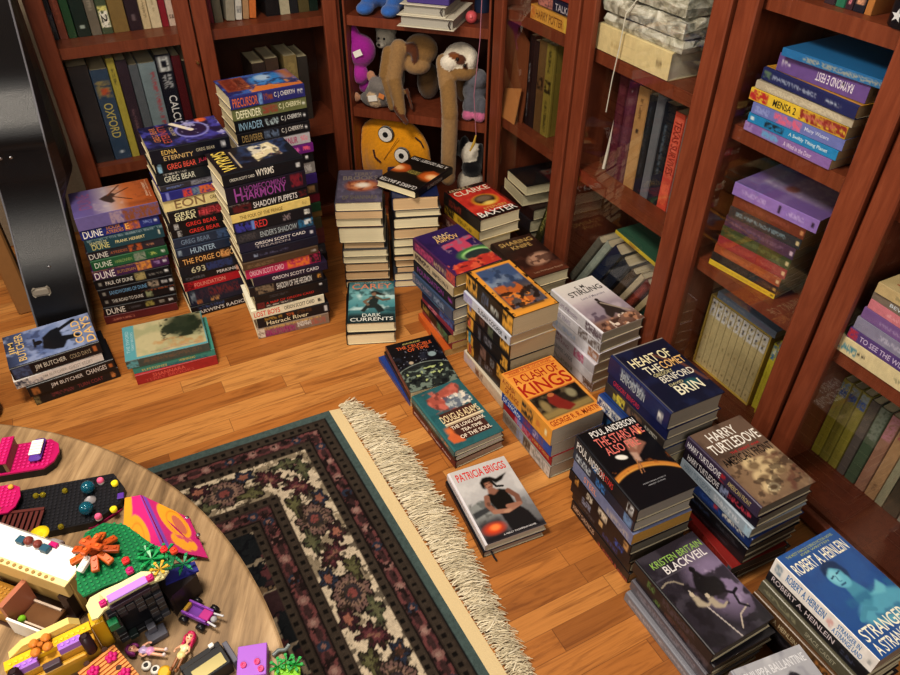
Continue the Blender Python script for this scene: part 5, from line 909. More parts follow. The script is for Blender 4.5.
# ------------------------------------------------------------------ plush toys in the corner bookcase
def blob(name, parts, voxel, mat, parent=None, matrix=None, jitter=0.0, smooth=4, lim=None):
    """one continuous skin over a set of ellipsoids: (centre, radii, colour[, axis-rotation])"""
    b = MB(); info = []
    for p in parts:
        c, r, col = p[:3]; r = (r, r, r) if isinstance(r, (int, float)) else r
        T = Matrix.Translation(c) @ (p[3].to_4x4() if len(p) > 3 else Matrix.Identity(4)); b.ball((0, 0, 0), r, col, T, 16, 10); info.append((T.inverted(), r, lin(col)))
    o = b.build('tmp', mat); md = o.modifiers.new('r', 'REMESH'); md.mode = 'VOXEL'; md.voxel_size = voxel
    s_ = o.modifiers.new('s', 'SMOOTH'); s_.iterations = smooth; s_.factor = .5
    dg = bpy.context.evaluated_depsgraph_get(); me = bpy.data.meshes.new_from_object(o.evaluated_get(dg)); bpy.data.objects.remove(o)
    me.name = name; q = random.Random(name); vc = []
    for v in me.vertices:
        best, bc = 9e9, None
        for Ti, r, col in info:
            l_ = Ti @ v.co; d = (l_.x / r[0]) ** 2 + (l_.y / r[1]) ** 2 + (l_.z / r[2]) ** 2
            if d < best: best, bc = d, col
        k = 1 + q.uniform(-.08, .08); vc.append((bc[0] * k, bc[1] * k, bc[2] * k, 1))
    if jitter:
        for v in me.vertices: v.co += v.normal * q.uniform(-jitter, jitter)
    if lim:
        for v in me.vertices:
            if v.co.y > .009: v.co.z = min(max(v.co.z, lim[0]), lim[1])
            v.co.x = min(max(v.co.x, .0112), WD - .0112); v.co.y = min(v.co.y, .283)
    for a in list(me.color_attributes): me.color_attributes.remove(a)
    a = me.color_attributes.new('Col', 'FLOAT_COLOR', 'CORNER'); buf = []
    for lp in me.loops: buf += vc[lp.vertex_index]
    a.data.foreach_set('color', np.array(buf, dtype=np.float32))
    me.polygons.foreach_set('use_smooth', np.ones(len(me.polygons), bool))
    if not me.materials: me.materials.append(M[mat])
    o = bpy.data.objects.new(name, me); C.objects.link(o)
    if parent is not None: o.parent = parent
    if matrix is not None: o.matrix_world = matrix
    return o
TDi = TD.inverted(); INW = (TD.to_3x3() @ Vector((0, 1, 0)))
def dg_(x, y, b): return TDi @ hit(x, y, P1 + INW * b, INW)
def rz_(a): return Matrix.Rotation(SY(a), 3, 'Y')
def limb(p, q, r0, r1, col, n=4):
    n = n * 3; p, q = Vector(p), Vector(q); return [(p.lerp(q, i / n), r0 + (r1 - r0) * i / n, col) for i in range(n + 1)]
def toy(name, label, cat='plush toy'): return thing(name, label, cat, TD.copy())
def eye(par, c, r, d=.004, white=None):
    b = MB()
    if white: b.lathe([(r * .2, 0), (r, .001), (r * .96, .003)], 'f0ede6', Matrix.Translation(c) @ Matrix.Rotation(PI / 2, 4, 'X'), 24); b.lathe([(r * 1.06, -.001), (r * 1.08, .0012)], '1c1814', Matrix.Translation(c) @ Matrix.Rotation(PI / 2, 4, 'X'), 24); b.lathe([(white * .2, .002), (white, .0032), (white * .8, .004)], '14110f', Matrix.Translation(c) @ Matrix.Rotation(PI / 2, 4, 'X'), 16)
    else: b.ball(c, r, '14110f', None, 10, 6)
    return b.build('eye', 'plastic', par)
def cloth_tag(par, c, w, h, ang, col='e8e4dc'):
    b = MB(); b.box(-w / 2, w / 2, -.0015, 0, -h / 2, h / 2, col, Matrix.Translation(c) @ Matrix.Rotation(SY(ang), 4, 'Y')); return b.build('cloth_tag', 'card', par)
# blue plush on the upper shelf
t = toy('blue_plush', 'blue plush toy sitting beside the white binders, its feet over the shelf edge')
A, Bq = dg_(365, 13, .03), dg_(390, 12, .03); z0 = .7878
blob('body', [((A.x, .035, z0 + .022), (.032, .042, .022), '3868b0'), ((Bq.x, .035, z0 + .022), (.034, .045, .022), '3868b0'), ((A.x, .09, z0 + .035), (.03, .06, .032), '3868b0'), ((Bq.x, .09, z0 + .035), (.03, .06, .032), '3868b0'), (((A.x + Bq.x) / 2, .13, z0 + .085), (.07, .06, .085), '2f5ca4'), (((A.x + Bq.x) / 2, .12, z0 + .2), (.06, .055, .06), '3868b0')], .006, 'cloth', t, None, 0, 4, (.7876, 1.16))
# binders
g = 'white ring binders on the corner bookcase shelf'
def binder(x0, x1, z, hgt, y0, y1, label, ring=True):
    t = thing('ring_binder', label, 'binder', TD @ Matrix.Translation((x0, y0, z))); w, d = x1 - x0, y1 - y0; col = 'd2cbb8'
    m = MB(); m.cbox(0, w, 0, d, 0, .003, col, .001); m.cbox(0, w, 0, d, hgt - .003, hgt, col, .001); m.build('cover', 'card', t)
    m = MB(); m.box(.012, w - .008, .012, d - .01, .0034, hgt - .0034, 'aaa69c'); m.build('paper_block', 'pages', t)
    m = MB(); m.tube([(w - .014, .004, .005), (w - .02, .002, hgt * .5), (w - .014, .004, hgt - .005)], .0025, '9c9ca0'); m.build('ring_clip', 'metal', t); tag(t, group=g); return t
xa, xb = dg_(403, 24, 0).x, dg_(459, 24, 0).x
binder(xa, xb, .7876, .038, -.06, .17, 'lower white ring binder under the thinner one, right of the blue plush'); binder(xa + .01, xb - .03, .8261, .034, -.055, .15, 'upper white ring binder under the purple folder')
m = MB(); m.cbox(0, .15, 0, .2, 0, .02, '4c3c80', .003); tag(m.build('purple_folder', 'card', None, TD @ Matrix.Translation((xa + .03, -.04, .8606))), 'purple folder lying on top of the white ring binders', 'folder')
c = dg_(471, 17, .05); m = MB(); m.ball((c.x, .055, .7876 + .021), .021, 'c85a60'); m.ball((c.x + .004, .036, .7876 + .026), .006, 'e07c80'); tag(m.build('pink_ball', 'plastic', None, TD.copy()), 'small pink ball on the shelf right of the white binders', 'ball')
m = MB(); m.lathe([(.028, 0), (.03, .02), (.026, .05), (.03, .06)], '24304c', Matrix.Translation((c.x - .005, .215, .7876)), 16); tag(m.build('navy_cup', 'plastic', None, TD.copy()), 'dark navy cup behind the small pink ball', 'cup')
# mid-shelf plush (shelf top z=.452)
Z = .4525
t = toy('purple_plush', 'magenta purple plush with a white tag, leftmost on the middle plush shelf')
a = dg_(363, 50, .08); b = dg_(361, 75, .05)
blob('body', [((a.x - .012, .075, a.z), (.064, .05, .06), '9a2890'), ((a.x - .036, .065, a.z + .05), (.034, .03, .055), '9a2890', rz_(-15)), ((b.x - .014, .065, b.z), (.038, .03, .04), 'a8329c'), ((b.x - .006, .10, b.z - .05), (.036, .03, .036), '9a2890'), ((b.x - .01, .15, Z + .05), (.03, .035, .05), '8a2280'), ((a.x + .01, .17, Z + .035), (.03, .05, .036), '8a2280')], .006, 'cloth', t, None, .0008, 4, (Z, .752))
cloth_tag(t, (a.x + .004, .0215, a.z + .005), .034, .022, -25)
t = toy('pale_bear', 'small pale plush face peeking out above the purple plush')
a = dg_(384, 40, .15)
blob('body', [((a.x, .17, a.z), (.04, .035, .038), 'b8b0a0'), ((a.x - .008, .14, a.z - .012), (.02, .02, .016), 'd4ccbc'), ((a.x - .028, .175, a.z + .028), .015, '8a8478'), ((a.x + .028, .175, a.z + .028), .015, '8a8478'), ((a.x + .012, .20, a.z - .06), (.036, .035, .06), '9c968a'), ((a.x + .02, .21, Z + .07), (.036, .035, .07), '8a8478')], .005, 'cloth', t, None, .0008, 4, (Z, .752))
for dx in (-.016, .006): eye(t, (a.x + dx, .136, a.z + .008), .0045)
m = MB(); m.ball((a.x - .01, .12, a.z - .01), (.006, .004, .005), '1c1814'); m.build('nose', 'plastic', t)
t = toy('grey_mouse', 'grey plush mouse with peach ears and a paper tag, below the purple plush')
a = dg_(376, 99, .03); e1, e2 = dg_(370, 77, .05), dg_(355, 102, .03)
blob('body', [((a.x + .012, .055, Z + .05), (.062, .042, .05), '77706c'), ((a.x - .005, .035, a.z), (.034, .03, .036), 'c8b090'), ((a.x - .02, .05, Z + .03), (.05, .04, .03), '6c6662'), ((e1.x, .06, e1.z), (.02, .01, .022), 'b08468'), ((e2.x, .04, max(e2.z, Z + .03)), (.02, .012, .02), 'b08468'), ((a.x + .03, .075, Z + .07), (.036, .034, .05), '6c6866'), ((a.x + .01, .05, a.z + .045), (.045, .04, .03), '7c7672')], .006, 'cloth', t, None, .0015, 4, (Z, .75))
cloth_tag(t, (a.x - .002, .003, a.z + .012), .036, .022, -12); b = cloth_tag(t, (a.x + .032, .008, a.z + .022), .022, .018, 20, 'd8884c'); b['label'] = 'orange printed tag'
BR, TN, TN2 = '5c3420', '8a6a40', '987850'
t = toy('brown_monkey', 'tan plush monkey with crossed arms hanging in the middle of the plush shelf')
P = lambda x, y, b: dg_(x, y, b)
parts = []
c = P(420, 50, .10); parts += [((c.x, .11, c.z), (.065, .05, .055), TN), ((c.x - .01, .09, c.z - .05), (.055, .045, .035), TN2)]
parts += limb(P(399, 48, .06), P(394, 78, .035), .032, .030, TN2) + limb(P(394, 78, .035), P(401, 112, -.01), .030, .020, TN)
parts += limb(P(388, 52, .05), P(384, 75, .03), .022, .020, TN) + limb(P(384, 75, .03), P(392, 107, .012), .016, .015, TN)
parts += limb(P(396, 108, -.014), P(406, 122, -.026), .013, .011, BR, 3) + limb(P(407, 90, .04), P(412, 108, .025), .008, .007, BR, 3)
parts += [((c.x - .005, .055, c.z - .005), (.014, .012, .035), BR), ((c.x - .02, .06, c.z + .015), (.024, .016, .022), BR)] + [((c.x, .19, Z + .07), (.045, .05, .07), '5c4428')]
blob('body', parts, .0055, 'cloth', t, None, .001, 4, (Z, .752))
t = toy('white_faced_monkey', 'tan plush monkey with white face and one long arm hanging over the shelf')
c = P(460, 60, .07); parts = [((c.x, .08, c.z), (.066, .055, .058), 'd6cdba'), ((c.x + .01, .07, c.z - .035), (.06, .05, .035), TN), ((c.x + .012, .03, c.z + .014), (.02, .012, .018), BR), ((c.x - .01, .034, c.z + .022), (.026, .016, .014), '7c4a28'), ((c.x + .028, .04, c.z - .006), (.016, .012, .02), BR), ((c.x - .03, .03, c.z + .0), (.03, .02, .028), 'e4dccc'), ((c.x - .02, .20, Z + .09), (.04, .05, .09), '6c5030'), ((c.x + .045, .06, c.z + .005), (.02, .03, .03), 'ded6c6')]
parts += limb(P(444, 62, .06), P(447, 85, .02), .030, .031, TN2, 4) + limb(P(448, 85, .02), P(450, 115, -.035), .031, .031, TN, 5) + limb(P(450, 115, -.035), P(448, 178, -.04), .031, .029, TN2, 8) + [(P(449, 68, .03), (.018, .01, .014), BR)]
blob('body', parts, .0055, 'cloth', t, None, .001, 4, (Z, .752))
for dx, dz in ((.006, .02), (.034, .0)): eye(t, (c.x + dx, .016, c.z + dz), .006)
t = toy('grey_elephant', 'grey plush elephant with pink feet at the end of the plush shelf')
c = P(474, 92, .08); f1, f2 = P(467, 119, .02), P(478, 119, .02)
blob('body', [((c.x, .1, c.z), (.048, .05, .055), '5e5e66'), ((c.x + .01, .08, c.z + .05), (.04, .04, .035), '66666e'), ((f1.x, .05, Z + .045), (.026, .03, .04), '5e5e66'), ((f2.x + .004, .05, Z + .045), (.026, .03, .04), '5e5e66'), ((f1.x, .025, Z + .019), (.023, .018, .019), 'c06c90'), ((f2.x + .004, .025, Z + .019), (.023, .018, .019), 'c06c90')], .0055, 'cloth', t, None, .0015, 4, (Z, .752))
# pillow and badger in the bottom
t = toy('yellow_pillow', 'round yellow smiling pillow under the plush shelf, behind the tilted black book', 'pillow')
r0 = .168; c = P(389, 163, .05); c.z = max(c.z, .0712 + r0 + .002); pc = Vector((c.x, .092, c.z))
o = blob('cushion', [(pc, (r0, .062, r0), 'e09a1c'), (pc, (r0 * .75, .084, r0 * .75), 'e09a1c')], .009, 'cloth', t, None, 0, 8, (.0712, .4165))
def psurf(x, y):
    """the point of the pillow's face met by the ray through x, y"""
    q = P(x, y, .03); k = min(.96, ((q.x - pc.x) ** 2 + (q.z - pc.z) ** 2) / r0 ** 2); q.y = pc.y - .082 * math.sqrt(1 - k) - .001; return q
def eyeb(b, q):
    Tm = Matrix.Translation(q + Vector((0, -.006, 0))) @ Matrix.Rotation(PI / 2, 4, 'X')
    b.lathe([(.01, -.014), (.031, -.013), (.0312, .0005)], '1c1712', Tm, 24); b.lathe([(.01, -.01), (.0285, -.009), (.0285, .002)], 'ece8e0', Tm, 24); b.lathe([(.004, 0), (.0115, .001), (.011, .0035)], '17130f', Tm, 18)
for px_ in ((386, 134), (403, 154)): P_c = psurf(*px_); bb_ = MB(); eyeb(bb_, P_c); bb_.build('eye', 'cloth', t)
for nm_, pts_, rr_, cc_ in (('mouth', ((375, 148), (377, 155), (383, 160)), .004, '4c2410'), ('eyebrow', ((413, 140), (418, 145), (421, 151)), .003, '3c200c'), ('seam', ((398, 138), (392, 148), (386, 157)), .0016, 'b07a14')):
    bb_ = MB(); bb_.tube([psurf(*q_) + Vector((0, -.003, 0)) for q_ in pts_], rr_, cc_, 6); bb_.build(nm_, 'cloth', t)
t = toy('black_white_badger', 'black and white plush animal under the elephant, beside the hanging tan arm')
c = P(470, 153, .06); zb = .0712
blob('body', [((c.x + .002, .06, c.z), (.034, .035, .046), 'd8d0c0', rz_(20)), ((c.x + .012, .05, c.z - .055), (.042, .04, .035), '141216'), ((c.x - .028, .075, c.z + .01), (.022, .03, .05), '141216'), ((c.x + .036, .075, c.z - .01), (.016, .03, .05), '141216'), ((c.x + .005, .06, c.z - .12), (.055, .05, .055), 'c8c0b0'), ((c.x, .09, (c.z - .12 + zb) / 2), (.06, .055, (c.z - .12 - zb) / 2 + .02), '1a181c'), ((c.x - .055, .09, c.z + .0), (.026, .03, .03), '141216')], .006, 'cloth', t, None, .001, 4, (.0712, .4165))
q = [P(482, -4, -.02), P(480, 40, -.02), P(474, 95, -.02), P(476, 135, -.005)]
tt = thing('hanging_string', 'pink string with a yellow tip hanging in front of the plush toys', 'string', TD.copy()); m = MB(); m.tube(q, .0016, 'b07888', 5); m.build('cord', 'wool', tt); m = MB(); m.tube([P(476, 135, -.005), P(474, 143, -.004), P(470, 151, -.004)], [.003, .006, .003], 'c8a448', 6); m.build('tip', 'wool', tt)

# ------------------------------------------------------------------ black instrument case, wooden post, dark knob
cs = thing('instrument_case', 'black hard instrument case with a metal latch standing at the photo edge', 'case', Matrix.Translation((-.245, 2.275, .0084)) @ Matrix.Rotation(SY(5), 4, 'Y'))
prof = [(.0, .006), (.10, .0), (.15, .02), (.175, .10), (.175, .20), (.155, .29), (.10, .36), (.055, .43), (.04, .52), (.06, .58), (.085, .63), (.105, .66), (.10, .70), (.065, .75), (.03, .80), (.03, .87), (.045, 1.0), (.055, 1.1), (.05, 1.14)]
def smooth_(P, it=3):
    for _ in range(it):
        Q = [P[0]]
        for a, b in zip(P, P[1:]): Q += [(a[0] * .75 + b[0] * .25, a[1] * .75 + b[1] * .25), (a[0] * .25 + b[0] * .75, a[1] * .25 + b[1] * .75)]
        P = Q + [P[-1]]
    return P
prof = smooth_(prof, 2); hw = .075
m = MB(); FR = [(.02 - y, z) for y, z in prof]; bk = .27
m.mesh([(x, y, z) for y, z in FR for x in (-hw, hw)], [(2 * i, 2 * i + 1, 2 * i + 3, 2 * i + 2) for i in range(len(FR) - 1)], '0c0c10', True)
ex = lambda z: .010 + max(.0, .088 - .087 * z) * min(1, max(0, (z - .44) / .08))
V = [(-hw, yy, z) for y, z in FR for yy in (y, bk)]; F_ = [(2 * i, 2 * i + 1, 2 * i + 3, 2 * i + 2) for i in range(len(FR) - 1)]; m.mesh(V, [f[::-1] for f in F_], '0a0a0d')
V = [p for y, z in FR for p in ((hw, y, z), (hw + ex(z) * .55, y + .03, z), (hw + ex(z), max(y + .09, .05), z), (hw + ex(z), bk, z))]; m.mesh(V, [(4 * i + j, 4 * i + j + 1, 4 * i + j + 5, 4 * i + j + 4) for i in range(len(FR) - 1) for j in range(3)], '0a0a0d')
V = [p for y, z in FR for p in ((hw + ex(z), bk, z), (-hw, bk, z))]; m.mesh(V, F_, '0a0a0d')
m.face([(-hw, FR[0][0], FR[0][1]), (-hw, bk, FR[0][1]), (hw, bk, FR[0][1]), (hw, FR[0][0], FR[0][1])], '101014'); m.face([(-hw, FR[-1][0], FR[-1][1]), (hw, FR[-1][0], FR[-1][1]), (hw, bk, FR[-1][1]), (-hw, bk, FR[-1][1])], '101014')
m.build('shell', 'leather', cs)
for sx in (-1, 1):
    m = MB(); m.tube([(sx * (hw - .001), -y + .021, z) for y, z in prof[1:-1:2]], .003, '6a6a70', 6); m.build('edge_trim', 'card', cs)
def yat(z):
    for (y0, z0), (y1, z1) in zip(prof, prof[1:]):
        if z0 <= z <= z1 and z1 > z0: return .02 - (y0 + (y1 - y0) * (z - z0) / (z1 - z0))
    return 0
for x, z in ((-.03, .86), (-.045, .62), (.02, .99), (-.02, .62), (.0, .30)):
    m = MB(); m.ball((x, yat(z) - .001, z), (.005, .003, .005), 'b0b0b4', None, 8, 6); m.build('rivet', 'metal', cs)
m = MB(); m.cbox(-.062, -.012, yat(.235) - .009, yat(.235) - .0, .222, .25, '8a8276', .006); m.build('latch', 'card', cs)
m = MB(); m.cbox(-.39, -.335, 2.42, 2.48, 0.0, 1.1, '8a6238', .006); tag(m.build('wooden_post', 'card'), 'tan wooden furniture leg at the left edge behind the black case', 'furniture')
b_ = at(2, 412, 0)
t = thing('turned_footstool', 'dark red turned wooden foot just above the table edge', 'stool', Matrix.Translation((b_.x - .055, b_.y + .0, 0)))
m = MB(); m.lathe([(.02, 0), (.05, .004), (.062, .03), (.055, .06), (.03, .078), (.0285, .1)], '6c2c28', n=24); m.build('ball_foot', 'cherry', t); m = MB(); m.lathe([(.03, .1002), (.12, .104), (.125, .13), (.11, .14)], '6c2c28', Matrix.Translation((-.09, 0, 0)), 24); m.build('seat', 'cherry', t)

# ------------------------------------------------------------------ rug
rg = thing('oriental_rug', 'patterned oriental rug with a teal border and cream fringe on the oak floor', 'rug', (0, 0, 0))
cA = Vector((.392, 1.493)); e1 = Vector((.0320, -.9995)); e2 = Vector((-.9997, .026)); RW, RL = 1.22, 1.78
NX, NY = 470, 330                       # s along e2 (from the fringe end), t along e1 (from the far edge)
T_, S_ = np.meshgrid(np.linspace(0, RW, NY + 1), np.linspace(0, RL, NX + 1), indexing='ij')
D = np.minimum(np.minimum(S_, T_), RW - T_)
along = np.where(S_ < np.minimum(T_, RW - T_), T_, S_)
img = np.zeros(D.shape + (3,)); img[:] = lin('1c2024')
def put(mask, c, a=1.0):
    global img
    k = (np.clip(mask.astype(float), 0, 1) * a)[..., None]; img = img * (1 - k) + np.array(lin(c)) * k
nz = lambda sc, seed: vnoise(S_ + 3, T_ + 3, sc, seed, 3)
# inner field: navy with scrolls
put(nz(18, 3) > .56, '3c2428'); put(np.abs(nz(13, 5) - .5) < .035, '8c7c64'); put(nz(22, 8) > .63, '5c2a30'); put(nz(12, 11) > .66, '70583c'); put(np.abs(nz(24, 14) - .5) < .03, '14161c')
def band(d0, d1): return (D >= d0) & (D < d1)
put(band(0, .325), '3c3028')
# guards with dark dots
dots = (np.sin(along * 2 * PI / .024) > .25)
for d0 in (.030, .094, .236, .303): put(band(d0, d0 + .022), '44382e'); put(band(d0 + .006, d0 + .017) & dots, '1a1614')
# red minor borders with pink rosettes
for d0, d1 in ((.054, .092), (.259, .301)):
    put(band(d0, d1), '43292a'); c0 = (d0 + d1) / 2; ph = along / .062
    put(band(d0, d1) & (np.abs(np.sin(ph * PI) * .012 - (D - c0)) < .0045), '74383a'); put(band(d0, d1) & (np.abs(-np.sin(ph * PI) * .012 - (D - c0)) < .0035), '643034')
    fr = np.mod(ph + .5, 1) - .5; rr = np.hypot(fr * .062, D - c0); k = np.mod(np.floor(ph + .5), 3)
    put((rr < .013) & (k < 2), '8a5a54'); put((rr < .007) & (k < 2), '9c746a'); put((rr < .013) & (k == 2), '28344a'); put((rr < .006) & (k == 2), '8c5c50')
    put(band(d0, d1) & (nz(70, 21) > .64), '2a1c1c'); put(band(d0, d0 + .003) | band(d1 - .003, d1), '1c1614')
# cream main border
b0, b1 = .117, .234; bm = (b0 + b1) / 2; BM = band(b0, b1); put(BM, 'cab799'); put(BM & (nz(26, 41) > .62), '6c5c40', .7)
per = .235; ph = along / per; fr = (np.mod(ph, 1) - .5) * per; y_ = D - bm; alt = np.where(np.mod(np.floor(ph), 2) == 0, 1, -1)
vine = np.sin(ph * 2 * PI) * .034; put(BM & (np.abs(y_ - vine) < .005), '3e3a2a'); put(BM & (np.abs(y_ + vine * .8) < .004), '4c4630')
def flower(cf, cy, rx, ry, petals, cols, amp=.18):
    global img
    dx = (np.mod(ph - cf + .5, 1) - .5) * per; dy = y_ - cy * alt; r = np.hypot(dx / rx, dy / ry); th = np.arctan2(dy / ry, dx / rx); edge = 1 + amp * np.cos(petals * th)
    put(BM & (r < edge * 1.12), '231c1a')
    for k, (f, c) in enumerate(cols): put(BM & (r < edge * f), c)
    put(BM & (r < edge) & (r > .5) & (np.cos(petals * 2 * th) > .7), '2c2022')
flower(.5, .0, .050, .042, 11, [(1, '7a5850'), (.72, '8c6a58'), (.5, '3c3238'), (.28, '8a3c38')], .08)
flower(.0, .008, .031, .026, 7, [(1, '4a2028'), (.6, '6c3038'), (.3, '8c5c48')], .25)
flower(.24, -.030, .034, .016, 3, [(1, '56542e'), (.6, '68663a')], .3); flower(.76, -.030, .034, .016, 4, [(1, '4e5236'), (.55, '646440')], .3)
flower(.25, .034, .026, .018, 5, [(1, '283248'), (.5, '94543c')], .25); flower(.75, .034, .027, .019, 5, [(1, '42202a'), (.5, 'a05c44')], .25)
put(BM & (np.abs(nz(24, 33) - .5) < .016), '40382c', .75); put(BM & (nz(60, 31) > .69), '33281f', .8)
put(D < .024, '47605f'); put(band(.0225, .0255), '16181a')
sh = 1 + (vnoise(S_, T_, 160, 9, 2) - .5) * .5; img = img * sh[..., None]; gy = img.mean(-1, keepdims=True) * np.array([1.05, .98, .88]); img = (img * .68 + gy * .32) * .95
m = MB(); zt = .009
def rp(s, t, z): return (cA.x + e2.x * s + e1.x * t, cA.y + e2.y * s + e1.y * t, z)
m.grid(lambda u, v: rp(RL * (1 - u), RW * (1 - v), zt) if False else rp(RL * u, RW * v, zt), img)
m.f = [f[::-1] for f in m.f]; m.c = [c[::-1] for c in m.c]
for (s0, t0), (s1, t1) in (((0, 0), (RL, 0)), ((RL, 0), (RL, RW)), ((RL, RW), (0, RW)), ((0, RW), (0, 0))): m.face([rp(s0, t0, .001), rp(s1, t1, .001), rp(s1, t1, zt), rp(s0, t0, zt)], '48605e')
m.build('pile', 'rug', rg)
m = MB(); N = 60; q = random.Random(3)
for i in range(N): 
    t0, t1 = RW * i / N, RW * (i + 1) / N; m.face([rp(0, t0, .0085), rp(-.034, t0, .004), rp(-.034, t1, .004), rp(0, t1, .0085)][::-1], 'dcc79c')
    m.face([rp(-.034, t0, .004), rp(-.034, t0, .0005), rp(-.034, t1, .0005), rp(-.034, t1, .004)], 'd0b98c')
m.build('woven_band', 'wool', rg)
m = MB()
for i in range(2300):
    t0 = -.012 + (RW + .03) * q.random(); s0 = -.032 - q.random() * .022; L_ = q.uniform(.62, 1.0) * np.interp(t0, [0, .1, .25, .45, .65, .9, 1.2], [.055, .095, .105, .095, .075, .045, .045]); dr = q.gauss(.018, .018); P_ = []; w = q.uniform(.0008, .0017); z0 = q.uniform(.002, .012)
    for k in range(5):
        f = k / 4; P_.append(Vector(rp(s0 - L_ * f, t0 + dr * f * f + math.sin(f * 5 + i) * .003, max(.0012, z0 + .008 * math.sin(f * 3) * q.random() - .004 * f))))
    c_ = shade(q.choice(['e0d4b8', 'd6c9ac', 'e8ddc4', 'c4b89c', 'dfd3b6']), q.uniform(.8, 1.1)); sd = Vector((e1.x, e1.y, 0)) * w
    for a, b in zip(P_, P_[1:]): m.face([a - sd, a + sd, b + sd, b - sd], c_)
tag(m.build('fringe', 'wool', rg), kind='stuff')

# ------------------------------------------------------------------ round table
TZ = .405; TC = Vector((-.842, .650)); TR_ = .884
tb = thing('round_table', 'round wood grain table covered in toy bricks at the lower left', 'table', (TC.x, TC.y, 0))
m = MB(); m.lathe([(TR_ - .006, TZ - .028), (TR_, TZ - .023), (TR_, TZ - .004), (TR_ - .0035, TZ - .0008), (TR_ - .006, TZ)], 'ffffff', n=160, smooth=False); m.build('tabletop', 'table', tb)
for k in range(4):
    a = PI / 4 + k * PI / 2; m = MB(); m.lathe([(.022, 0.0095), (.03, TZ - .0285)], 'ffffff', Matrix.Translation((math.cos(a) * .5, math.sin(a) * .5, 0)), 16); m.build('leg', 'table', tb)
# ------------------------------------------------------------------ toy bricks on the table
U = .0078; PH = .0031; BH = .0094; TB = TZ + .0004
def LF(o, x, z=TB): a, b = at(*o, z), at(*x, z); return frame(a, b - a)
def FZ(o, x, h):
    a, b = at(*o, TB + h), at(*x, TB + h); a.z = b.z = TB; return frame(a, b - a)
def loc(F, px_, h): v = F.inverted() @ at(*px_, TB + h); return v.x, v.y
def ln(a, b, z=TB): return (at(*a, z) - at(*b, z)).length
def stud(b, x, y, z, col, r=.0024, h=.0017, n=8): b.lathe([(r, z), (r, z + h), (r * .8, z + h + .0001)], col, Matrix.Translation((x, y, 0)), n, False)
def studs(b, x0, y0, nx, ny, z, col, ok=None):
    for i in range(nx):
        for j in range(ny):
            x, y = x0 + (i + .5) * U, y0 + (j + .5) * U
            if ok is None or ok(x, y): stud(b, x, y, z, col)
def brick(b, x0, y0, z0, nx, ny, h, col, st=True):
    b.cbox(x0 + .0001, x0 + nx * U - .0001, y0 + .0001, y0 + ny * U - .0001, z0, z0 + h, col, .0004)
    if st: studs(b, x0, y0, nx, ny, z0 + h, shade(col, 1.08))
def prism(b, pts, z0, z1, col): b.rings([[(x, y, z0) for x, y in pts], [(x, y, z1) for x, y in pts]], col)
def P_(fn, name, par, mat='plastic', label=None):
    b = MB(); fn(b); o = b.build(name, mat, par)
    if label: o['label'] = label
    return o
K, MG, PU, WH, YE = '0f0f14', 'b0105e', '5a3494', 'dcd8d0', 'dcb428'
# 1 pink nosed toy boat
F = LF((-24, 486), (50, 474)) @ Matrix.Scale(1.10, 4); t = thing('toy_boat', 'magenta decked toy brick boat with a striped seat at the far table edge', 'toy boat', F)
dk_ = [(0, .0), (.135, 0), (.152, .012), (.158, .03), (.152, .048), (.135, .06), (0, .06)]
dk_ = [(x * .86 + .0, y * 1.18 - .002) for x, y in dk_]
P_(lambda b: prism(b, [(x * .98, y * .98 + .0006) for x, y in dk_], .0002, .016, K), 'hull', t)
def deck(b):
    prism(b, dk_, .0162, .0195, MG); studs(b, .062, .003, 8, 8, .0195, 'd02c7c', lambda x, y: x < .117 + .016 * math.sin(max(0, min(1, y / .066)) * PI))
P_(deck, 'deck', t)
P_(lambda b: brick(b, .0, .0, .0197, 5, 8, .012, K), 'black_block', t)
def wall(b): b.box(.056, .0615, .001, .064, .0197, .040, '8a6c50'); b.box(.046, .0558, .001, .064, .0197, .040, '1c1416')
P_(wall, 'cabin_wall', t); P_(lambda b: (b.cbox(.042, .0625, .0, .066, .0402, .0435, MG, .0005), studs(b, .0445, .002, 2, 8, .0435, 'd02c7c')), 'roof_plate', t)
P_(lambda b: (b.cbox(.090, .111, .012, .066, .0215, .031, PU, .004), b.cbox(.0905, .1105, .022, .057, .0312, .034, 'e8e4e0', .0008), [b.box(.091, .110, .026 + k * .007, .0275 + k * .007, .0341, .0344, 'c0b8b8') for k in range(4)]), 'striped_seat', t, 'plastic', 'purple seat with white striped cushion')
# 2 black stage
F = LF((-6, 549), (95, 528)); wid = ln((85, 485), (94, 528)); LGT = ln((-6, 549), (95, 528))
t = thing('toy_stage', 'long black studded toy brick platform with blue globes and yellow lights', 'toy stage', F)
ol = [(0, 0), (LGT, 0), (LGT + .045, wid * .28), (LGT + .050, wid * .62), (LGT + .028, wid * .98), (0, wid)]
P_(lambda b: prism(b, ol, .0002, .0130, K), 'base', t); P_(lambda b: prism(b, [(x + .002, y - .001) for x, y in ol[1:3]] + [(LGT + .040, wid * .2), (LGT - .01, -.001)], .0004, .0044, '8c1048'), 'trim_plate', t)
nx_, ny_ = int((LGT + .05) / U), int(wid / U)
def inside(x, y): return x < LGT - .004 or (y > (x - LGT) / .045 * wid * .28 + .004 and y < wid - max(0, (x - LGT - .028) / .022) * wid * .36 - .006 and x < LGT + .046)
P_(lambda b: (prism(b, [(x * .998 + .0002, y * .996 + .0002) for x, y in ol], .0132, .0164, '17171c'), studs(b, 0, (wid - ny_ * U) / 2, nx_, ny_, .0164, '1f1f26', inside)), 'studded_deck', t)
def on(px, z=.0166): v = F.inverted() @ at(*px, TB + z); return v.x, v.y
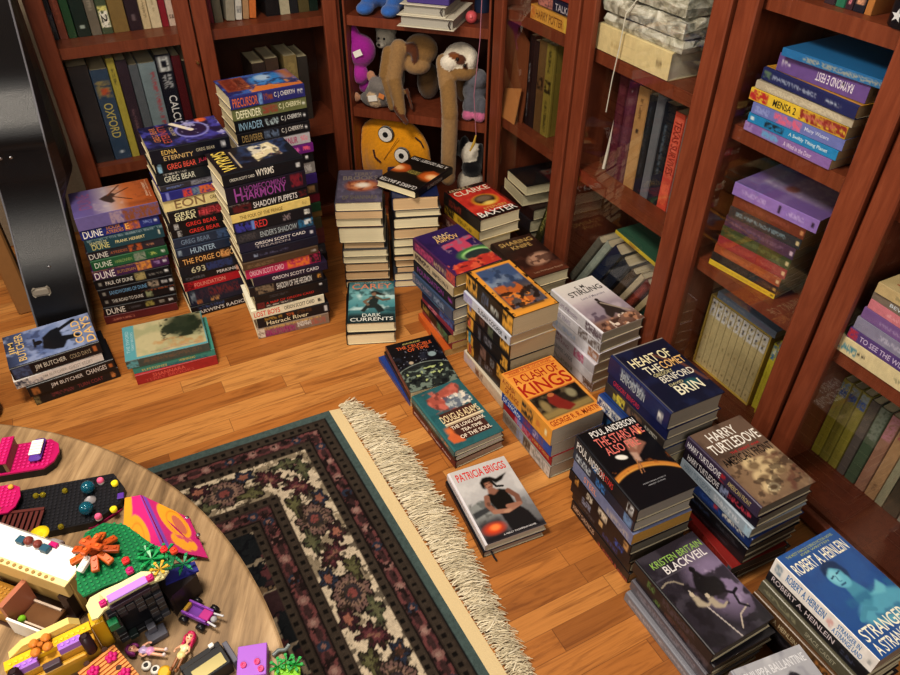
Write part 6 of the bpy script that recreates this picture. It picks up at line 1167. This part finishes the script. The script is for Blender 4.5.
for k, (px_, lb) in enumerate((((88.5, 489), 0), ((87, 510), 0))):
    x, y = on(px_, .026); P_(lambda b: (b.ball((x, y, .0168 + .0150), .0120, '1c7890', None, 18, 12), b.lathe([(.004, .0184), (.006, .0190)], '0e5468', Matrix.Translation((x, y, 0)), 12)), 'blue_globe', t, 'clear')
x, y = on((90, 500), .02); P_(lambda b: b.lathe([(.0105, .0183), (.0105, .020), (.004, .026), (.003, .0275)], 'a8a4a8', Matrix.Translation((x, y, 0)), 14), 'grey_cone', t)
for px_ in ((101, 482), (99, 518)):
    x, y = on(px_, .02); P_(lambda b: (b.lathe([(.0062, .0183), (.0064, .0225)], 'e0d8d8', Matrix.Translation((x, y, 0)), 14), b.lathe([(.0064, .0227), (.0064, .0265), (.0045, .029)], 'e0648c', Matrix.Translation((x, y, 0)), 14)), 'pink_light', t)
for px_ in ((115, 484), (114, 510)):
    x, y = on(px_, .02); P_(lambda b: b.lathe([(.0060, .0183), (.0064, .0250), (.0045, .0262)], 'f0d828', Matrix.Translation((x, y, 0)), 14), 'yellow_light', t)
for px_ in ((36, 496), (43, 495), (65, 491), (61, 527), (31, 532), (38, 530)):
    x, y = on(px_, .02); P_(lambda b: b.lathe([(.0050, .0183), (.0050, .023), (.0038, .0245)], 'a89828', Matrix.Translation((x, y, 0)), 12), 'clear_yellow_light', t, 'clear')
x, y = on((121, 496), .018); P_(lambda b: b.cbox(x - .006, x + .006, y - .008, y + .006, .0183, .0215, PU, .001), 'purple_clip', t)
# 3 second magenta rounded plate
F = LF((-20, 530), (14, 524)); t = thing('toy_balcony', 'round edged magenta plate with two gold studs at the left photo edge', 'toy balcony', F @ Matrix.Translation((0, 0, .0)))
pl = [(0, 0), (.058, 0), (.068, .012), (.072, .035), (.066, .058), (.05, .068), (0, .068)]
P_(lambda b: prism(b, [(x * .8, y * .7 + .014) for x, y in pl], .0188, .030, K), 'pedestal', t); P_(lambda b: (prism(b, pl, .0302, .0335, MG), studs(b, .002, .004, 8, 8, .0335, 'cc2878', lambda x, y: x < .05 or 0.014 < y < .052)), 'plate', t)
for x, y in ((.052, .058), (.04, .010)): P_(lambda b: b.lathe([(.0046, .0354), (.0048, .039), (.0036, .040)], 'd0a040', Matrix.Translation((x, y, 0)), 12), 'gold_stud', t)
# 4 painted tent
t = thing('toy_tent', 'magenta toy tent with orange swirl panels and a purple ridge', 'toy tent', Matrix.Identity(4))
rA, rB = at(141, 495, TB + .062), at(166, 549, TB + .030)
def panel(q, img_fn, name, lab):
    A = [Vector(p) for p in q]; n_ = (A[1] - A[0]).cross(A[3] - A[0]).normalized(); n_ = n_ if n_.z > 0 else -n_; b = MB(); a = Art(40, 40, 1.3); img_fn(a)
    fn = lambda u, v: (A[0].lerp(A[1], u)).lerp(A[3].lerp(A[2], u), v)
    b.grid(lambda u, v: fn(u, v) + n_ * .0006, a.img); b.face([p - n_ * .002 for p in A], 'a01458')
    for i in range(4): j = (i + 1) % 4; b.face([A[i] - n_ * .002, A[j] - n_ * .002, A[j] + n_ * .0006, A[i] + n_ * .0006], 'a01458')
    return P_(lambda bb: (bb.v.extend(b.v), bb.f.extend(b.f), bb.c.extend(b.c), bb.sm.extend(b.sm)), name, t, 'card', lab)
OR = 'd89420'
def im1(a): a.fill('c41c74').poly([(0, 0), (.42, 0), (.36, .28), (.2, .5), (0, .5)], OR).ell(.42, .66, .34, .34, OR, .06).ell(.4, .7, .2, .24, 'b87818', .2, 1, .3, .12).ell(.46, .82, .09, .24, '7c3020', .1, 1, -.35).rect(.94, 0, 1, 1, '7c3c9c')
def im2(a): a.fill('b01c68').ell(.55, .3, .34, .36, OR, .06).ell(.6, .32, .22, .28, 'b87818', .15, 1, .3, .1).ell(.64, .34, .14, .2, 'b06048', .1).ell(.55, .75, .3, .18, OR, .1).noise('b01c68', 6, .62, .05, .8, 3, (.2, .6, .9, 1)).rect(0, 0, .1, 1, '6c3c9c')
bl = at(121, 545, TB + .012); br_ = at(160, 562, TB + .012); tl = at(125, 498, TB + .046)
panel([tl, rA, rB, at(122, 560, TB + .016)], im1, 'left_panel', 'panel with tall orange swirl')
panel([rA + Vector((.001, -.001, 0)), at(189, 518, TB + .026), at(208, 558, TB + .010), rB + Vector((.002, -.002, -.003))], im2, 'right_panel', 'panel with wide orange swirl')
P_(lambda b: b.tube([tl - Vector((0, 0, .004)), tl.lerp(Vector((tl.x, tl.y, TB)), .98)], .002, 'b0a08c', 6), 'support_post', t); P_(lambda b: b.tube([rA - Vector((0, 0, .004)), Vector((rA.x, rA.y, TB + .001))], .002, '7c3c9c', 6), 'support_post', t)
q0 = at(189, 518, TB + .026); P_(lambda b: b.tube([q0 - Vector((0, 0, .003)), Vector((q0.x, q0.y, TB + .001))], .002, 'a01458', 6), 'support_post', t)
for px_ in ((187, 518), (198, 535)): v = at(*px_, TB + .026); P_(lambda b: b.ball(v, .0042, 'b8b8c0', None, 12, 8), 'silver_knob', t, 'metal')
# 5 green garden on a tall dark rock wall
HG = .104; Fg = FZ((105, 612), (158, 583), HG); LGW = (at(105, 612, TB + HG) - at(158, 583, TB + HG)).length; t = thing('toy_garden', 'dark toy brick rock wall with a green studded garden on top', 'toy garden', Fg)
def PG(pts, h): return [loc(Fg, p, h) for p in pts]
def prz(b, pts, h, z0, z1, col): prism(b, PG(pts, h)[::-1], z0, z1, col)
P_(lambda b: prism(b, [(.002, .018), (LGW, .018), (LGW + .004, .075), (.01, .085)], .0002, HG - .003, '15151a'), 'rock_core', t)
def rock(b):
    q = random.Random(5); n = 6; w_ = LGW / n
    for i in range(n):
        for k in range(10):
            if 1 <= i <= 3 and 1 <= k < 6 + (i == 2): continue
            c_ = q.choice(['24242a', '2c2c32', '38383f', '1c1c20', '43434a', '2e2a2c', '24302e']); d_ = q.choice([0, .004, .008]) + (.004 if k < 3 else 0)
            b.cbox(i * w_ + .0002, (i + 1) * w_ - .0002, .0 + d_, .0176, .0004 + k * .0101, .0004 + (k + 1) * .0101 - .0002, c_, .0007)
P_(rock, 'rock_wall', t); P_(lambda b: (b.cbox(LGW * .42, LGW * .8, -.024, -.002, .0002, .012, '50505a', .001), b.cbox(LGW * .5, LGW * .66, -.012, -.001, .0122, .026, '5a5a64', .001)), 'grey_step', t)
P_(lambda b: prz(b, [(158, 586), (170, 600), (172, 596), (197, 575), (190, 560), (163, 566)], .05, .0002, .05, '241a1c'), 'brown_cliff', t)
P_(lambda b: prz(b, [(166, 585), (199, 571), (195, 562), (166, 572)], .052, .0503, .0545, '28287c'), 'blue_base', t)
P_(lambda b: prz(b, [(86, 606), (90, 598), (104, 590), (150, 570), (169, 571), (164, 578), (150, 584), (105, 610), (98, 618), (92, 620)], HG, HG - .0028, HG + .0008, 'cfc796'), 'cream_ledge', t)
gp = [(78, 592), (84, 598), (104, 588), (150, 571), (172, 570), (176, 556), (152, 545), (126, 526), (104, 524), (86, 534), (76, 556)]
zg = HG + .001
def green(b):
    prz(b, gp, zg, zg, zg + .0034, '0e6a40'); poly_ = PG(gp, zg); xs = [p[0] for p in poly_]; ys = [p[1] for p in poly_]
    def ok(x, y):
        ins = False
        for (x0, y0), (x1, y1) in zip(poly_, poly_[1:] + poly_[:1]):
            if (y0 > y) != (y1 > y) and x < (x1 - x0) * (y - y0) / (y1 - y0) + x0: ins = not ins
        return ins
    nx, ny = int((max(xs) - min(xs)) / U), int((max(ys) - min(ys)) / U); studs(b, min(xs) + .002, min(ys) + .002, nx, ny, zg + .0034, '128048', ok)
P_(green, 'green_plate', t); P_(lambda b: prz(b, [(68, 560), (76, 600), (84, 596), (150, 568), (150, 548), (100, 532)], zg, .060, HG - .003, '4c3220') if False else prism(b, [(.012, .086), (LGW + .002, .08), (LGW, .11), (.012, .12)], .0002, HG, '3c2a1c'), 'earth_block', t)
zt_ = zg + .0036
P_(lambda b: b.rings([[(.006, .004, zt_), (LGW - .004, .004, zt_), (LGW, .016, zt_), (LGW - .012, .026, zt_), (.0, .026, zt_)], [(.008, .006, zt_ + .010), (LGW - .006, .006, zt_ + .010), (LGW - .002, .015, zt_ + .010), (LGW - .014, .024, zt_ + .010), (.004, .024, zt_ + .010)]], 'd8d0a0'), 'cream_arch', t)
P_(lambda b: b.cbox(.010, LGW - .012, -.002, .0118, zt_ + .0102, zt_ + .0134, 'b080d8', .0006), 'lilac_tile', t)
P_(lambda b: b.cbox(.008, LGW - .012, -.004, .0035, zt_ - .008, zt_ - .0002, '2c1a30', .0006), 'plum_course', t)
for x in (.002, LGW - .008): P_(lambda b: (b.cbox(x - .004, x + .006, -.004, .006, zt_ + .0104, zt_ + .018, 'b8186c', .001), stud(b, x + .001, .001, zt_ + .018, 'c82878', .003, .002)), 'magenta_flower', t)
P_(lambda b: b.cbox(-.004, .010, -.014, -.001, .07, .086, '0e6a40', .001), 'green_brick', t)
def leafc(b, x, y, z, s, col):
    for k in range(6):
        a = k * 2 * PI / 6 + x * 90; w = .22; lo = [(x, y, z), (x + math.cos(a + w) * s * .55, y + math.sin(a + w) * s * .55, z + s * .2), (x + math.cos(a) * s, y + math.sin(a) * s, z + s * .1), (x + math.cos(a - w) * s * .55, y + math.sin(a - w) * s * .55, z + s * .2)]
        b.rings([lo, [(p[0], p[1], p[2] + .0025) for p in lo]], col)
        b.lathe([(.0026, 0), (.0026, .002)], shade(col, 1.1), Matrix.Translation((x + math.cos(a) * s * .7, y + math.sin(a) * s * .7, z + s * .15 + .0026)), 8)
zf = zt_ + .0016
for px_, s_, c_, hh in (((152, 560), .026, '1c9050', 0), ((166, 553), .018, '148048', 0), ((184, 565), .022, '1c8c5c', -.045), ((160, 570), .016, 'c09a30', .004), ((146, 552), .016, '148048', 0)):
    x, y = loc(Fg, px_, zf + hh); P_(lambda b: leafc(b, x, y, zf + .0002 + hh, s_, c_), 'leaf_sprig', t)
for px_, cc_ in (((126, 561), 'd82c30'), ((164, 550), 'd82c30'), ((174, 551), 'd84424'), ((130, 571), 'b8186c')):
    x, y = loc(Fg, px_, zf + .004); P_(lambda b: (b.cbox(x - .0055, x + .0055, y - .0055, y + .0055, zf + .0002, zf + .009, cc_, .002), stud(b, x, y, zf + .0092, shade(cc_, 1.1), .003, .002)), 'bright_flower', t)
cx, cy = loc(Fg, (95, 552), zf + .012)
P_(lambda b: b.lathe([(.009, zf), (.009, zf + .012), (.007, zf + .02)], '8c3c18', Matrix.Translation((cx, cy, 0)), 12), 'palm_trunk', t)
for k in range(9):
    a = k * 2 * PI / 9 + .25; col = 'e4dcd4' if k == 5 else ['b0501c', 'c06024', 'a84a1c'][k % 3]
    T2 = Matrix.Translation((cx, cy, zf + .014)) @ Matrix.Rotation(a, 4, 'Z') @ Matrix.Rotation(.22, 4, 'Y'); P_(lambda b: (b.cbox(.0105, .036, -.0058, .0058, 0, .008, col, .0012, T2), [b.lathe([(.003, .008), (.003, .0098)], shade(col, 1.15), T2 @ Matrix.Translation((q_, 0, 0)), 8) for q_ in (.0165, .029)]), 'palm_leaf_brick', t)
for k in range(4):
    a = k * PI / 2 + .6; T2 = Matrix.Translation((cx, cy, zf + .0265)) @ Matrix.Rotation(a, 4, 'Z') @ Matrix.Rotation(-.1, 4, 'Y'); P_(lambda b: (b.cbox(.001, .020, -.005, .005, 0, .007, 'b85420', .0012, T2), b.lathe([(.003, .007), (.003, .0088)], 'd06a30', T2 @ Matrix.Translation((.013, 0, 0)), 8)), 'palm_top_brick', t)
# 6 cream house with white roof
HH = .092; F = FZ((0, 556), (80, 585), HH); LH = (at(0, 556, TB + HH) - at(75, 583, TB + HH)).length; t = thing('toy_house', 'cream toy brick house with a white roof top and open front', 'toy house', F @ Matrix.Translation((-.014, 0, 0)))
CRM = 'd8b878'; x0 = -.05
P_(lambda b: b.box(x0, LH, -.062, .0, .0002, .0034, '3c2418'), 'floor_plate', t)
P_(lambda b: b.cbox(x0, LH, -.010, .0, .058, HH, CRM, .001), 'cream_band', t)
P_(lambda b: b.cbox(x0, LH, .0005, .012, .0002, HH - .002, 'c8a868', .001), 'rear_wall', t)
P_(lambda b: b.box(LH - .022, LH - .004, -.014, -.0005, .0036, .057, '2c1a14'), 'brown_pillar', t)
P_(lambda b: (b.cbox(x0 + .01, LH * .36, -.058, -.012, .0036, .032, '9c7028', .001), studs(b, x0 + .016, -.056, 8, 5, .032, 'a87c34')), 'gold_counter', t)
P_(lambda b: b.box(LH * .36 + .001, LH * .36 + .010, -.060, -.0105, .0036, .062, 'a86c54'), 'rosy_wall', t)
P_(lambda b: b.cbox(LH * .36 + .012, LH - .024, -.055, -.012, .0036, .014, '6c4a2c', .001), 'brown_floor', t)
P_(lambda b: (b.box(LH * .44, LH - .028, -.018, -.0145, .0142, .018, 'd8c8b8'), b.box(LH * .44, LH - .028, -.053, -.050, .0142, .018, 'd8c8b8')), 'floor_trim', t)
P_(lambda b: b.box(LH * .36 + .012, LH + .002, -.066, -.0625, .0002, .040, 'e8e4dc'), 'white_front_wall', t); P_(lambda b: b.ball((LH * .5, -.05, .0205), .006, '7cb82c'), 'lime_ball', t)
P_(lambda b: b.cbox(x0 - .01, LH + .006, -.012, .016, HH + .0002, HH + .0036, 'e0cc94', .0006), 'eave_plate', t)
P_(lambda b: [stud(b, x0 + .002 + i * .0125, -.0075, HH + .0036, '9c7c48', .003, .002) for i in range(int((LH - x0) / .0125))], 'eave_stud', t)
P_(lambda b: b.rings([[(x0, -.002, HH + .0038), (LH + .004, -.002, HH + .0038), (LH + .004, .050, HH + .0038), (x0, .050, HH + .0038)], [(x0 + .03, .016, HH + .020), (LH - .030, .016, HH + .020), (LH - .034, .040, HH + .020), (x0 + .03, .040, HH + .020)]], 'e8e6e2'), 'white_roof', t)
zr = HH + .0202
P_(lambda b: (b.cbox(LH * .26, LH * .36, .018, .030, zr, zr + .009, '2c5468', .001), b.cbox(LH * .58, LH * .68, .018, .030, zr, zr + .009, '2c5468', .001), b.ball((LH * .40, .026, zr + .007), .0075, '7c3c34'), b.ball((LH * .52, .026, zr + .0065), .007, '7c3c34'), b.cbox(LH * .62, LH * .72, .031, .039, zr, zr + .006, 'b8186c', .001)), 'roof_ornament', t, 'plastic', 'teal and brown roof ornaments')
x, y = loc(F, (14, 538), .022)
t2 = thing('toy_grate', 'small brown toy grating leaning behind the white roof at the left edge', 'toy grating', F @ Matrix.Translation((x - .018, y - .03, .0235)) @ Matrix.Rotation(.5, 4, 'Z'))
P_(lambda b: [b.box(i * .009, i * .009 + .0055, 0, .075, .0, .003, '5c2c28') for i in range(8)] + [b.box(0, .0685, y_, y_ + .006, .0031, .005, '5c2c28') for y_ in (0, .069)], 'bars', t2)
v = at(50, 548, TB + .05); t = thing('toy_dish_lamp', 'yellow dish and grey drum between the white roof and the black platform', 'toy lamp', frame((v.x, v.y, TB), at(62, 550, TB) - at(45, 545, TB)))
P_(lambda b: b.lathe([(.006, .0), (.006, .075), (.004, .082)], 'c8c4c4', None, 14), 'stem', t); P_(lambda b: b.lathe([(.002, .0822), (.015, .086), (.0155, .0885), (.004, .086)], 'e0c81c', Matrix.Translation((-.006, 0, 0)), 20), 'yellow_dish', t); P_(lambda b: b.lathe([(.010, 0), (.0115, .004), (.0115, .020), (.008, .021)], 'a8a4a8', Matrix.Translation((.008, -.002, .066)) @ Matrix.Rotation(PI / 2, 4, 'Y'), 18), 'grey_drum', t)
# 7 yellow balcony facade
HF = .066; F = FZ((4, 668), (90, 626), HF); LW = (at(4, 668, TB + HF) - at(90, 626, TB + HF)).length
t = thing('toy_facade', 'yellow toy brick facade with lilac bricks and an orange flower', 'toy facade', F)
P_(lambda b: b.cbox(0, LW, -.018, .0, .0002, HF - .010, 'c89830', .001), 'gold_wall', t); P_(lambda b: b.cbox(.14 * LW, .86 * LW, -.026, -.0185, .032, .044, 'd0a030', .002), 'gold_brick', t)
P_(lambda b: (b.cbox(0, LW, -.006, .010, HF - .0098, HF, 'e0b41c', .0006), studs(b, .004, -.003, int(LW / U) - 1, 1, HF, 'e8c030')), 'yellow_course', t)
for x in (.10, .60): P_(lambda b: (b.cbox(LW * x, LW * (x + .26), -.018, -.0065, HF - .0098, HF + .004, 'a06cc8', .0008), studs(b, LW * x + .003, -.016, 4, 1, HF + .004, 'b07cd8')), 'lilac_brick', t)
P_(lambda b: b.cbox(LW * .38, LW * .58, -.028, -.0185, HF - .020, HF - .008, '4a3a44', .001), 'plum_tile', t)
P_(lambda b: b.rings([[(.008, .012, .0002), (LW * .9, .012, .0002), (LW * .9, .024, .0002), (.008, .024, .0002)], [(.008, .012, HF - .002), (LW * .9, .012, HF - .002), (LW * .9, .024, HF - .002), (.008, .024, HF - .002)], [(.03, .012, HF + .012), (LW * .8, .012, HF + .012), (LW * .8, .024, HF + .012), (.03, .024, HF + .012)]], 'd8c078'), 'cream_arch', t)
for x in (.01, LW * .9): P_(lambda b: b.lathe([(.008, HF - .03), (.008, HF + .008), (.004, HF + .0085), (.004, HF + .011)], '2c161c', Matrix.Translation((x + .002, -.020, 0)), 12), 'brown_post', t)
def orf(b):
    for k in range(4):
        a = PI / 4 + k * PI / 2; b.ball((LW * .44 + math.cos(a) * .0115, .002 + math.sin(a) * .0115, HF + .0085), (.0075, .0075, .0055), 'c87c30', None, 10, 6)
    b.lathe([(.004, HF + .0025), (.004, HF + .012)], 'b06a24', Matrix.Translation((LW * .44, .002, 0)), 10)
P_(orf, 'orange_flower', t); P_(lambda b: (b.cbox(LW + .001, LW + .020, -.002, .024, .0002, HF, 'd8a820', .001), studs(b, LW + .002, -.004, 2, 3, HF, 'e0b428')), 'yellow_tower', t)
# 8 orange ridged floor
F = FZ((74, 668), (110, 640), .030); DW = (at(74, 668, TB + .03) - at(110, 640, TB + .03)).length; t = thing('toy_deck', 'orange tan ridged toy deck with magenta flowers at the bottom edge', 'toy deck', F @ Matrix.Translation((0, -.010, 0))); DD = .10
P_(lambda b: b.box(.002, DW - .002, -DD + .002, -.002, .0002, .026, '7c4a24'), 'understructure', t)
P_(lambda b: (b.box(0, DW, -DD, 0, .0262, .029, 'b87038'), [b.box(.0, DW, -DD + .001 + i * .0066, -DD + .0048 + i * .0066, .0291, .0312, 'd08c4c') for i in range(15)]), 'ridged_top', t)
for px_ in ((108, 653), (90, 667), (121, 669)):
    x, y = loc(F, px_, .034); P_(lambda b: ([b.ball((x + math.cos(k * 1.257) * .0056, y + math.sin(k * 1.257) * .0056, .0345), (.0042, .0042, .003), 'b8146c', None, 8, 6) for k in range(5)], b.ball((x, y, .037), .003, 'd02c84', None, 8, 6)), 'magenta_flower', t)
for px_ in ((101, 645), (83, 659), (115, 663)):
    x, y = loc(F, px_, .032); P_(lambda b: b.lathe([(.0042, .0314), (.0042, .0322)], '3c1c10', Matrix.Translation((x, y, 0)), 10), 'dark_hole', t)
F = LF((50, 690), (84, 672)); t = thing('toy_pool', 'small dark blue studded toy plate below the yellow facade', 'toy plate', F @ Matrix.Translation((0, -.016, 0))); P_(lambda b: brick(b, -.002, -.006, .0002, 6, 2, .006, '1c4c70'), 'plate', t)
# 9 figures
def figure(o, d, label, hair, skin, top, bottom, shoe, longhair, lie=True):
    F = frame(at(*o, TB), at(*d, TB) - at(*o, TB)); t = thing('toy_figure', label, 'toy figure', F @ Matrix.Translation((0, 0, .0100)) @ Matrix.Scale(1.12, 4), 'small plastic toy figures')
    parts = [((0.004, 0, 0), (.0065, .006, .0065), skin), ((-.004, 0, 0), (.004, .002, .002), skin), ((-.011, 0, 0), (.006, .0058, .0045), top), ((-.016, 0, 0), (.005, .005, .004), top), ((-.021, 0, 0), (.006, .0065, .0048), bottom)]
    for s in (-1, 1):
        parts += limb((-.024, s * .0034, 0), (-.041, s * .0038, -.001), .0026, .0022, skin if not longhair else '8a5a38', 5) + [((-.043, s * .0038, .001), (.0026, .0026, .004), shoe)]
        parts += limb((-.009, s * .0062, .001), (-.016, s * .0100, .004), .0019, .0016, skin, 4) + limb((-.016, s * .01, .004), (-.021, s * .0085, .007), .0016, .0018, skin, 3)
    blob('body', parts, .0011, 'plastic', t, None, 0, 2)
    hp = [((.0075, 0, -.0025), (.0066, .0078, .0064), hair), ((.003, .0062, -.001), (.0062, .003, .0062), hair), ((.003, -.0062, -.001), (.0062, .003, .0062), hair), ((.0105, 0, .002), (.003, .006, .0045), hair)]
    if longhair: hp += [((-.006, .0058, -.002), (.007, .003, .004), hair), ((-.006, -.0058, -.002), (.007, .003, .004), hair)]
    blob('hair', hp, .0011, 'plastic', t, None, 0, 2)
    for s in (-1, 1): P_(lambda b: b.ball((.0045, s * .0026, .0060), (.0011, .0011, .0008), '1c1410', None, 8, 6), 'eye', t)
    P_(lambda b: b.ball((.0005, 0, .0060), (.0006, .0016, .0006), 'b03c48', None, 8, 6), 'mouth', t); return t
figure((137, 653), (125, 652), 'small toy figure with purple hair and pink clothes lying on its back', '7c2c6c', 'c8987c', 'a08cb0', 'c088b0', 'd8c8c8', False)
figure((190, 644), (196, 632), 'small toy figure with long magenta hair and a cream top', 'b01c50', 'd8a888', 'd8cca0', 'd0bc84', '8a5a38', True)
# 10 black box with gold panel
F = LF((201, 695), (234, 672)); t = thing('toy_stove', 'black toy brick box with a shiny pale gold panel at the bottom edge', 'toy box', F)
P_(lambda b: (b.cbox(-.008, .056, .0, .036, .0002, .030, '101014', .0015), b.cbox(-.008, .056, .037, .05, .0002, .020, '17171c', .001)), 'body', t); P_(lambda b: b.face([(.002, .004, .0308), (.05, .004, .0308), (.05, .024, .0308), (.002, .024, .0308)], 'b8ac7c'), 'gold_panel', t, 'metal'); P_(lambda b: b.cbox(.058, .066, .0, .04, .0002, .024, '5c5c68', .001), 'grey_side', t); P_(lambda b: b.cbox(.04, .048, .043, .05, .0202, .027, 'dcd8d0', .001), 'white_cap', t)
# 11 lilac seat
F = LF((239, 686), (263, 682)); t = thing('toy_lounger', 'lilac toy brick lounger with pink rollers near the table rim', 'toy seat', F)
P_(lambda b: (b.cbox(0, .044, .0, .05, .0002, .024, '9c5cc0', .001)), 'seat_block', t)
for x, y in ((.010, .018), (.030, .02), (.036, .008)): P_(lambda b: b.lathe([(.0045, .0242), (.0045, .0275), (.002, .0276), (.002, .0262)], 'd04c80', Matrix.Translation((x, y, 0)), 14), 'pink_roller', t)
F = LF((275, 684), (299, 680)); t = thing('toy_plant', 'lime toy plate with green leaves beside the lilac lounger', 'toy plant', F); P_(lambda b: brick(b, 0, 0, .0002, 5, 3, .0094, '7cb81c'), 'lime_plate', t)
for x, y in ((.006, .02), (.02, .024), (.032, .018)): P_(lambda b: leafc(b, x, y, .0113, .015, '1c8c3c'), 'leaf_sprig', t)
v = at(282, 653, TB); t = thing('toy_chain', 'grey toy chain piece beyond the lime plate', 'toy chain', (v.x, v.y, TB)); P_(lambda b: (b.tube([(-.014, 0, .004), (-.004, .004, .005), (.006, .0, .004), (.014, .005, .005)], .0035, '6c7474', 8)), 'links', t)
# 12 buggy
F = LF((184, 618), (214, 632)); t = thing('toy_buggy', 'small purple toy buggy with black wheels alone on the bare table', 'toy car', F @ Matrix.Translation((0, 0, 0)))
for x in (.006, .040):
    for y in (-.006, .030): P_(lambda b: (b.lathe([(.004, -.004), (.0075, -.0035), (.0078, 0), (.0075, .0035), (.004, .004)], '131316', Matrix.Translation((x, y, .0078)) @ Matrix.Rotation(PI / 2, 4, 'X'), 16)), 'wheel', t)
P_(lambda b: b.cbox(.0, .05, .002, .022, .006, .0095, '6c3494', .0008), 'chassis', t)
for y in (.0, .0205): P_(lambda b: b.cbox(-.002, .046, y, y + .0035, .0097, .020, '8c4cb0', .001), 'side_panel', t)
P_(lambda b: b.cbox(.030, .048, .0037, .0203, .0097, .0195, 'a8287c', .001), 'hood', t); P_(lambda b: b.cbox(-.002, .004, .0037, .0203, .0097, .018, 'b08a30', .001), 'rear_panel', t); P_(lambda b: (b.ball((.054, .012, .015), .0055, '9c9ca0', None, 10, 8), b.tube([(.0485, .004, .016), (.066, .002, .017)], .0018, 'b8b8bc', 8), b.tube([(.0485, .02, .016), (.066, .022, .017)], .0018, 'b8b8bc', 8)), 'grey_handles', t)
# 13 loose rings
for k, px_ in enumerate(((147, 667), (156, 671))):
    v = at(*px_, TB); t = thing('loose_toy_rim', 'loose white rimmed toy wheel, ' + ('upper' if k == 0 else 'lower') + ' of two by the orange deck', 'toy wheel', (v.x, v.y, TB), 'loose toy wheels'); P_(lambda b: b.lathe([(.003, .0), (.007, .0), (.0075, .003), (.0065, .0065), (.004, .0065)], 'd8d4cc', None, 18), 'rim', t); P_(lambda b: b.lathe([(.0036, .0066), (.0036, .0074)], '17171a', None, 12), 'hub', t)
v = at(166, 675, TB); t = thing('toy_cup', 'small yellow toy piece beside the loose wheels', 'toy piece', (v.x, v.y, TB)); P_(lambda b: b.lathe([(.005, 0), (.009, .004), (.0095, .012), (.006, .013)], 'd0a428', None, 14), 'cup', t)

# ------------------------------------------------------------------ light
def area(name, loc, tgt, size, power, col):
    l = bpy.data.lights.new(name, 'AREA'); l.energy = power; l.size = size; l.color = col; l.shape = 'DISK'; o = bpy.data.objects.new(name, l); C.objects.link(o)
    o.location = loc; o.rotation_euler = (Vector(tgt) - Vector(loc)).to_track_quat('-Z', 'Y').to_euler(); return o
area('ceiling_lamp', (-.25, .95, 2.45), (.35, 1.2, 0), .55, 56, (1, .90, .77))
area('left_lamp', (-1.9, 1.0, 1.75), (1.0, 1.1, .15), .5, 20, (1, .92, .80))
area('added_fill', (-.6, -1.4, 2.2), (.6, 1.4, .3), 1.6, 42, (1, .93, .84))  # unseen fill light added behind the camera to brighten the shelf interiors
w = bpy.data.worlds.new('world'); SC.world = w; w.use_nodes = True; bg = w.node_tree.nodes['Background']; bg.inputs[0].default_value = (1.0, .90, .80, 1); bg.inputs[1].default_value = .21
SC.view_settings.view_transform = 'Standard'; SC.view_settings.look = 'None'; SC.view_settings.exposure = .04; SC.view_settings.gamma = .88
bpy.data.scenes.remove(TS)
